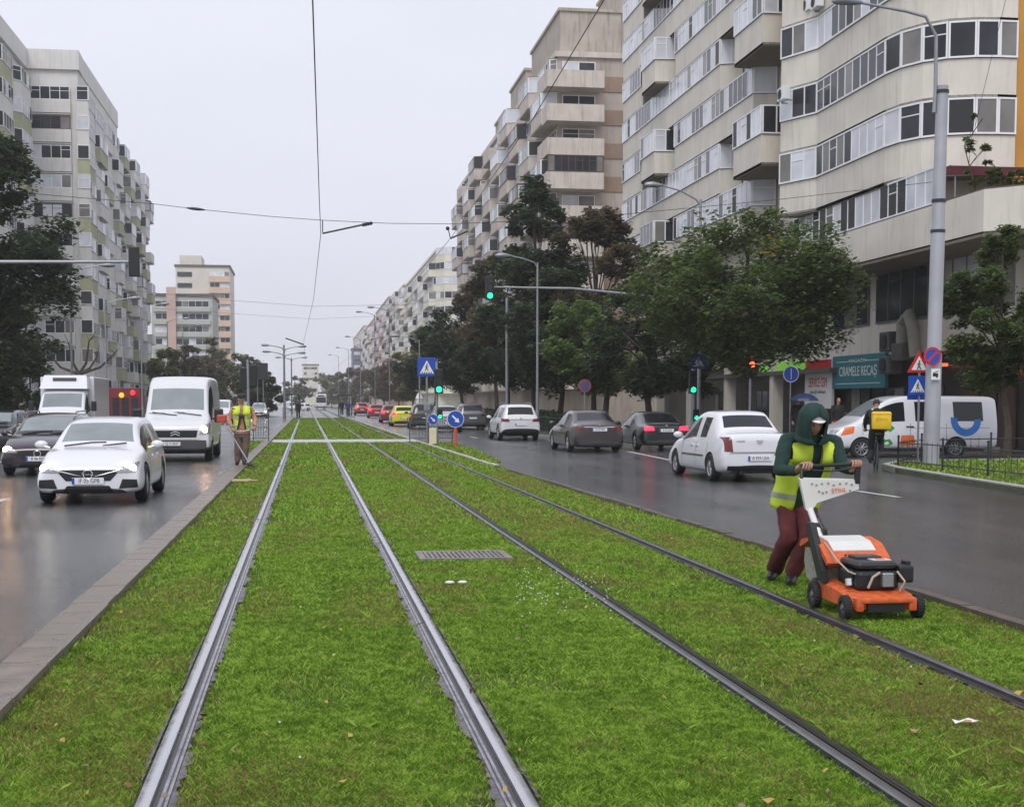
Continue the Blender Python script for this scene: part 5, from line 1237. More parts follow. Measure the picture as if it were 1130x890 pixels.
mb = MB(); mb.bbox(-.45, .45, 1.62, 1.72, 2.55, 2.68, .01); mb.build('roof_badge', M_mould, tr)
mb = MB(); sk.patch(mb, ((-.5, .72), (.5, .72), (.55, .96), (-.55, .96)), 'f', .012, 8, 3); mb.build('grille', M_black, tr)
for sx in (-1, 1):
    mb = MB(); mb.bbox(sx * 1.2 - .1, sx * 1.2 + .1, 2.2, 2.3, 1.35, 1.75, .03); mb.build('mirror', M_black, tr)
    mb = MB(); sk.patch(mb, [(sx * x, z) for x, z in ((.6, .76), (.88, .78), (.86, 1.0), (.66, .98))], 'f', .012, 5, 3); mb.build('headlight', M_lens, tr)
plate(tr, (0, 3.2, .55), (0, 1, 0), '')
# small pale van far behind ---------------------------------------------------
w = .92
st = [(-2.1, .35, w * .95, 1.1, w * .93, 1.80, w * .8), (-2.0, .3, w, 1.1, w * .98, 1.86, w * .84), (.1, .3, w, 1.1, w * .98, 1.88, w * .84), (.6, .3, w, 1.1, w * .98, 1.84, w * .82), (1.35, .3, w, 1.05, w * .96, 1.15, w * .86), (1.45, .3, w, 1.0, w * .95, 1.06, w * .85), (1.95, .3, w * .94, .9, w * .88, .94, w * .76), (2.1, .36, w * .86, .78, w * .8, .82, w * .66)]
sv, sk = loftvan('small_van', 'pale small van glimpsed between the panel van and the man with the trimmer', 'van', (-6.6, 112, RZ), PI, st, (2, 3), (3,), None, Pw, w, -1.3, 1.35, .31)
for sx in (-1, 1): mb = MB(); sk.patch(mb, [(sx * x, z) for x, z in ((.5, .62), (.8, .62), (.8, .82), (.58, .82))], 'f', .012, 5, 3); mb.build('headlight', M_lens, sv)

# tram ------------------------------------------------------------------------
t = empty('tram', 'white tram with a dark lower band, far away on the track', 'tram', (3.05, 296, 0))
mb = MB(); mb.bbox(-1.15, 1.15, 0, 15, .45, 3.15, .22); mb.build('body', Pw, t)
mb = MB(); mb.bbox(-.98, .98, -.03, .0, 1.35, 2.5, .01); mb.build('windscreen', M_glassd, t)
mb = MB(); mb.bbox(-.7, .7, -.05, .0, 2.65, 2.95, .01); mb.build('destination_board', M_black, t)
mb = MB(); mb.bbox(-1.17, 1.17, -.06, 15, .3, .62, .02); mb.build('skirt', M_mould, t)
for sx in (-1, 1): mb = MB(); mb.cyl((sx * .8, -.05, .85), (0, 1, 0), .1, .05, 14); mb.build('headlight', M_lens, t)
mb = MB(); mb.tube([(-.6, 4, 3.2), (0, 5.5, 4.4), (-.6, 4, 3.2)], .03, 5); mb.tube([(.6, 4, 3.2), (0, 5.5, 4.4), (0, 4, 5.4)], .03, 5); mb.tube([(-.8, 4, 5.4), (.8, 4, 5.4)], .03, 5); mb.build('pantograph', M_dsteel, t)
for yy in (2.5, 4.2, 10.5, 12.2):
    for sx in (-1, 1): mb = MB(); mb.cyl((sx * .75, yy, .33), (1, 0, 0), .32, .1, 18); mb.build('wheel', M_dsteel, t)
# ================================================================ PEOPLE
from mathutils import noise
M_skin = mat('skin', (.42, .24, .17), .5, var=.08, scale=12)
M_hiv = mat('hi_vis_yellow', (.62, .78, .06), .7, var=.12, scale=6, emit=None)
M_refl = mat('reflective_band', (.42, .45, .42), .35, .3, var=.2, scale=20)
def jit(mb, amp=.006, f=11, seed=0, k0=0):
    for i in range(k0, len(mb.v)):
        v = Vector(mb.v[i]); n = noise.noise_vector(v * f + Vector((seed, 0, 0))); mb.v[i] = tuple(v + n * amp)
def smooth_path(pts, rs, n=6):
    P = [Vector(p) for p in pts]; out = []; ro = []
    for i in range(len(P) - 1):
        p0 = P[max(i - 1, 0)]; p1 = P[i]; p2 = P[i + 1]; p3 = P[min(i + 2, len(P) - 1)]
        for k in range(n):
            t = k / n; q = .5 * ((2 * p1) + (p2 - p0) * t + (2 * p0 - 5 * p1 + 4 * p2 - p3) * t * t + (3 * p1 - p0 - 3 * p2 + p3) * t ** 3)
            q = q.lerp(p1.lerp(p2, t), .5); out.append(q); ro.append(lerp(rs[i], rs[i + 1], t))
    out.append(P[-1]); ro.append(rs[-1]); return out, ro
def limb(mb, pts, rs, n=14, mi=None): a, b = smooth_path(pts, rs); mb.tube(a, b, n, mi)
def rings(mb, rows, right, front, a0=0, a1=2 * math.pi, n=28, mi=None, cap=True, thick=0):
    """rows: (centre, half width, half depth); a=0 is the front"""
    vs = []; full = abs(a1 - a0 - 2 * math.pi) < 1e-3; m = n if full else n + 1
    for c, a, b in rows:
        c = Vector(c)
        for k in range(m):
            t = a0 + (a1 - a0) * k / n; e = .85
            sx, cy = math.sin(t), math.cos(t); sx = math.copysign(abs(sx) ** e, sx); cy = math.copysign(abs(cy) ** e, cy)
            vs.append(c + right * sx * a + front * cy * b)
    fs = []
    for i in range(len(rows) - 1):
        for k in range(m if full else m - 1): fs.append((i * m + k, i * m + (k + 1) % m, (i + 1) * m + (k + 1) % m, (i + 1) * m + k))
    if full and cap: fs += [tuple(range(m - 1, -1, -1)), tuple((len(rows) - 1) * m + k for k in range(m))]
    mb.add(vs, fs, mi)
def skin_body(nodes, edges, root=0, sub=2):
    names = list(nodes); me = bpy.data.meshes.new('b'); me.from_pydata([nodes[k][0] for k in names], [(names.index(a), names.index(b)) for a, b in edges], [])
    o = bpy.data.objects.new('b', me); COL.objects.link(o); o.modifiers.new('k', 'SKIN'); s = o.modifiers.new('s', 'SUBSURF'); s.levels = sub; s.render_levels = sub
    for i, k in enumerate(names):
        d = me.skin_vertices[0].data[i]; r = nodes[k][1]; d.radius = (r, r) if not isinstance(r, tuple) else r; d.use_root = (i == root)
    ev = evalmesh(o); bpy.data.objects.remove(o); return ev
def head_mesh(mb, c, fwd, right, s=1.0):
    """skull with brow, nose, eye sockets, chin; returns axes"""
    up = right.cross(fwd) * -1 if right.cross(fwd).z < 0 else right.cross(fwd)
    n, m = 22, 16; vs = []; fs = []
    for i in range(m + 1):
        th = math.pi * i / m
        for k in range(n):
            ph = 2 * math.pi * k / n; x = math.sin(th) * math.sin(ph); y = math.sin(th) * math.cos(ph); z = math.cos(th)
            wx, wy, wz = .074, .094, .115
            if z < 0: wx *= 1 - .32 * (-z) ** 1.4; wy *= 1 - .10 * (-z)
            px, py, pz = x * wx, y * wy, z * wz
            if y > 0:
                fr = y ** 2
                py += .026 * math.exp(-((px / .013) ** 2) - ((pz + .018) / .024) ** 2) * fr           # nose
                py += .007 * math.exp(-((pz - .022) / .010) ** 2) * fr                                # brow
                py -= .010 * math.exp(-(((abs(px) - .032) / .014) ** 2) - ((pz - .003) / .012) ** 2)    # sockets
                py += .008 * math.exp(-((px / .024) ** 2) - ((pz + .098) / .016) ** 2)                # chin
                py += .005 * math.exp(-((px / .022) ** 2) - ((pz + .060) / .009) ** 2)                # lips
            vs.append(Vector(c) + (right * px + fwd * py + up * pz) * s)
    for i in range(m):
        for k in range(n): fs.append((i * n + k, (i + 1) * n + k, (i + 1) * n + (k + 1) % n, i * n + (k + 1) % n))
    mb.add(vs, fs)
    for sx in (-1, 1): # ears
        mb.ball(tuple(Vector(c) + right * sx * .074 * s + up * -.002), .026 * s, 8, sc=(.45, .8, 1.1))
    return up
def hand(mb, wrist, grip, axis, s=1.0, fwd=None):
    """palm from the wrist to a bar at grip running along axis; four unequal curled fingers and a thumb closing round it"""
    w = Vector(wrist); g = Vector(grip); ax = Vector(axis).normalized(); d = (g - w); L = d.length; d.normalize(); nn = ax.cross(d).normalized()
    k = w + d * max(.03, L - .02) + nn * .018
    for i in range(4): # metacarpals form the palm
        o = ax * (i - 1.5) * .021 * s; mb.tube([w + o * .5, (w + k) / 2 + o * .85 + nn * .006, k + o], [.018 * s, .017 * s, .0125 * s], 8)
    for i, fl in enumerate((.86, 1.0, .95, .78)):
        o = ax * (i - 1.5) * .021 * s; r = .017 * fl
        c = [k + o, g + o + nn * .03 * fl + d * .012, g + o + d * .034 * fl + nn * .004, g + o + d * .018 * fl - nn * .026, g + o - d * .010 - nn * .028 * fl]
        mb.tube(c, [.0115 * s, .0108 * s, .0100 * s, .0092 * s, .0075 * s], 7)
    t0 = w + d * .02 - ax * .02 * s; mb.tube([t0, t0 + d * .03 - ax * .022 * s - nn * .01, g - ax * .030 * s - nn * .024 - d * .01, g - ax * .012 * s - nn * .034 + d * .008], [.016 * s, .0145 * s, .0125 * s, .009 * s], 8)
def finish_body(nodes, edges, parent, loc, extra):
    """skin mesh plus head and hands in one mesh named body"""
    me = skin_body(nodes, edges); bm = bmesh.new(); bm.from_mesh(me)
    e = extra.mesh('x', [M_skin]); bm.from_mesh(e); me2 = bpy.data.meshes.new('body'); bm.to_mesh(me2); bm.free(); me2.materials.append(M_skin)
    me2.polygons.foreach_set('use_smooth', [True] * len(me2.polygons)); me2.polygons.foreach_set('material_index', [0] * len(me2.polygons))
    me2.transform(Matrix.Translation(-Vector(loc))); o = bpy.data.objects.new('body', me2); COL.objects.link(o); o.parent = parent; return o
def lmb(loc): m = MB(); m.M = Matrix.Translation(-Vector(loc)); return m
def shoe(mb, ankle, toe, s=1.0, z0=.0):
    a = Vector(ankle); t = Vector(toe); d = (t - a); d.z = 0; d.normalize(); heel = Vector((a.x, a.y, z0)) - d * .06 * s
    mb.tube([heel + Vector((0, 0, .045)), Vector((a.x, a.y, z0 + .05)), Vector((a.x, a.y, z0 + .05)) + d * .09 * s, Vector((a.x, a.y, z0 + .036)) + d * .17 * s, Vector((a.x, a.y, z0 + .03)) + d * .21 * s], [.034 * s, .048 * s, .046 * s, .040 * s, .022 * s], 12)
    mb.tube([a + Vector((0, 0, .09)), Vector((a.x, a.y, z0 + .04))], [.050 * s, .05 * s], 12)
def basic_person(label, loc, J, mats, group=None, hoodie=None, vest=None, hat=None, gloves=False, name='person', s=1.0, bars=None, extra=None, facing_=None, bandm=None, hiz=None):
    """J: world joints. mats: top, trousers, shoes"""
    t = empty(name, label, 'person', loc, group=group); loc = Vector(loc)
    J = {k: Vector(v) for k, v in J.items()}
    right = (J['shR'] - J['shL']).normalized(); upv = (J['neck'] - J['pel']).normalized(); front = facing_ or upv.cross(right).normalized()
    front = Vector(front).normalized()
    nd = {'pel': (J['pel'], (.13 * s, .10 * s)), 'wst': (J['pel'].lerp(J['neck'], .38), (.12 * s, .095 * s)), 'chs': (J['pel'].lerp(J['neck'], .70), (.115 * s, .085 * s)), 'neck': (J['neck'], .055 * s), 'hd': (J['head'] - upv * .02, .06 * s)}
    ed = [('pel', 'wst'), ('wst', 'chs'), ('chs', 'neck'), ('neck', 'hd')]
    for q in 'LR':
        nd.update({'sh' + q: (J['sh' + q], .036 * s), 'el' + q: (J['el' + q], .042 * s), 'wr' + q: (J['wr' + q], .027 * s), 'hip' + q: (J['hip' + q], .085 * s), 'kn' + q: (J['kn' + q], .056 * s), 'an' + q: (J['an' + q], .038 * s), 'to' + q: (J['an' + q].lerp(J['to' + q], .45), .024 * s)})
        ed += [('chs', 'sh' + q), ('sh' + q, 'el' + q), ('el' + q, 'wr' + q), ('pel', 'hip' + q), ('hip' + q, 'kn' + q), ('kn' + q, 'an' + q), ('an' + q, 'to' + q)]
    ex = MB(); hf = Vector(J.get('look', front)).normalized(); hr = right - hf * right.dot(hf); hr.normalize(); hup = head_mesh(ex, J['head'], hf, hr, s)
    for q in 'LR':
        ax = (bars[q] if bars else right * (1 if q == 'L' else -1)); hand(ex, J['wr' + q], J['gr' + q] if 'gr' + q in J else J['wr' + q] + (J['wr' + q] - J['el' + q]).normalized() * .09, ax, s * 1.05)
    finish_body(nd, ed, t, loc, ex)
    # eyes
    mb = lmb(loc)
    for sx in (-1, 1): mb.ball(tuple(J['head'] + hr * sx * .031 * s + hf * .078 * s + hup * .004), .0095, 8)
    mb.build('eyes', mat('eye_dark', (.04, .03, .025), .2), t, smooth=True)
    top, tro, sh = mats
    # jacket
    mb = lmb(loc); pe, ne = J['pel'], J['neck']; rws = [(-.06, .178, .135), (.1, .180, .138), (.3, .176, .135), (.5, .190, .142), (.7, .206, .142), (.84, .200, .125), (.93, .140, .10), (1.0, .085, .08), (1.04, .078, .078)]
    rws = [(pe.lerp(ne, a), b * s, c * s) for a, b, c in rws]
    rr_ = []
    for i in range(len(rws) - 1):
        for k in range(3): rr_.append(tuple(lerp(Vector(rws[i][0]), Vector(rws[i + 1][0]), k / 3) if j == 0 else lerp(rws[i][j], rws[i + 1][j], k / 3) for j in range(3)))
    rr_.append(rws[-1]); rings(mb, rr_, right, front)
    for q in 'LR': limb(mb, [J['sh' + q] + upv * .01 - (J['sh' + q] - J['neck']) * .42, J['sh' + q], J['sh' + q].lerp(J['el' + q], .5), J['el' + q], J['el' + q].lerp(J['wr' + q], .5), J['wr' + q].lerp(J['el' + q], .06)], [.050 * s, .066 * s, .062 * s, .056 * s, .048 * s, .038 * s])
    jit(mb, .012, 9, 1); jit(mb, .005, 28, 5); mb.build('jacket', top, t, smooth=True)
    mb = lmb(loc)
    hl, hr_ = J['hipL'], J['hipR']; c = (hl + hr_) / 2
    rings(mb, [(c + Vector((0, 0, .14)), .160 * s, .118 * s), (c + Vector((0, 0, .05)), .172 * s, .128 * s), (c + Vector((0, 0, -.03)), .172 * s, .125 * s), (c + Vector((0, 0, -.10)), .14 * s, .10 * s)], (hr_ - hl).normalized(), front)
    for q in 'LR': limb(mb, [J['hip' + q] + Vector((0, 0, .03)), J['hip' + q].lerp(J['kn' + q], .45), J['kn' + q], J['kn' + q].lerp(J['an' + q], .5), J['an' + q] + Vector((0, 0, .005))], [.098 * s, .094 * s, .082 * s, .078 * s, .070 * s])
    jit(mb, .014, 9, 3); jit(mb, .006, 26, 8); mb.build('trousers', tro, t, smooth=True)
    for q in 'LR': mb = lmb(loc); shoe(mb, J['an' + q], J['to' + q], s, z0=J['an' + q].z - .085); mb.build('shoe', sh, t, smooth=True)
    if vest:
        lo, hi, gap = vest
        def vrow(a0, a1, nn_, dd, g_):
            out = []
            for k in range(nn_ + 1):
                a = lerp(a0, a1, k / nn_); b = np.interp(a, [-.1, .1, .3, .5, .7, .84, .93, 1.0], [.184, .186, .182, .196, .208, .196, .15, .10]); c_ = np.interp(a, [-.1, .1, .3, .5, .7, .84, .93, 1.0], [.142, .146, .142, .150, .150, .136, .118, .095])
                out.append((pe.lerp(ne, a), float(b + dd) * s, float(c_ + dd) * s))
            return out
        mb = lmb(loc); rings(mb, vrow(lo, .70, 14, .012, 0), right, front, gap, 2 * math.pi - gap, 40)
        jit(mb, .010, 9, 1); 
        for sgn_ in (-1, 1): # shoulder straps, front and back joined over the shoulder
            for fr_ in (1,):
                vs = []; 
                for k in range(13):
                    u = k / 12; ang = lerp(math.radians(3), math.radians(172), u); a = .60 + .40 * math.sin(ang) ** .8
                    cc = pe.lerp(ne, min(a, .99)); dp = .180 * math.cos(ang) * s
                    for wv in (.036, .206): 
                        vs.append(cc + right * sgn_ * wv * s + front * dp + upv * (-.022 if wv > .1 else 0.02) * math.sin(ang))
                mb.add(vs, [(2 * i, 2 * i + 1, 2 * i + 3, 2 * i + 2) for i in range(12)])
        v = mb.build('vest', M_hiv, t, smooth=True, fix=False); md = v.modifiers.new('t', 'SOLIDIFY'); md.thickness = .008; md.offset = 1
        for a in (hiz or (.08, .30)): mb = lmb(loc); rings(mb, vrow(a, a + .09, 3, .024, 0), right, front, gap + .03, 2 * math.pi - gap - .03, 40); jit(mb, .010, 9, 1); b_ = mb.build('reflective_band', bandm or M_refl, v, smooth=True, fix=False)
    return t, right, front, upv, hup, hf, hr

# ---- man pushing the mower ---------------------------------------------
def q(px, py, Y): return YP(px, py, Y)
ML = (4.17, 11.72, 0)
J = dict(pel=q(878, 553, 11.66), neck=q(896, 484, 11.40), head=q(898, 466, 11.27), shL=q(868, 486, 11.42), shR=q(922, 488, 11.36), elL=q(860, 518, 11.30), elR=q(929, 514, 11.22), wrL=q(881, 519, 11.10), wrR=q(941, 519, 11.04),
         grL=q(889, 514, 11.04), grR=q(944.5, 512, 10.99), hipL=q(868, 556, 11.68), hipR=q(889, 557, 11.64), knL=q(870, 592, 11.54), knR=q(892, 592, 11.44), anL=q(854, 628, 11.95), anR=q(874, 637, 11.62), toL=q(850, 634, 11.76), toR=q(872, 642, 11.42))
J['look'] = Vector((.06, -.93, -.34)); J['anL'].z = .09; J['anR'].z = .09; J['toL'].z = .03; J['toR'].z = .03
Mgr = mat('dark_green_hoodie', (.014, .042, .036), .9, var=.3, scale=16, bump=.3); Mmar = mat('maroon_trousers', (.115, .022, .026), .85, var=.3, scale=10, bump=.3)
bars_ = {'L': (J['grR'] - J['grL']).normalized() * -1, 'R': (J['grR'] - J['grL']).normalized()}
t, rt, fr, up_, hup, hf, hr = basic_person('person in a hooded green top, yellow vest and maroon trousers pushing the mower', ML, J, (Mgr, Mmar, M_black), vest=(-.10, .7, .36), bars=bars_, s=.98, facing_=Vector((.12, -.97, -.12)), hiz=(.06,))
# hood: open bag round the head, drawn down to the shoulders
H = J['head']; mb = lmb(ML)
rows = []
hp = [(-.150, .150, .150), (-.115, .120, .132), (-.06, .118, .136), (.0, .122, .140), (.06, .118, .138), (.10, .100, .122), (.135, .070, .085), (.152, .028, .035), (.155, .003, .004)]
n = 30; vs = []
for (dz, a, b) in hp:
    c = H + hup * dz - hf * .018; gap = np.interp(dz, [-.15, -.11, 0, .07, .10, .155], [.0, .42, .62, .56, .0, .0])
    for k in range(n + 1):
        th = gap + (2 * math.pi - 2 * gap) * k / n; vs.append(c + hr * math.sin(th) * a + hf * math.cos(th) * b)
mb.add(vs, [(i * (n + 1) + k, i * (n + 1) + k + 1, (i + 1) * (n + 1) + k + 1, (i + 1) * (n + 1) + k) for i in range(len(hp) - 1) for k in range(n)])
jit(mb, .007, 14, 2); o = mb.build('hood', Mgr, t, smooth=True, fix=False); md = o.modifiers.new('t', 'SOLIDIFY'); md.thickness = .012; md.offset = 0
mb = lmb(ML); mb.ball(tuple(H - hf * .045 - hup * .05), .095, 14, sc=(1.05, 1, 1.2)); mb.ball(tuple(H - hf * .03 - hup * .13), .09, 14); mb.build('hood_fill', Mgr, t, smooth=True)  # balls added to fill the open hood behind head and neck
mb = lmb(ML)      # white cap brim
vs = []; 
for k in range(13):
    a = lerp(-1.15, 1.15, k / 12); i_ = H + hup * .062 + hr * math.sin(a) * .078 + hf * (math.cos(a) * .080); o_ = H + hup * (.052 + .0) + hr * math.sin(a) * .084 + hf * (math.cos(a) * .085 + .060 * math.cos(a))
    vs += [i_, o_]
mb.add(vs, [(2 * i, 2 * i + 1, 2 * i + 3, 2 * i + 2) for i in range(12)])
o = mb.build('cap_brim', M_signw, t, smooth=True, fix=False); md = o.modifiers.new('t', 'SOLIDIFY'); md.thickness = .006
mb = lmb(ML); rings(mb, [(H + hup * .055, .079, .097), (H + hup * .075, .076, .094), (H + hup * .10, .055, .07), (H + hup * .118, .01, .015)], hr, hf); mb.build('cap', M_signw, t, smooth=True)
mb = lmb(ML)
for sx in (-1, 1): c_ = J['neck'] + fr * .115 + rt * sx * .03; mb.tube([c_, c_ + Vector((sx * .005, -.01, -.09)), c_ + Vector((0, 0, -.19))], .004, 5)
mb.build('drawstring', M_black, t)

# ---- mower ----------------------------------------------------------------
Mor = mat('mower_orange', (.62, .115, .03), .5, var=.3, scale=18, streak=.25, dirt=(.12, .07, .03)); Mwp = mat('mower_white', (.70, .70, .67), .45, var=.08)
MC = Vector((4.13, 9.99, .0)); mw = empty('lawn_mower', 'orange petrol lawn mower with a white control panel, pushed along the kerb', 'lawn mower', MC)
def ml(): m = MB(); return m
rz = R(2)
parts = []
mb = ml()    # deck: rounded shell, wide front lip with dark slot
prof = [(-.40, .08), (-.40, .14), (-.37, .165), (-.30, .185), (-.1, .215), (.15, .23), (.34, .22), (.38, .18), (.38, .09)]
xs = [-.26, -.245, -.18, 0, .18, .245, .26]; vs = []
for x in xs:
    k = 1 - (abs(x) / .26) ** 6 * .22; f_ = 1 - (abs(x) / .26) ** 4 * .10
    for (y, z) in prof: vs.append((x, y * f_, .09 + (z - .09) * k))
mb.add(vs, [(i * 9 + j, i * 9 + j + 1, (i + 1) * 9 + j + 1, (i + 1) * 9 + j) for i in range(6) for j in range(8)] + [tuple(range(9)), tuple(54 + j for j in range(8, -1, -1))])
mb.bbox(-.23, -.17, -.44, -.3, .065, .165, .015); mb.bbox(.17, .23, -.44, -.3, .065, .165, .015); mb.bbox(-.2, .2, -.445, -.40, .125, .165, .012)
mb.build('deck', Mor, mw, smooth=True)
mb = ml(); mb.box(-.14, .14, -.425, -.39, .06, .135); mb.build('front_slot', M_black, mw)
mb = ml(); mb.bbox(-.275, .275, .30, .40, .1, .22, .03); mb.build('rear_skirt', M_black, mw)
for (x, y, r) in ((-.275, -.33, .087), (.275, -.33, .087), (-.28, .28, .10), (.28, .28, .10)):
    mb = ml(); sd = 1 if x > 0 else -1
    mb.lathe((x, y, r), [(r * .55, -.028), (r * .93, -.028), (r, -.018), (r, .018), (r * .93, .028), (r * .55, .028), (r * .55, -.028)], 'x', 26); 
    for k in range(26): a = k / 26 * 6.283; mb.tube([(x - .022, y + math.cos(a) * r, r + math.sin(a) * r), (x + .022, y + math.cos(a + .1) * r, r + math.sin(a + .1) * r)], .004, 4)
    o = mb.build('wheel', M_rubber, mw, smooth=True)
    mb = ml(); mb.lathe((x + sd * .012, y, r), [(.001, sd * .02), (r * .2, sd * .02), (r * .25, sd * .004), (r * .58, sd * .006), (r * .58, -sd * .01)], 'x', 20); mb.build('hub_cap', mat('hub_grey', (.12, .12, .12), .5), o, smooth=True)
mb = ml(); mb.bbox(-.16, .17, -.27, .14, .195, .345, .035); mb.bbox(-.19, -.11, -.20, .02, .25, .34, .02)
for k in range(6): mb.box(.155, .175, -.2 + k * .05, -.17 + k * .05, .24, .33)
mb.build('engine', M_black, mw)
mb = ml(); mb.bbox(-.16, .15, -.27, .10, .35, .41, .028); mb.bbox(-.1, .1, -.1, .08, .405, .43, .01); mb.build('engine_cover', mat('cover_grey', (.03, .03, .034), .4), mw)
mb = ml(); mb.box(-.02, .12, -.22, -.11, .411, .4155); o = mb.build('cover_label', Mwp, mw)
mb = ml(); mb.box(.02, .09, -.18, -.15, .416, .4185); mb.build('label_mark', mat('label_red', (.7, .08, .03), .4), o)
mb = ml(); mb.bbox(.15, .27, -.29, -.12, .25, .38, .02); mb.bbox(.22, .26, -.25, -.15, .37, .41, .01); mb.build('air_filter', M_black, mw)
mb = ml(); mb.bbox(.015, .105, -.31, -.25, .225, .33, .012)
for k in range(5): mb.box(.02, .10, -.315, -.309, .232 + k * .02, .24 + k * .02)
mb.build('muffler', M_alloy, mw)
mb = ml(); mb.tube([(-.09, -.30, .22), (-.06, -.31, .30), (.0, -.29, .33)], .010, 6); mb.tube([(.14, -.33, .2), (.17, -.35, .27), (.13, -.3, .34)], .008, 6); mb.tube([(-.12, -.25, .3), (-.2, -.2, .33), (-.22, 0, .4), (-.2, .3, .5)], .007, 6); mb.build('hose', mat('beige_hose', (.45, .38, .28), .5), mw, smooth=True)
mb = ml(); mb.cyl((-.18, -.17, .25), (0, .2, 1), .035, .05, 14); mb.build('fuel_cap', M_chrome, mw)
# clippings stuck to the deck
g = np.random.default_rng(8); mb = ml()
for i in range(260):
    x, y = g.uniform(-.25, .25), g.uniform(-.44, .30); a = g.uniform(0, 6.28); l_ = g.uniform(.006, .016); z = .235 if abs(x) > .17 and y > -.3 else (.168 if y < -.36 else None)
    if z is None: continue
    z -= .03 * (abs(x) / .26) ** 6 + (.03 if y < -.2 and y > -.36 else 0); mb.add([(x, y, z), (x + math.cos(a) * l_, y + math.sin(a) * l_, z + .006), (x + math.cos(a + .3) * l_, y + math.sin(a + .3) * l_, z + .004)], [(0, 1, 2)])
o = mb.build('grass_clippings', mat('clipping_green', (.10, .17, .03), .8), mw, fix=False); o['kind'] = 'stuff'
# grass box
mb = ml(); mb.prism([(.22, .16), (.30, .12), (.58, .20), (.64, .32), (.62, .43), (.30, .45), (.20, .40)], -.235, .235, 'x'); mb.build('grass_box', mat('box_fabric', (.30, .29, .25), .85, var=.3, scale=30), mw)
mb = ml(); mb.prism([(.08, .36), (.14, .41), (.28, .49), (.50, .52), (.66, .49), (.70, .44), (.68, .43), (.50, .49), (.3, .46), (.10, .34)], -.255, .255, 'x'); mb.build('box_lid', Mor, mw)
mb = ml(); mb.prism([(.19, .447), (.30, .505), (.50, .530), (.62, .508), (.62, .50), (.5, .52), (.30, .49), (.19, .44)], -.17, .17, 'x'); mb.build('lid_panel', Mwp, mw)
mb = ml(); mb.prism([(.10, .20), (.20, .22), (.46, .56), (.47, .64), (.40, .64), (.12, .30)], -.285, -.235, 'x'); mb.build('handle_bracket', M_black, mw)
mb = ml(); mb.prism([(.05, .22), (.20, .22), (.30, .36), (.24, .42), (.08, .32)], .24, .29, 'x'); mb.build('handle_bracket', M_black, mw)
def lw(px, py, Y): return YP(px, py, Y) - MC
c0, c1, c2 = lw(894, 562, 11.0), lw(904, 590, 10.68), lw(912, 612, 10.46)
mb = ml(); mb.tube([c0, c1, c2], [.026, .028, .03], 12); mb.build('handle_column', Mwp, mw, smooth=True)
mb = ml(); mb.tube([c0.lerp(c1, .66), c0.lerp(c1, .80)], .036, 12); mb.tube([c1.lerp(c2, .5), c1.lerp(c2, .9)], .040, 12); mb.bbox(c1.x + .02, c1.x + .06, c1.y - .03, c1.y + .03, c1.z - .03, c1.z + .05, .008); mb.build('clamp', M_black, mw)
# control panel: white wedge facing the front
A = [(882.5, 528.5), (947, 530), (948, 539.5), (902, 554.5), (896, 563), (890, 563)]
f_ = [lw(px, py, 10.98) for px, py in A]; bk = [p + Vector((0, .05, .012)) for p in f_]; n = len(A)
mb = ml(); mb.add(f_ + bk, [tuple(range(n)), tuple(range(2 * n - 1, n - 1, -1))] + [(i, i + n, (i + 1) % n + n, (i + 1) % n) for i in range(n)]); pn = mb.build('control_panel', Mwp, mw)
text_mesh('logo_text', 'STIHL', .052, mat('logo_orange', (.8, .13, .02), .4), pn, facing(lw(926, 541, 10.972), (0, -1, 0)) @ Matrix.Rotation(R(4), 4, 'Z'), .001)
mb = ml()
for i, (px, py) in enumerate([(896, 533.5), (901, 535), (907, 533.5), (914, 533), (920, 535), (927, 533.5), (934, 533), (940, 534.5), (904, 542), (908, 543.5), (912, 542.5), (938, 541)]): p = lw(px, py, 10.974); mb.box(p.x - .008, p.x + .008, p.y - .002, p.y, p.z - .006, p.z + .006)
mb.build('panel_marks', mat('mark_grey', (.22, .22, .22), .5), pn)
gl, grr = J['grL'] - MC, J['grR'] - MC; dx = (grr - gl).normalized()
mb = ml(); mb.tube([lw(884, 531, 11.0), gl - dx * .03, gl, grr, grr + dx * .03 + Vector((0, 0, -.02)), lw(947, 531, 11.0)], .014, 10); mb.build('handle_bar', M_black, mw, smooth=True)
mb = ml(); mb.tube([gl + Vector((.03, .0, -.03)), (gl + grr) / 2 + Vector((0, .0, -.05)), grr + Vector((-.02, 0, -.03))], .007, 8); mb.bbox(grr.x - .01, grr.x + .035, grr.y - .02, grr.y + .02, grr.z - .16, grr.z - .03, .01); mb.build('brake_lever', M_black, mw)
mb = ml(); mb.tube([c0 + Vector((.03, 0, .02)), c1 + Vector((.05, -.02, .03)), c2 + Vector((.05, -.1, .0)), (-.1, .1, .42)], .006, 6); mb.build('cable', M_black, mw)
mw.scale = (1.0, 1.0, 1.0)

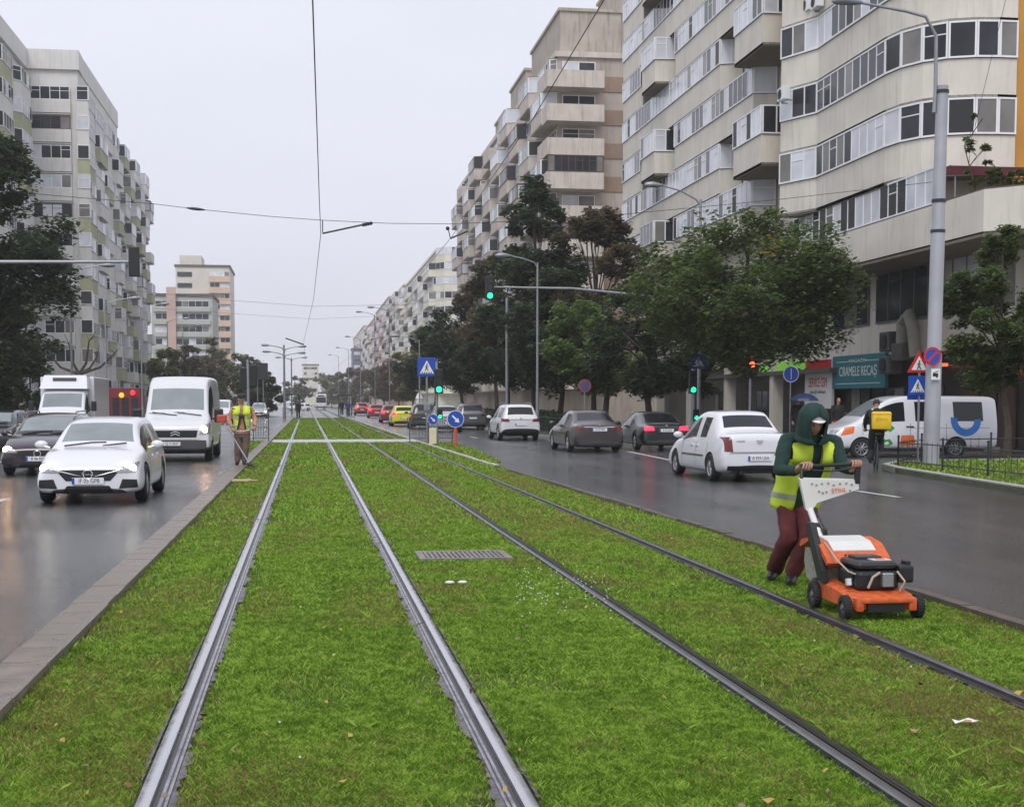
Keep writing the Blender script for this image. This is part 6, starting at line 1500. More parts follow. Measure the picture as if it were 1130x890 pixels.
# ---- man with the trimmer ---------------------------------------------------
WL = (-1.62, 34.7, .04); Y0 = 34.65
J = dict(pel=q(267, 476, Y0), neck=q(267, 447.5, Y0 - .03), head=q(266.2, 440.6, Y0 - .08), shL=q(257, 451.5, Y0), shR=q(277, 451.5, Y0), elL=q(252.5, 463, Y0 - .05), elR=q(281.5, 463, Y0 - .05), wrL=q(256, 472, Y0 - .22), wrR=q(281.5, 470.5, Y0 - .2),
         grL=q(258, 475, Y0 - .26), grR=q(279, 473.5, Y0 - .26), hipL=q(262.5, 478, Y0), hipR=q(271.5, 478, Y0), knL=q(262.5, 496, Y0 - .04), knR=q(271, 496, Y0 - .04), anL=q(262, 512, Y0), anR=q(269.5, 512, Y0), toL=q(261, 514, Y0 - .2), toR=q(270.5, 514, Y0 - .2))
J['look'] = Vector((0, -.9, -.42)); J['anL'].z = J['anR'].z = .13
Mwk = mat('faded_orange_jacket', (.46, .24, .16), .85, var=.3, scale=12, bump=.3); Mbt = mat('dusty_brown_trousers', (.15, .105, .09), .9, var=.25, scale=10)
t, rt, fr, up_, hup, hf, hr = basic_person('person in an orange jacket and yellow vest trimming grass on the left kerb', WL, J, (Mwk, Mbt, M_black), vest=(.06, .7, .30), facing_=Vector((0, -1, 0)), hiz=(.16, .48))
mb = lmb(WL); H = J['head']
mb.lathe(tuple(H + Vector((0, .0, .035))), [(.092, 0), (.098, .03), (.09, .08), (.06, .105), (.001, .115)], n=18); mb.tube([H + Vector((-.05, -.09, .045)), H + Vector((0, -.135, .038)), H + Vector((.05, -.09, .045))], [.02, .022, .02], 6); mb.build('hat', M_black, t, smooth=True)
mb = lmb(WL); mb.tube([J['shL'] + Vector((0, -.14, .03)), J['neck'] + Vector((.03, -.17, -.25)), J['pel'] + Vector((.1, -.16, .05))], .02, 6); mb.tube([J['shR'] + Vector((0, -.14, .03)), J['neck'] + Vector((-.03, -.17, -.25)), J['pel'] + Vector((-.1, -.16, .05))], .02, 6); mb.build('harness', M_black, t)
tr_ = empty('grass_trimmer', 'long brush cutter with a red engine, held by the man on the left kerb', 'grass trimmer', q(246, 464, Y0 + .1))
L0 = tr_.location.copy(); a, b_ = q(247, 466, Y0 + .05), q(276, 513.5, Y0 - .75); b_.z = .09
mb = lmb(L0); mb.tube([a, b_], .014, 8); mb.build('shaft', M_alloy, tr_)
mb = lmb(L0); c = q(245, 462, Y0 + .1); mb.bbox(c.x - .12, c.x + .11, c.y - .1, c.y + .12, c.z - .09, c.z + .10, .03); mb.build('engine', mat('engine_red', (.5, .07, .04), .4), tr_)
mb = lmb(L0); mb.tube([J['grL'] - Vector((.03, 0, .0)), (J['grL'] + J['grR']) / 2 + Vector((0, 0, -.03)), J['grR'] + Vector((.03, 0, 0))], .013, 8); mb.build('handle_bar', mat('handle_white', (.6, .55, .5), .5), tr_)
mb = lmb(L0); mb.cyl(b_, (0, 0, 1), .06, .07, 14); mb.add([b_ + Vector((math.sin(x) * .22, -math.cos(x) * .22, .0)) for x in np.linspace(-1.3, 1.3, 9)] + [b_ + Vector((0, 0, .06))], [(i, i + 1, 9) for i in range(8)]); mb.build('cutter_head', M_black, tr_)

# ---- cyclist ------------------------------------------------------------------
CY_ = 34.3; CX_ = YP(967.5, HY, CY_).x; CL = (CX_, CY_, RZ)
def cl(dx, dy, z): a = R(19); return Vector((CX_ + dx * math.cos(a) + dy * math.sin(a), CY_ - dx * math.sin(a) + dy * math.cos(a), RZ + z))
t = empty('bicycle', 'black bicycle ridden by the courier towards the side street', 'bicycle', CL)
for nm, y in (('wheel', -.52), ('wheel', .52)):
    mb = lmb(CL); mb.tube([cl(0, y + .33 * math.cos(a), .34 + .33 * math.sin(a)) for a in np.linspace(0, 6.283, 33)], .017, 8, cap=False); o = mb.build(nm, M_rubber, t, smooth=True)
    mb = lmb(CL)
    for k in range(14): a = k / 14 * 6.283; mb.tube([cl(0, y, .34), cl(0, y + .32 * math.cos(a), .34 + .32 * math.sin(a))], .0018, 3)
    mb.build('spokes', M_steel, o)
mb = lmb(CL); bb, st_, hd_ = cl(0, -.08, .30), cl(0, -.22, .82), cl(0, .36, .80)
mb.tube([bb, st_], .016); mb.tube([bb, hd_ - Vector((0, 0, .08))], .018); mb.tube([st_ - Vector((0, 0, .08)), hd_], .016); mb.tube([cl(.05, -.52, .34), st_ - Vector((0, 0, .06))], .009); mb.tube([cl(.05, -.52, .34), bb], .009); mb.tube([hd_ + Vector((0, 0, .1)), cl(.0, .52, .34)], .014); mb.build('frame', M_black, t)
mb = lmb(CL); c_s = cl(0, -.23, 0); mb.bbox(c_s.x - .08, c_s.x + .08, c_s.y - .13, c_s.y + .13, RZ + .87, RZ + .93, .025); mb.tube([st_, cl(0, -.23, .9)], .012); mb.build('saddle', M_black, t)
mb = lmb(CL); mb.tube([cl(-.28, .30, .98), cl(-.1, .38, 1.0), cl(.1, .38, 1.0), cl(.28, .30, .98)], .012); mb.tube([hd_, cl(0, .38, 1.0)], .012); mb.build('handlebar', M_black, t)
mb = lmb(CL); mb.tube([cl(-.16, -.08, .16), cl(-.06, -.08, .16), cl(-.06, -.08, .30), cl(.06, -.08, .30), cl(.06, -.08, .45), cl(.16, -.08, .45)], .010); mb.build('pedals', M_dsteel, t)
J = dict(pel=cl(0, -.22, 1.0), neck=cl(0, .06, 1.52), head=cl(0, .13, 1.66), shL=cl(.2, .04, 1.44), shR=cl(-.2, .04, 1.44), elL=cl(.27, .2, 1.2), elR=cl(-.27, .2, 1.2), wrL=cl(.26, .28, 1.05), wrR=cl(-.26, .28, 1.05), grL=cl(.25, .31, .985), grR=cl(-.25, .31, .985),
         hipL=cl(.1, -.2, .96), hipR=cl(-.1, -.2, .96), knL=cl(.12, .16, .72), knR=cl(-.13, .02, .52), anL=cl(.13, -.1, .52), anR=cl(-.14, -.12, .24), toL=cl(.13, .05, .48), toR=cl(-.14, .03, .2))
J = {k: v for k, v in J.items()}
Mblk = mat('black_cloth', (.014, .014, .016), .85, var=.2, scale=10)
tt, rt, fr, up_, hup, hf, hr = basic_person('person in black riding a bicycle with a yellow delivery box on the back', CL, J, (Mblk, Mblk, M_black), facing_=Vector((.31, .93, -.3)))
mb = lmb(CL); rings(mb, [(J['head'] + Vector((0, 0, -.01)), .09, .105), (J['head'] + Vector((0, 0, .06)), .09, .11), (J['head'] + Vector((0, 0, .11)), .06, .08), (J['head'] + Vector((0, 0, .13)), .01, .01)], hr, hf); mb.build('cap', M_black, tt, smooth=True)
c = YP(972.5, 463.5, CY_ - .28); bx = empty('delivery_box', 'yellow cube delivery bag on the back of the cyclist', 'delivery bag', c, R(-19))
Mdy = mat('delivery_yellow', (.80, .52, .015), .55, var=.08, scale=4)
mb = MB(); mb.bbox(-.24, .24, -.2, .2, -.23, .22, .045); mb.build('bag', Mdy, bx, smooth=True)
mb = MB(); mb.bbox(-.245, .245, -.205, .205, .14, .165, .008); mb.build('zip_line', mat('darker_yellow', (.5, .3, .01), .6), bx)
text_mesh('bag_text', 'glovo', .13, mat('bag_text_brown', (.45, .28, .02), .6), bx, facing((0, -.203, .03), (0, -1, 0)), .001)
mb = MB(); mb.tube([(-.15, .18, .1), (-.17, .32, .05), (-.15, .25, -.2)], .02, 6); mb.tube([(.15, .18, .1), (.17, .32, .05), (.15, .25, -.2)], .02, 6); mb.build('strap', M_black, bx)

# ---- simple standing people ---------------------------------------------------
def stander(px, Y, label, mats, s=1.0, z=-.02, group=None, umb=False, fx=0):
    p = YP(px, HY, Y); L = Vector((p.x, p.y, z)); c = lambda x, y, h: L + Vector((x * s, y * s, h * s))
    J = dict(pel=c(0, 0, .96), neck=c(0, 0, 1.46), head=c(0, -.02, 1.62), shL=c(-.19, 0, 1.40), shR=c(.19, 0, 1.40), elL=c(-.24, .02, 1.12), elR=c(.24, .02, 1.12), wrL=c(-.23, -.06, .88), wrR=c(.23, -.06, .88), hipL=c(-.09, 0, .92), hipR=c(.09, 0, .92), knL=c(-.1, -.06, .5), knR=c(.1, .04, .5), anL=c(-.1, -.02, .09), anR=c(.11, .16, .09), toL=c(-.1, -.16, .03), toR=c(.11, .02, .03))
    if umb: J['elR'] = c(.22, -.1, 1.14); J['wrR'] = c(.14, -.24, 1.30); J['grR'] = c(.12, -.27, 1.36)
    t, rt, fr, up_, hup, hf, hr = basic_person(label, L, J, mats, s=s, group=group, bars={'L': Vector((0, 1, 0)), 'R': Vector((0, .2, 1))}, facing_=Vector((0, -1, 0)))
    mb = lmb(L); rings(mb, [(J['head'] + Vector((0, .02, -.03)), .082, .09), (J['head'] + Vector((0, .02, .05)), .085, .10), (J['head'] + Vector((0, .01, .10)), .06, .08), (J['head'] + Vector((0, .01, .125)), .01, .01)], Vector((1, 0, 0)), Vector((0, -1, 0)), .75, 2 * math.pi - .75); mb.build('hair', mat('dark_hair', (.02, .015, .012), .7), t, smooth=True)
    if umb:
        u = empty('umbrella', 'dark blue umbrella held up on the pavement behind the mower man', 'umbrella', c(.12, -.27, 1.36)); m2 = MB(); m2.lathe((0, 0, .26), [(.56, 0), (.5, .09), (.36, .19), (.18, .26), (.001, .28)], n=8); m2.build('canopy', mat('navy_cloth', (.03, .05, .13), .5), u); m2 = MB(); m2.tube([(0, 0, -.1), (0, 0, .56)], .01, 6); m2.build('stick', M_steel, u)
    return t
stander(881, 49, 'person in dark clothes under a blue umbrella', (Mblk, Mblk, M_black), umb=True)
stander(925, 48.3, 'person in a dark coat with red trousers in front of the wine shop', (Mblk, mat('red_cloth', (.4, .03, .05), .8), M_black))
stander(329, 132, 'person in black standing by the far left barrier', (Mblk, Mblk, M_black), group='people waiting far down the tracks')
stander(384, 150, 'person in a blue coat waiting at the far right of the tracks', (mat('blue_cloth', (.04, .07, .2), .8), Mblk, M_black), group='people waiting far down the tracks')
stander(377, 168, 'person in dark clothes beside the far right tram stop', (Mblk, Mblk, M_black), group='people waiting far down the tracks')

# ================================================================ STREET FURNITURE
M_grn = mat('green_signal', (.02, .5, .2), .3, emit=(.01, .85, .28), es=2.4)
M_off = mat('dark_lens', (.02, .02, .02), .2)
def signal(name_parent, c, s=1.0, lit=0, face=(0, -1, 0), n=3):
    """three-lamp head, front towards -y (or +y)"""
    d = -1 if face[1] < 0 else 1
    mb = MB(); h = .32 * n * s; mb.bbox(c[0] - .17 * s, c[0] + .17 * s, c[1] - .1 * s, c[1] + .1 * s, c[2] - h / 2, c[2] + h / 2, .03 * s); o = mb.build('signal_head', M_black, name_parent)
    for k in range(n):
        z = c[2] - h / 2 + (k + .5) * .32 * s; y = c[1] + d * .1 * s
        mb = MB(); mb.cyl((c[0], y + d * .01, z), (0, 1, 0), .115 * s, .03, 18); mb.build('lamp', M_grn if (k == 0 and lit) else M_off, o)
        mb = MB(); mb.tube([(c[0] + .13 * s * math.cos(a), y + d * .09, z + .13 * s * math.sin(a)) for a in np.linspace(-.1, 3.24, 11)], .012, 4); mb.build('visor', M_black, o)
    return o
def pole(mb, x, y, z0, z1, r0, r1=None, n=14): mb.tube([(x, y, z0), (x, y, z1)], [r0, r1 or r0], n)
def lamp_arm(parent, x, y, z, dx, rise=.35, r=.035, dy=0):
    mb = MB(); mb.tube([(x, y, z - 1.2), (x, y, z - .25), (x + dx * .12, y + dy * .12, z), (x + dx * .5, y + dy * .5, z + rise * .6), (x + dx, y + dy, z + rise)], [r * 1.3, r * 1.2, r, r * .9, r * .8], 8); mb.build('arm', M_steel, parent, smooth=True)
    mb = MB(); q_ = Vector((dx, dy, 0)).normalized(); c = Vector((x + dx, y + dy, z + rise)); mb.tube([c - q_ * .1, c + q_ * .08, c + q_ * .35 + Vector((0, 0, .02)), c + q_ * .62 + Vector((0, 0, .01)), c + q_ * .7], [.04, .09, .13, .10, .03], 10); mb.build('lamp_head', M_steel, parent, smooth=True)
# big concrete and steel pole on the corner lawn
PB = G(1027, 512, -.02); pt = Vector((YP(1040, 95, PB.y).x, PB.y, YP(1040, 95, PB.y).z))
t = empty('tram_pole', 'thick grey mast on the fenced corner lawn, with signs and a street lamp on top', 'mast', PB)
Mpole = mat('mast_grey', rgb((168, 170, 176)), .5, .25, var=.12, scale=1.5, streak=.4)
d = pt - PB
mb = MB(); mb.tube([(0, 0, -.2), d * .30, d * .31, d * .62, d * .63, d], [.205, .195, .18, .175, .16, .145], 22); mb.build('shaft', Mpole, t, smooth=True)
mb = MB()
for k in (.30, .62, .70, .985): mb.tube([d * k - Vector((0, 0, .04)), d * k + Vector((0, 0, .04))], .215 - .05 * k, 22)
mb.build('collar', M_dsteel, t)
e1, e2, e3 = YP(1033, 40, PB.y) - PB, YP(1000, 15, PB.y) - PB, YP(948, 3, PB.y) - PB
mb = MB(); mb.tube([d * .93 + Vector((-.2, 0, 0)), d * .99 + Vector((-.18, 0, 0)), e1, e1.lerp(e2, .35) + Vector((0, 0, .28)), e2 + Vector((0, 0, .05)), e3], [.05, .05, .045, .04, .035, .03], 10); mb.build('lamp_arm', M_steel, t, smooth=True)
mb = MB(); mb.tube([e3 + Vector((.08, 0, 0)), e3 + Vector((-.1, 0, .02)), e3 + Vector((-.4, 0, .05)), e3 + Vector((-.62, 0, .03)), e3 + Vector((-.7, 0, 0))], [.04, .09, .13, .10, .03], 12); mb.build('lamp_head', M_steel, t, smooth=True)
def disc_sign(parent, c, r, m, nm='sign_face', d=-1, th=.02):
    mb = MB(); mb.cyl(c, (0, 1, 0), r, th, 30); return mb.build(nm, m, parent)
M_redp = mat('sign_red_paint', (.6, .02, .03), .4)
c = YP(1029, 393, PB.y - .26) - PB
o = disc_sign(t, c, .235, M_redp, 'no_stopping_sign'); mb = MB(); mb.cyl(c + Vector((0, -.014, 0)), (0, 1, 0), .185, .01, 30); mb.build('blue_field', M_blue, o)
mb = MB()
a = R(45); mb.add([c + Vector((x * math.cos(a) - z * math.sin(a), -.022, x * math.sin(a) + z * math.cos(a))) for x, z in ((-.2, -.03), (.2, -.03), (.2, .03), (-.2, .03))], [(0, 1, 2, 3)]); mb.build('diagonal', M_redp, o, fix=False)
c = YP(1032.5, 413, PB.y - .26) - PB; mb = MB(); mb.bbox(c.x - .12, c.x + .12, c.y - .01, c.y + .01, c.z - .14, c.z + .14, .01); o = mb.build('tow_plate', M_signw, t)
mb = MB(); mb.bbox(c.x - .08, c.x + .06, c.y - .016, c.y - .011, c.z - .05, c.z + .03, .001); mb.tube([c + Vector((-.07, -.014, .03)), c + Vector((.07, -.014, .09))], .01, 5); mb.cyl(c + Vector((.03, -.014, -.06)), (0, 1, 0), .025, .006, 12); mb.build('tow_pictogram', M_black, o)
# pedestrian pictogram
def walker(parent, c, s, m=M_black, d=-1):
    mb = MB(); y = .0
    def P(x, z): return Vector(c) + Vector((x * s, y, z * s))
    mb.cyl(P(.02, .33), (0, 1, 0), .055 * s, .006, 12)
    for a, b, w in (((.0, .26), (-.03, .05), .045), ((-.03, .05), (-.14, -.22), .035), ((-.03, .05), (.12, -.2), .035), ((.0, .22), (.13, .08), .022), ((.0, .22), (-.14, .1), .022)): mb.tube([P(*a), P(*b)], w * s, 5)
    mb.build('walker_pictogram', m, parent)
def cross_sign(parent, c, w, nm='crossing_sign', d=-1):
    c = Vector(c); mb = MB(); mb.bbox(c.x - w / 2, c.x + w / 2, c.y - .012, c.y + .012, c.z - w / 2, c.z + w / 2, .01); o = mb.build(nm, M_blue, parent)
    mb = MB(); mb.add([c + Vector((x * w, d * .016, z * w)) for x, z in ((-.38, -.34), (.38, -.34), (0, .36))], [(0, 1, 2)]); o2 = mb.build('white_triangle', M_signw, o, fix=False)
    walker(o2, c + Vector((0, d * .022, -.05 * w)), w * .62)
    mb = MB()
    for k in range(5): x = (-.24 + k * .12) * w; mb.add([c + Vector((x + dx * w, d * .020, z * w)) for dx, z in ((-.03, -.33), (.03, -.33), (.02, -.26), (-.04, -.26))], [(0, 1, 2, 3)])
    mb.build('zebra_marks', M_black, o2, fix=False); return o
sp = G(1012.5, 511, -.02); t = empty('sign_post', 'thin post with a red triangle above a blue crossing sign, left of the thick mast', 'traffic sign', sp)
ztop = YP(1013, 391, sp.y).z - sp.z
mb = MB(); pole(mb, 0, 0, -.1, ztop, .028); mb.build('post', M_steel, t)
cT = YP(1014, 403, sp.y - .05) - sp; mb = MB(); 
tri = lambda r, y: [cT + Vector((r * math.cos(a), y, r * math.sin(a))) for a in (R(90), R(210), R(330))]
o = None; mb.add(tri(.36, -.01) + tri(.36, .01), [(0, 1, 2), (5, 4, 3), (0, 3, 4, 1), (1, 4, 5, 2), (2, 5, 3, 0)]); o = mb.build('warning_triangle', M_redp, t)
mb = MB(); mb.add(tri(.24, -.016), [(0, 1, 2)]); o2 = mb.build('white_field', M_signw, o, fix=False); walker(o2, cT + Vector((0, -.022, -.02)), .38)
cross_sign(t, YP(1012.5, 425.5, sp.y - .05) - sp, .50); mb = MB(); cc = YP(1012.5, 425.5, sp.y - .05) - sp; mb.bbox(cc.x - .25, cc.x + .25, .0, .02, cc.z - .36, cc.z - .25, .005); mb.build('lower_panel', M_blue, t)
# low fences
def low_fence(pts, h, label, post=1.4, bar=.14, m=M_dsteel, group='low iron fences round the corner lawn', name='low_fence', r=.012):
    p0 = Vector((*pts[0][:2], -.02)); t = empty(name, label, 'fence', p0, group=group); V = [Vector((*p[:2], 0)) for p in pts]; rail = MB(); bars = MB(); k = 0
    for a, b in zip(V, V[1:]):
        L = (b - a).length; d = (b - a) / L; n = max(1, int(L / post))
        for z in (.12, h - .05): rail.tube([a - p0 + Vector((0, 0, z)), b - p0 + Vector((0, 0, z))], r * 1.3, 5)
        for i in range(int(L / bar)): q_ = a - p0 + d * i * bar; bars.tube([q_ + Vector((0, 0, .02)), q_ + Vector((0, 0, h))], r * .6, 4)
        for i in range(n + 1 if b == V[-1] else n): q_ = a - p0 + d * L * i / n; mb = MB(); mb.tube([q_, q_ + Vector((0, 0, h + .08))], .026, 8); mb.ball(tuple(q_ + Vector((0, 0, h + .1))), .035, 8); mb.build('post', m, t)
    rail.build('rail', m, t); bars.build('bars', m, t); return t
fp = [G(991, 513.5, 0), G(1040, 519, 0), G(1090, 524.5, 0), G(1135, 530, 0)]
low_fence(fp, .62, 'low black iron fence along the front kerb of the corner lawn', post=1.5, bar=.28)
low_fence([fp[0], (16.0, 35.0), (18.4, 35.9), (30, 37.3)], .62, 'low black iron fence along the back of the corner lawn', post=1.7, bar=.3)
# signal mast right, behind the broad tree
def mast_xy(px, Y): p = YP(px, HY, Y); return p
b = mast_xy(765, 55.2); t = empty('signal_mast', 'signal mast whose long arm carries a green light over the right road', 'traffic light', (b.x, 55.2, -.02))
za = YP(540, 316, 55.2).z; xa = YP(540, 316, 55.2).x - b.x; zb_ = YP(690, 322, 55.2).z
mb = MB(); pole(mb, 0, 0, -.1, za + .1, .10, .08); mb.build('post', M_steel, t)
mb = MB(); mb.tube([(0, 0, zb_ - .3), (xa * .6, 0, za - .02), (xa, 0, za)], [.065, .05, .035], 10); mb.build('arm', M_steel, t)
signal(t, (xa, -.12, za - .05), .95, 1)
c = YP(764.5, 421, 55) ; signal(t, (c.x - b.x, -.2, c.z - .0), .95, 1); c = YP(768, 457, 55); signal(t, (c.x - b.x, -.2, c.z), .7, 1, n=2)
c = YP(771, 398, 55); cross_sign(t, (c.x - b.x, -.15, c.z), .6)
b = mast_xy(771, 57.5); t = empty('street_lamp', 'street lamp whose arm reaches left above the broad street tree', 'street lamp', (b.x, 57.5, -.02), group='street lamps')
z = YP(712, 202, 57.5).z; mb = MB(); pole(mb, 0, 0, -.1, z - .6, .09, .06); mb.build('post', M_steel, t); lamp_arm(t, 0, 0, z - .6, -1.7, .55)
# left mast arm with the signal seen from behind
t = empty('signal_mast', 'signal mast with its arm reaching over the left road, dark back of the lights', 'traffic light', (-13.0, 45, -.02))
c = YP(148, 288, 45); mb = MB(); pole(mb, 0, 0, -.1, c.z + .2, .1); mb.build('post', M_steel, t); mb = MB(); mb.tube([(0, 0, c.z - .12), (c.x + 13.0, 0, c.z)], [.07, .045], 10); mb.build('arm', M_steel, t); signal(t, (c.x + 13.0, .0, c.z), .95, 0, face=(0, 1, 0))
# street lamps
def street_lamp(x, y, h, dx, label, rise=.3, r=.07, grp='street lamps'):
    t = empty('street_lamp', label, 'street lamp', (x, y, -.02), group=grp); mb = MB(); pole(mb, 0, 0, -.1, h - .2, r, r * .65); mb.tube([(0, 0, 0), (0, 0, 1.2)], r * 1.45, 12); mb.build('post', M_steel, t); lamp_arm(t, 0, 0, h - .2, dx, rise); return t
b = mast_xy(593, 67); street_lamp(b.x, 67, YP(560, 284, 67).z, -1.35, 'street lamp with its head hanging left, beside the white crossover')
lab = ['street lamp nearest on the left pavement, before the grey block', 'second street lamp along the left pavement', 'third street lamp along the left pavement', 'fourth street lamp along the left pavement', 'fifth street lamp along the left pavement']
for i, (px, Y, py) in enumerate(((80, 76, 294), (118, 96, 330), (157, 118, 336), (186, 150, 352), (203, 190, 360))): b = mast_xy(px, Y); street_lamp(b.x, Y, YP(px, py, Y).z, 1.6, lab[i])
lab = ['slim lamp post beyond the crossing sign on the right', 'second slim lamp post on the right beyond the first', 'third slim lamp post on the right, over the red cars', 'fourth slim lamp post on the right', 'fifth slim lamp post far on the right', 'last slim lamp post far on the right']
for i, (px, Y, py) in enumerate(((463, 112, 372), (430, 150, 340), (414, 175, 345), (398, 215, 372), (385, 260, 384), (374, 320, 392))): b = mast_xy(px, Y); street_lamp(b.x, Y, YP(px, py, Y).z, -1.6, lab[i])
b = mast_xy(548, 80); t = empty('tram_pole', 'plain slim tram wire pole left of the white crossover lamp', 'mast', (b.x + .6, 80, -.02)); mb = MB(); pole(mb, 0, 0, -.1, 7.5, .1, .08); mb.build('shaft', M_steel, t)
b = mast_xy(314, 134); t = empty('street_lamp', 'four armed street lamp between the tracks and the left road in the distance', 'street lamp', (b.x, 134, -.02), group='street lamps')
mb = MB(); pole(mb, 0, 0, -.1, 6.9, .13, .08); mb.build('post', M_steel, t)
for dx, zz in ((-1.4, 6.6), (-1.3, 6.0), (1.4, 6.5), (1.3, 5.9)): lamp_arm(t, 0, 0, zz, dx, .25, .05)
b = mast_xy(322, 190); t = empty('street_lamp', 'far double street lamp behind the four armed one', 'street lamp', (b.x, 190, -.02), group='street lamps'); mb = MB(); pole(mb, 0, 0, -.1, 7.4, .12, .08); mb.build('post', M_steel, t)
for dx in (-1.4, 1.4): lamp_arm(t, 0, 0, 7.2, dx, .25, .05)

# crossing furniture right of the tracks
IY = 54.0
b = mast_xy(471, IY); t = empty('crossing_sign', 'blue pedestrian crossing sign on its own post at the right end of the track crossing', 'traffic sign', (b.x, IY, -.02)); z = YP(471, 405, IY).z
mb = MB(); pole(mb, 0, 0, -.1, z, .035); mb.build('post', M_steel, t); cross_sign(t, (0, -.06, z + .02), .72); zz = YP(470, 448, IY).z; mb = MB(); mb.bbox(-.12, .12, -.14, -.04, zz - .14, zz + .12, .01); mb.build('control_box', M_steel, t)
b = mast_xy(482, 53); t = empty('traffic_light', 'traffic light on a post showing green, beside the blue crossing sign', 'traffic light', (b.x, 53, -.02)); z = YP(482, 398, 53).z
mb = MB(); pole(mb, 0, 0, -.1, z, .05); mb.tube([(0, 0, YP(482, 428, 53).z), (-.35, 0, YP(482, 428, 53).z), (-.35, 0, YP(482, 415, 53).z)], .012, 6); mb.build('post', M_steel, t); signal(t, (.06, -.16, YP(482, 420, 53).z), .95, 1); signal(t, (.1, -.14, YP(482, 456, 53).z), .6, 1, n=2)
def arrow_disc(name, label, px, py, Y, r, postm, pw=.03, box=None):
    p = YP(px, py, Y); t = empty(name, label, 'traffic sign', (p.x, Y, -.02)); z = p.z + .02
    mb = MB(); pole(mb, 0, 0, 0, z - r * .5, pw); mb.build('post', postm, t)
    o = disc_sign(t, (0, -.05, z), r, M_signw, 'sign_disc'); mb = MB(); mb.cyl((0, -.062, z), (0, 1, 0), r * .93, .01, 30); mb.build('blue_field', M_blue, o)
    mb = MB(); A = [(-.55, .10), (.12, .10), (.12, .32), (.62, 0), (.12, -.32), (.12, -.10), (-.55, -.10)]; a = R(-45)
    mb.add([Vector((r * (x * math.cos(a) - y * math.sin(a)), -.070, z + r * (x * math.sin(a) + y * math.cos(a)))) for x, y in A], [tuple(range(7))]); mb.build('arrow', M_signw, o, fix=False)
    if box: mb = MB(); mb.bbox(-.13, .13, -.1, .1, 0, box, .02); mb.build('base_box', mat('cream_box', rgb((225, 215, 185)), .5), t)
arrow_disc('keep_right_sign', 'large round blue arrow sign on a short orange post', 502.5, 462, 49, .30, mat('post_orange', (.6, .1, .05), .5), .055)
arrow_disc('keep_right_sign', 'small round blue arrow sign on a cream box', 477.5, 462.5, 52, .20, M_steel, .03, .62)
def barrier(px0, px1, Y, h, label, m=M_steel, n=6):
    a, b = YP(px0, HY, Y), YP(px1, HY, Y); w = b.x - a.x; t = empty('pedestrian_barrier', label, 'barrier', (a.x, Y, -.02), group='pedestrian barriers at the crossings')
    mb = MB(); mb.tube([(0, 0, 0), (0, 0, h), (w, 0, h), (w, 0, 0)], .022, 8); mb.tube([(0, 0, .18), (w, 0, .18)], .018, 6); mb.tube([(0, 0, h * .6), (w, 0, h * .6)], .018, 6); mb.build('frame', m, t)
    mb = MB()
    for i in range(1, n): mb.tube([(w * i / n, 0, .18), (w * i / n, 0, h)], .010, 5)
    mb.build('bars', m, t)
Mbar = mat('dull_barrier', rgb((84, 84, 86)), .5, .3)
barrier(452, 473, 54.4, 1.0, 'dark pedestrian barrier left of the round arrow signs', Mbar); barrier(483, 499, 54.6, 1.0, 'dark pedestrian barrier between the two round arrow signs', Mbar)
barrier(279, 296, 55.5, 1.0, 'pedestrian barrier at the left end of the track crossing', Mbar); barrier(312, 328, 131, 1.0, 'far pedestrian barrier at the left of the tracks', Mbar, 10); barrier(374, 391, 128, 1.0, 'far pedestrian barrier at the right of the tracks', Mbar, 10)
# left crossing island with lights seen from behind
LI = [(-1.66, 41), (-2.2, 46), (-2.55, 51), (-2.6, 57.5), (-1.63, 57.5)]
mb = MB(); mb.slab(LI, -.3, -.02); struct(mb.build('grass_island', M_turf)); mb = MB(); mb.wall(LI[::-1][1:][::-1][:4], -.3, .02, -.12); struct(mb.build('kerb', M_kerbl))
g = np.random.default_rng(41); n = 3000; y = g.uniform(41, 57, n); x = g.uniform(-2.6, -1.6, n); ok = x > np.interp(y, [41, 46, 51, 57], [-1.66, -2.2, -2.52, -2.56])
V, Fq, c = blades(np.stack([x, y, np.full(n, -.02)], 1)[ok], .035, .06, seed=43); o = bpy.data.objects.new('grass', mesh_np('grass', V, Fq, c, M_grass)); COL.objects.link(o); tag(o, 'strip of grass on the small island left of the track crossing', 'grass'); o['kind'] = 'stuff'
b = mast_xy(274, 56.5); t = empty('traffic_light', 'traffic light with two dark heads seen from behind, left of the tracks', 'traffic light', (b.x, 56.5, -.02)); z = YP(274, 396, 56.5).z
mb = MB(); pole(mb, 0, 0, -.1, z, .06); mb.build('post', M_steel, t); signal(t, (-.14, .05, YP(274, 417, 56.5).z), .9, 0, face=(0, 1, 0)); signal(t, (.2, .05, YP(274, 414, 56.5).z), .9, 0, face=(0, 1, 0))
p = YP(829, 404, 49.8); t = empty('pedestrian_signal', 'small red pedestrian light in the shade under the broad street tree', 'traffic light', (p.x, 49.8, -.02))
mb = MB(); pole(mb, 0, .1, 0, p.z + .2, .05); mb.build('post', M_steel, t); mb = MB(); mb.bbox(-.16, .16, -.12, .1, p.z - .42, p.z + .26, .03); o = mb.build('signal_head', M_black, t)
mb = MB(); mb.cyl((0, -.13, p.z + .08), (0, 1, 0), .11, .02, 18); mb.build('lamp', mat('red_signal', (.7, .05, .02), .3, emit=(1, .10, .04), es=3), o); mb = MB(); mb.cyl((0, -.13, p.z - .24), (0, 1, 0), .11, .02, 18); mb.build('lamp', M_off, o)
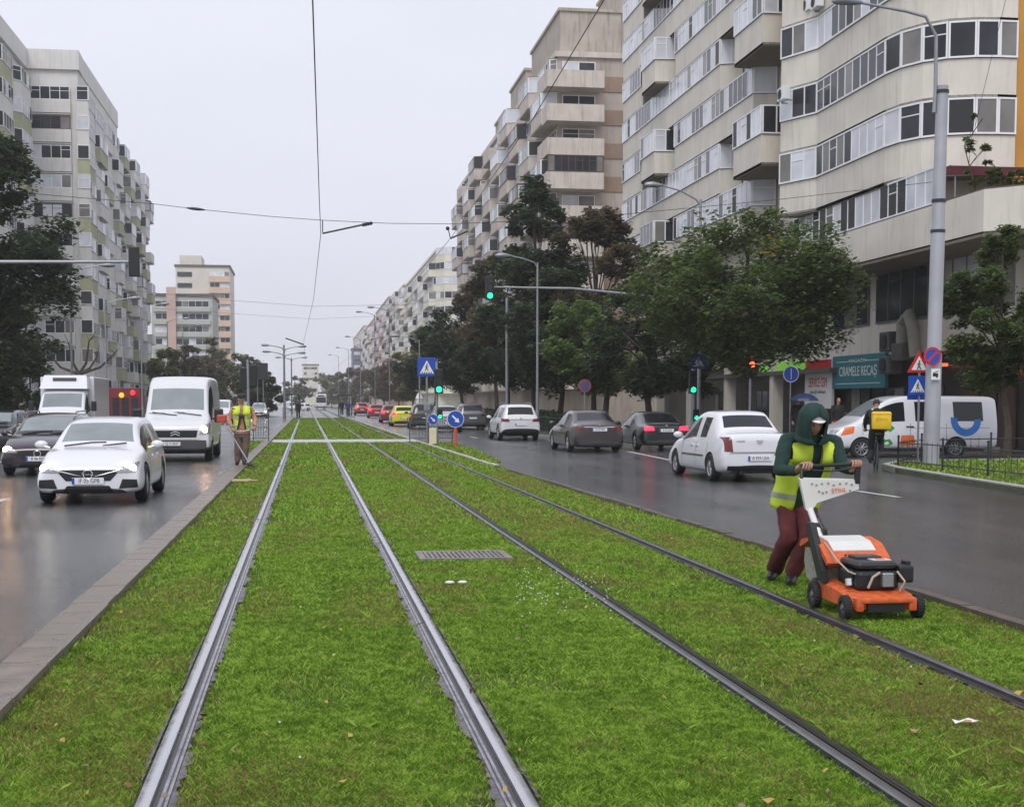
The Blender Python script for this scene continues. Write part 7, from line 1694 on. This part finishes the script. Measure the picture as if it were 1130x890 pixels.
# round signs by the trees
b = mast_xy(645, 62.5); t = empty('round_sign', 'faded pink and blue round sign under the trees behind the brown saloon', 'traffic sign', (b.x, 62.5, -.02)); z = YP(645, 425, 62.5).z; mb = MB(); pole(mb, 0, 0, 0, z, .025); mb.build('post', M_steel, t); o = disc_sign(t, (0, -.04, z), .30, mat('faded_pink', rgb((140, 70, 90)), .5), 'sign_disc'); mb = MB(); mb.cyl((0, -.055, z), (0, 1, 0), .21, .01, 24); mb.build('blue_field', mat('faded_blue', rgb((80, 80, 120)), .5), o)
b = mast_xy(872, 49.6); t = empty('round_sign', 'round blue cycle and walkway sign on a post left of the red and white sign', 'traffic sign', (b.x, 49.6, -.02)); z = YP(872, 412, 49.6).z; mb = MB(); pole(mb, 0, 0, 0, z, .028); mb.build('post', M_steel, t); o = disc_sign(t, (0, -.04, z), .30, M_signw, 'sign_disc'); mb = MB(); mb.cyl((0, -.055, z), (0, 1, 0), .27, .01, 24); mb.build('blue_field', M_blue, o); mb = MB(); mb.box(-.012, .012, -.064, -.061, z - .2, z + .2); mb.build('divider', M_signw, o)

# overhead wires ----------------------------------------------------------------
def wire(name, pts, r, label, sag=0, m=M_black, cat='overhead wire', group='overhead tram wires'):
    mb = MB(); out = []
    for a, b in zip(pts, pts[1:]):
        a, b = Vector(a), Vector(b); n = 10 if sag else 1
        for i in range(n): u = i / n; p = a.lerp(b, u); p.z -= sag * 4 * u * (1 - u); out.append(p)
    out.append(Vector(pts[-1])); mb.tube(out, r, 5); o = mb.build(name, m); return tag(o, label, cat, group)
def wz(px, py, z=5.9): d = ray(px, py); t_ = (z - CAMH) / d.z; return Vector((d.x * t_, d.y * t_, z))
wire('contact_wire', [(0, 6, 5.9), wz(345, 2), wz(352.5, 225), wz(354, 258), wz(346, 330), wz(335, 378), wz(338.5, 408), (0, 300, 5.9)], .009, 'tram contact wire over the left track, rising straight up the photo')
wire('contact_wire', [(3.2, 9, 5.9), wz(666, 1), wz(590, 128), wz(498, 262), wz(425, 350), wz(398, 382), (3.1, 300, 5.9)], .007, 'tram contact wire over the right track, slanting past the brown block')
YS = 34.2
def sw(px, py, Y=YS): return YP(px, py, Y)
wire('span_wire', [(-13, YS, sw(60, 212).z + .4), sw(170, 225), sw(215, 230.5), sw(300, 239), sw(356, 243), sw(430, 246.5), sw(500, 247), sw(640, 241), sw(851, 221), (15.5, 33.6, sw(1020, 205).z)], .007, 'nearest cross wire spanning the avenue above the tracks')
YS2 = 68
wire('span_wire', [sw(120, 318, YS2), sw(250, 331, YS2), sw(345, 338, YS2), sw(450, 336, YS2), sw(545, 325, YS2)], .007, 'second cross wire farther along the avenue')
wire('span_wire', [sw(170, 340, 100), sw(345, 352, 100), sw(500, 345, 100)], .007, 'third cross wire far along the avenue')
wire('guy_wire', [sw(1117, -30, 41), sw(1081, 118, 41), sw(1076, 140, 41.5)], .008, 'thin slanting wire crossing the curved windows at the top right')
t = empty('pull_off_arm', 'slanting insulated arm holding the nearest wire over the left track', 'wire support', sw(356, 256), group='wire supports'); L0 = t.location.copy()
mb = lmb(L0); mb.tube([sw(356, 257.5), sw(400, 248), sw(411, 246)], [.022, .022, .012], 7); mb.build('arm', M_black, t); mb = lmb(L0)
for k in range(4): c = sw(356, 257.5).lerp(sw(411, 246), .82 + k * .05); mb.ball(tuple(c), .045, 8)
mb.tube([sw(356, 243), sw(356, 257)], .012, 5); mb.build('insulator', M_dsteel, t)
t = empty('pull_off_arm', 'insulated arm holding the wire over the right track, before the brown block', 'wire support', sw(500, 257), group='wire supports'); L0 = t.location.copy()
mb = lmb(L0); mb.tube([sw(497, 263), sw(516, 255)], .022, 7); mb.tube([sw(494, 250), sw(497, 263)], .012, 5); mb.build('arm', M_black, t); mb = lmb(L0); mb.ball(tuple(sw(494, 252)), .05, 8); mb.build('insulator', M_dsteel, t)
t = empty('insulator', 'small insulator threaded on the nearest cross wire at the left', 'insulator', sw(215, 230.5)); L0 = t.location.copy(); mb = lmb(L0); mb.tube([sw(206, 229.4), sw(212, 230), sw(219, 230.8), sw(226, 231.6)], [.015, .035, .035, .015], 8); mb.build('body', M_dsteel, t)
t = empty('pull_off_arm', 'farther insulated arm over the left track', 'wire support', sw(330, 377, 100), group='wire supports'); L0 = t.location.copy(); mb = lmb(L0); mb.tube([sw(315, 373, 100), sw(335, 380, 100)], .05, 6); mb.build('arm', M_black, t)

# park railing and hedge along the right pavement --------------------------------
Mgf = mat('green_fence', (.02, .05, .035), .5)
low_fence([(11.7, 60.5), (11.7, 108)], .85, 'dark green park railing under the trees on the right', post=3.2, bar=.22, m=Mgf, group='railings under the trees', r=.016)
g = np.random.default_rng(71); n = 26000; P = np.stack([g.uniform(12.6, 13.5, n), g.uniform(62, 125, n), g.uniform(.0, 1.0, n)], 1); P[:, 2] *= .75 + .5 * fbm(P[:, 0], P[:, 1], 4)
sz = .16; a = g.uniform(0, 6.28, n); u = np.stack([np.cos(a), np.sin(a), g.normal(0, .5, n)], 1) * sz / 2; v = np.stack([-np.sin(a), np.cos(a), g.normal(0, .8, n)], 1) * sz * .35
V = np.stack([P - u, P + v, P + u, P - v], 1).reshape(-1, 3); c = np.array(PAL['dark'])[g.integers(0, 3, n)] * g.uniform(.8, 1.4, n)[:, None]
o = bpy.data.objects.new('hedge', mesh_np('hedge', V, np.arange(4 * n).reshape(n, 4), np.repeat(c, 4, 0), M_leaf)); COL.objects.link(o); tag(o, 'low dark hedge behind the railing under the right hand trees', 'hedge')
# litter
p = G(1066, 795, .02); t = empty('paper_scrap', 'crumpled white and red paper scrap lying on the lawn at the lower right', 'litter', (p.x, p.y, .012)); mb = MB()
mb.add([(-.06, -.01, 0), (-.02, -.015, .012), (.03, -.012, .004), (.065, -.008, .01), (.06, .022, .006), (.02, .018, .02), (-.03, .02, .006), (-.065, .016, .016)], [(0, 1, 6, 7), (1, 2, 5, 6), (2, 3, 4, 5)]); mb.build('paper', M_signw, t, fix=False)
mb = MB(); mb.add([(-.015, -.013, .014), (.03, -.012, .007), (.02, .0, .014), (-.01, 0, .016)], [(0, 1, 2, 3)]); mb.build('printed_patch', mat('orange_print', (.7, .2, .05), .5), t, fix=False)
p = G(504, 642, .02); mb = MB()
for dx in (-.06, .05): mb.ball((p.x + dx, p.y, .02), .028, 8, sc=(1.5, 1, .5))
tag(mb.build('paper_scrap', M_signw), 'white crumpled scrap just in front of the drain grate', 'litter')
p = G(265, 531, .0); mb = MB()
mb.tube([(p.x + .20 * math.cos(a), p.y + .28 * math.sin(a), .02 + .01 * math.sin(a * 3)) for a in np.linspace(0, 5.6, 26)], .022, 6); mb.tube([(p.x - .25, p.y - .1, .02), (p.x + .1, p.y - .2, .03), (p.x + .32, p.y - .05, .02)], .018, 6)
tag(mb.build('cord_coil', mat('straw_cord', (.5, .42, .24), .7)), 'straw coloured coil of cord lying at the left kerb before the trimmer', 'cord')
# white statue like column far right, tram stop shelters
b = mast_xy(427, 146); t = empty('advertising_column', 'slim white column on the right pavement above the red cars', 'column', (max(b.x, 11.6), 146, -.02)); mb = MB(); mb.lathe((0, 0, 0), [(.5, 0), (.45, .3), (.38, .4), (.34, 1.8), (.42, 1.9), (.2, 2.4), (.001, 2.6)], n=16); mb.build('shaft', M_signw, t)
for i, (px, Y, lb) in enumerate(((322, 143, 'dark kiosk of the tram stop left of the tracks'), (381, 158, 'dark tram stop shelter right of the tracks'))):
    b = mast_xy(px, Y); t = empty('tram_shelter', lb, 'tram shelter', (b.x, Y, -.02)); mb = MB(); mb.bbox(-.75, .75, -.6, 3, 2.25, 2.4, .03); mb.build('roof', M_dsteel, t); mb = MB(); mb.box(-.7, -.66, -.5, 2.9, .3, 2.25); mb.box(.66, .7, -.5, 2.9, .3, 2.25); mb.build('glass_side', M_win, t); mb = MB()
    for sx in (-.7, .7):
        for yy in (-.5, 2.9): mb.tube([(sx, yy, 0), (sx, yy, 2.3)], .04, 6)
    mb.build('post', M_dsteel, t)
# ================================================================ HAZE
mb = MB(); mb.box(-300, 300, -12, 1100, -1.3, 62)
m = bpy.data.materials.new('rain_haze'); m.use_nodes = True; n = m.node_tree.nodes; l = m.node_tree.links
n.remove(n['Principled BSDF']); pv = n.new('ShaderNodeVolumePrincipled'); pv.inputs['Color'].default_value = (1, 1, 1, 1); pv.inputs['Density'].default_value = .00042; pv.inputs['Anisotropy'].default_value = .2
l.new(pv.outputs[0], n['Material Output'].inputs['Volume'])
o = mb.build('haze', m); o['kind'] = 'stuff'; tag(o, 'thin damp haze filling the avenue', 'haze')
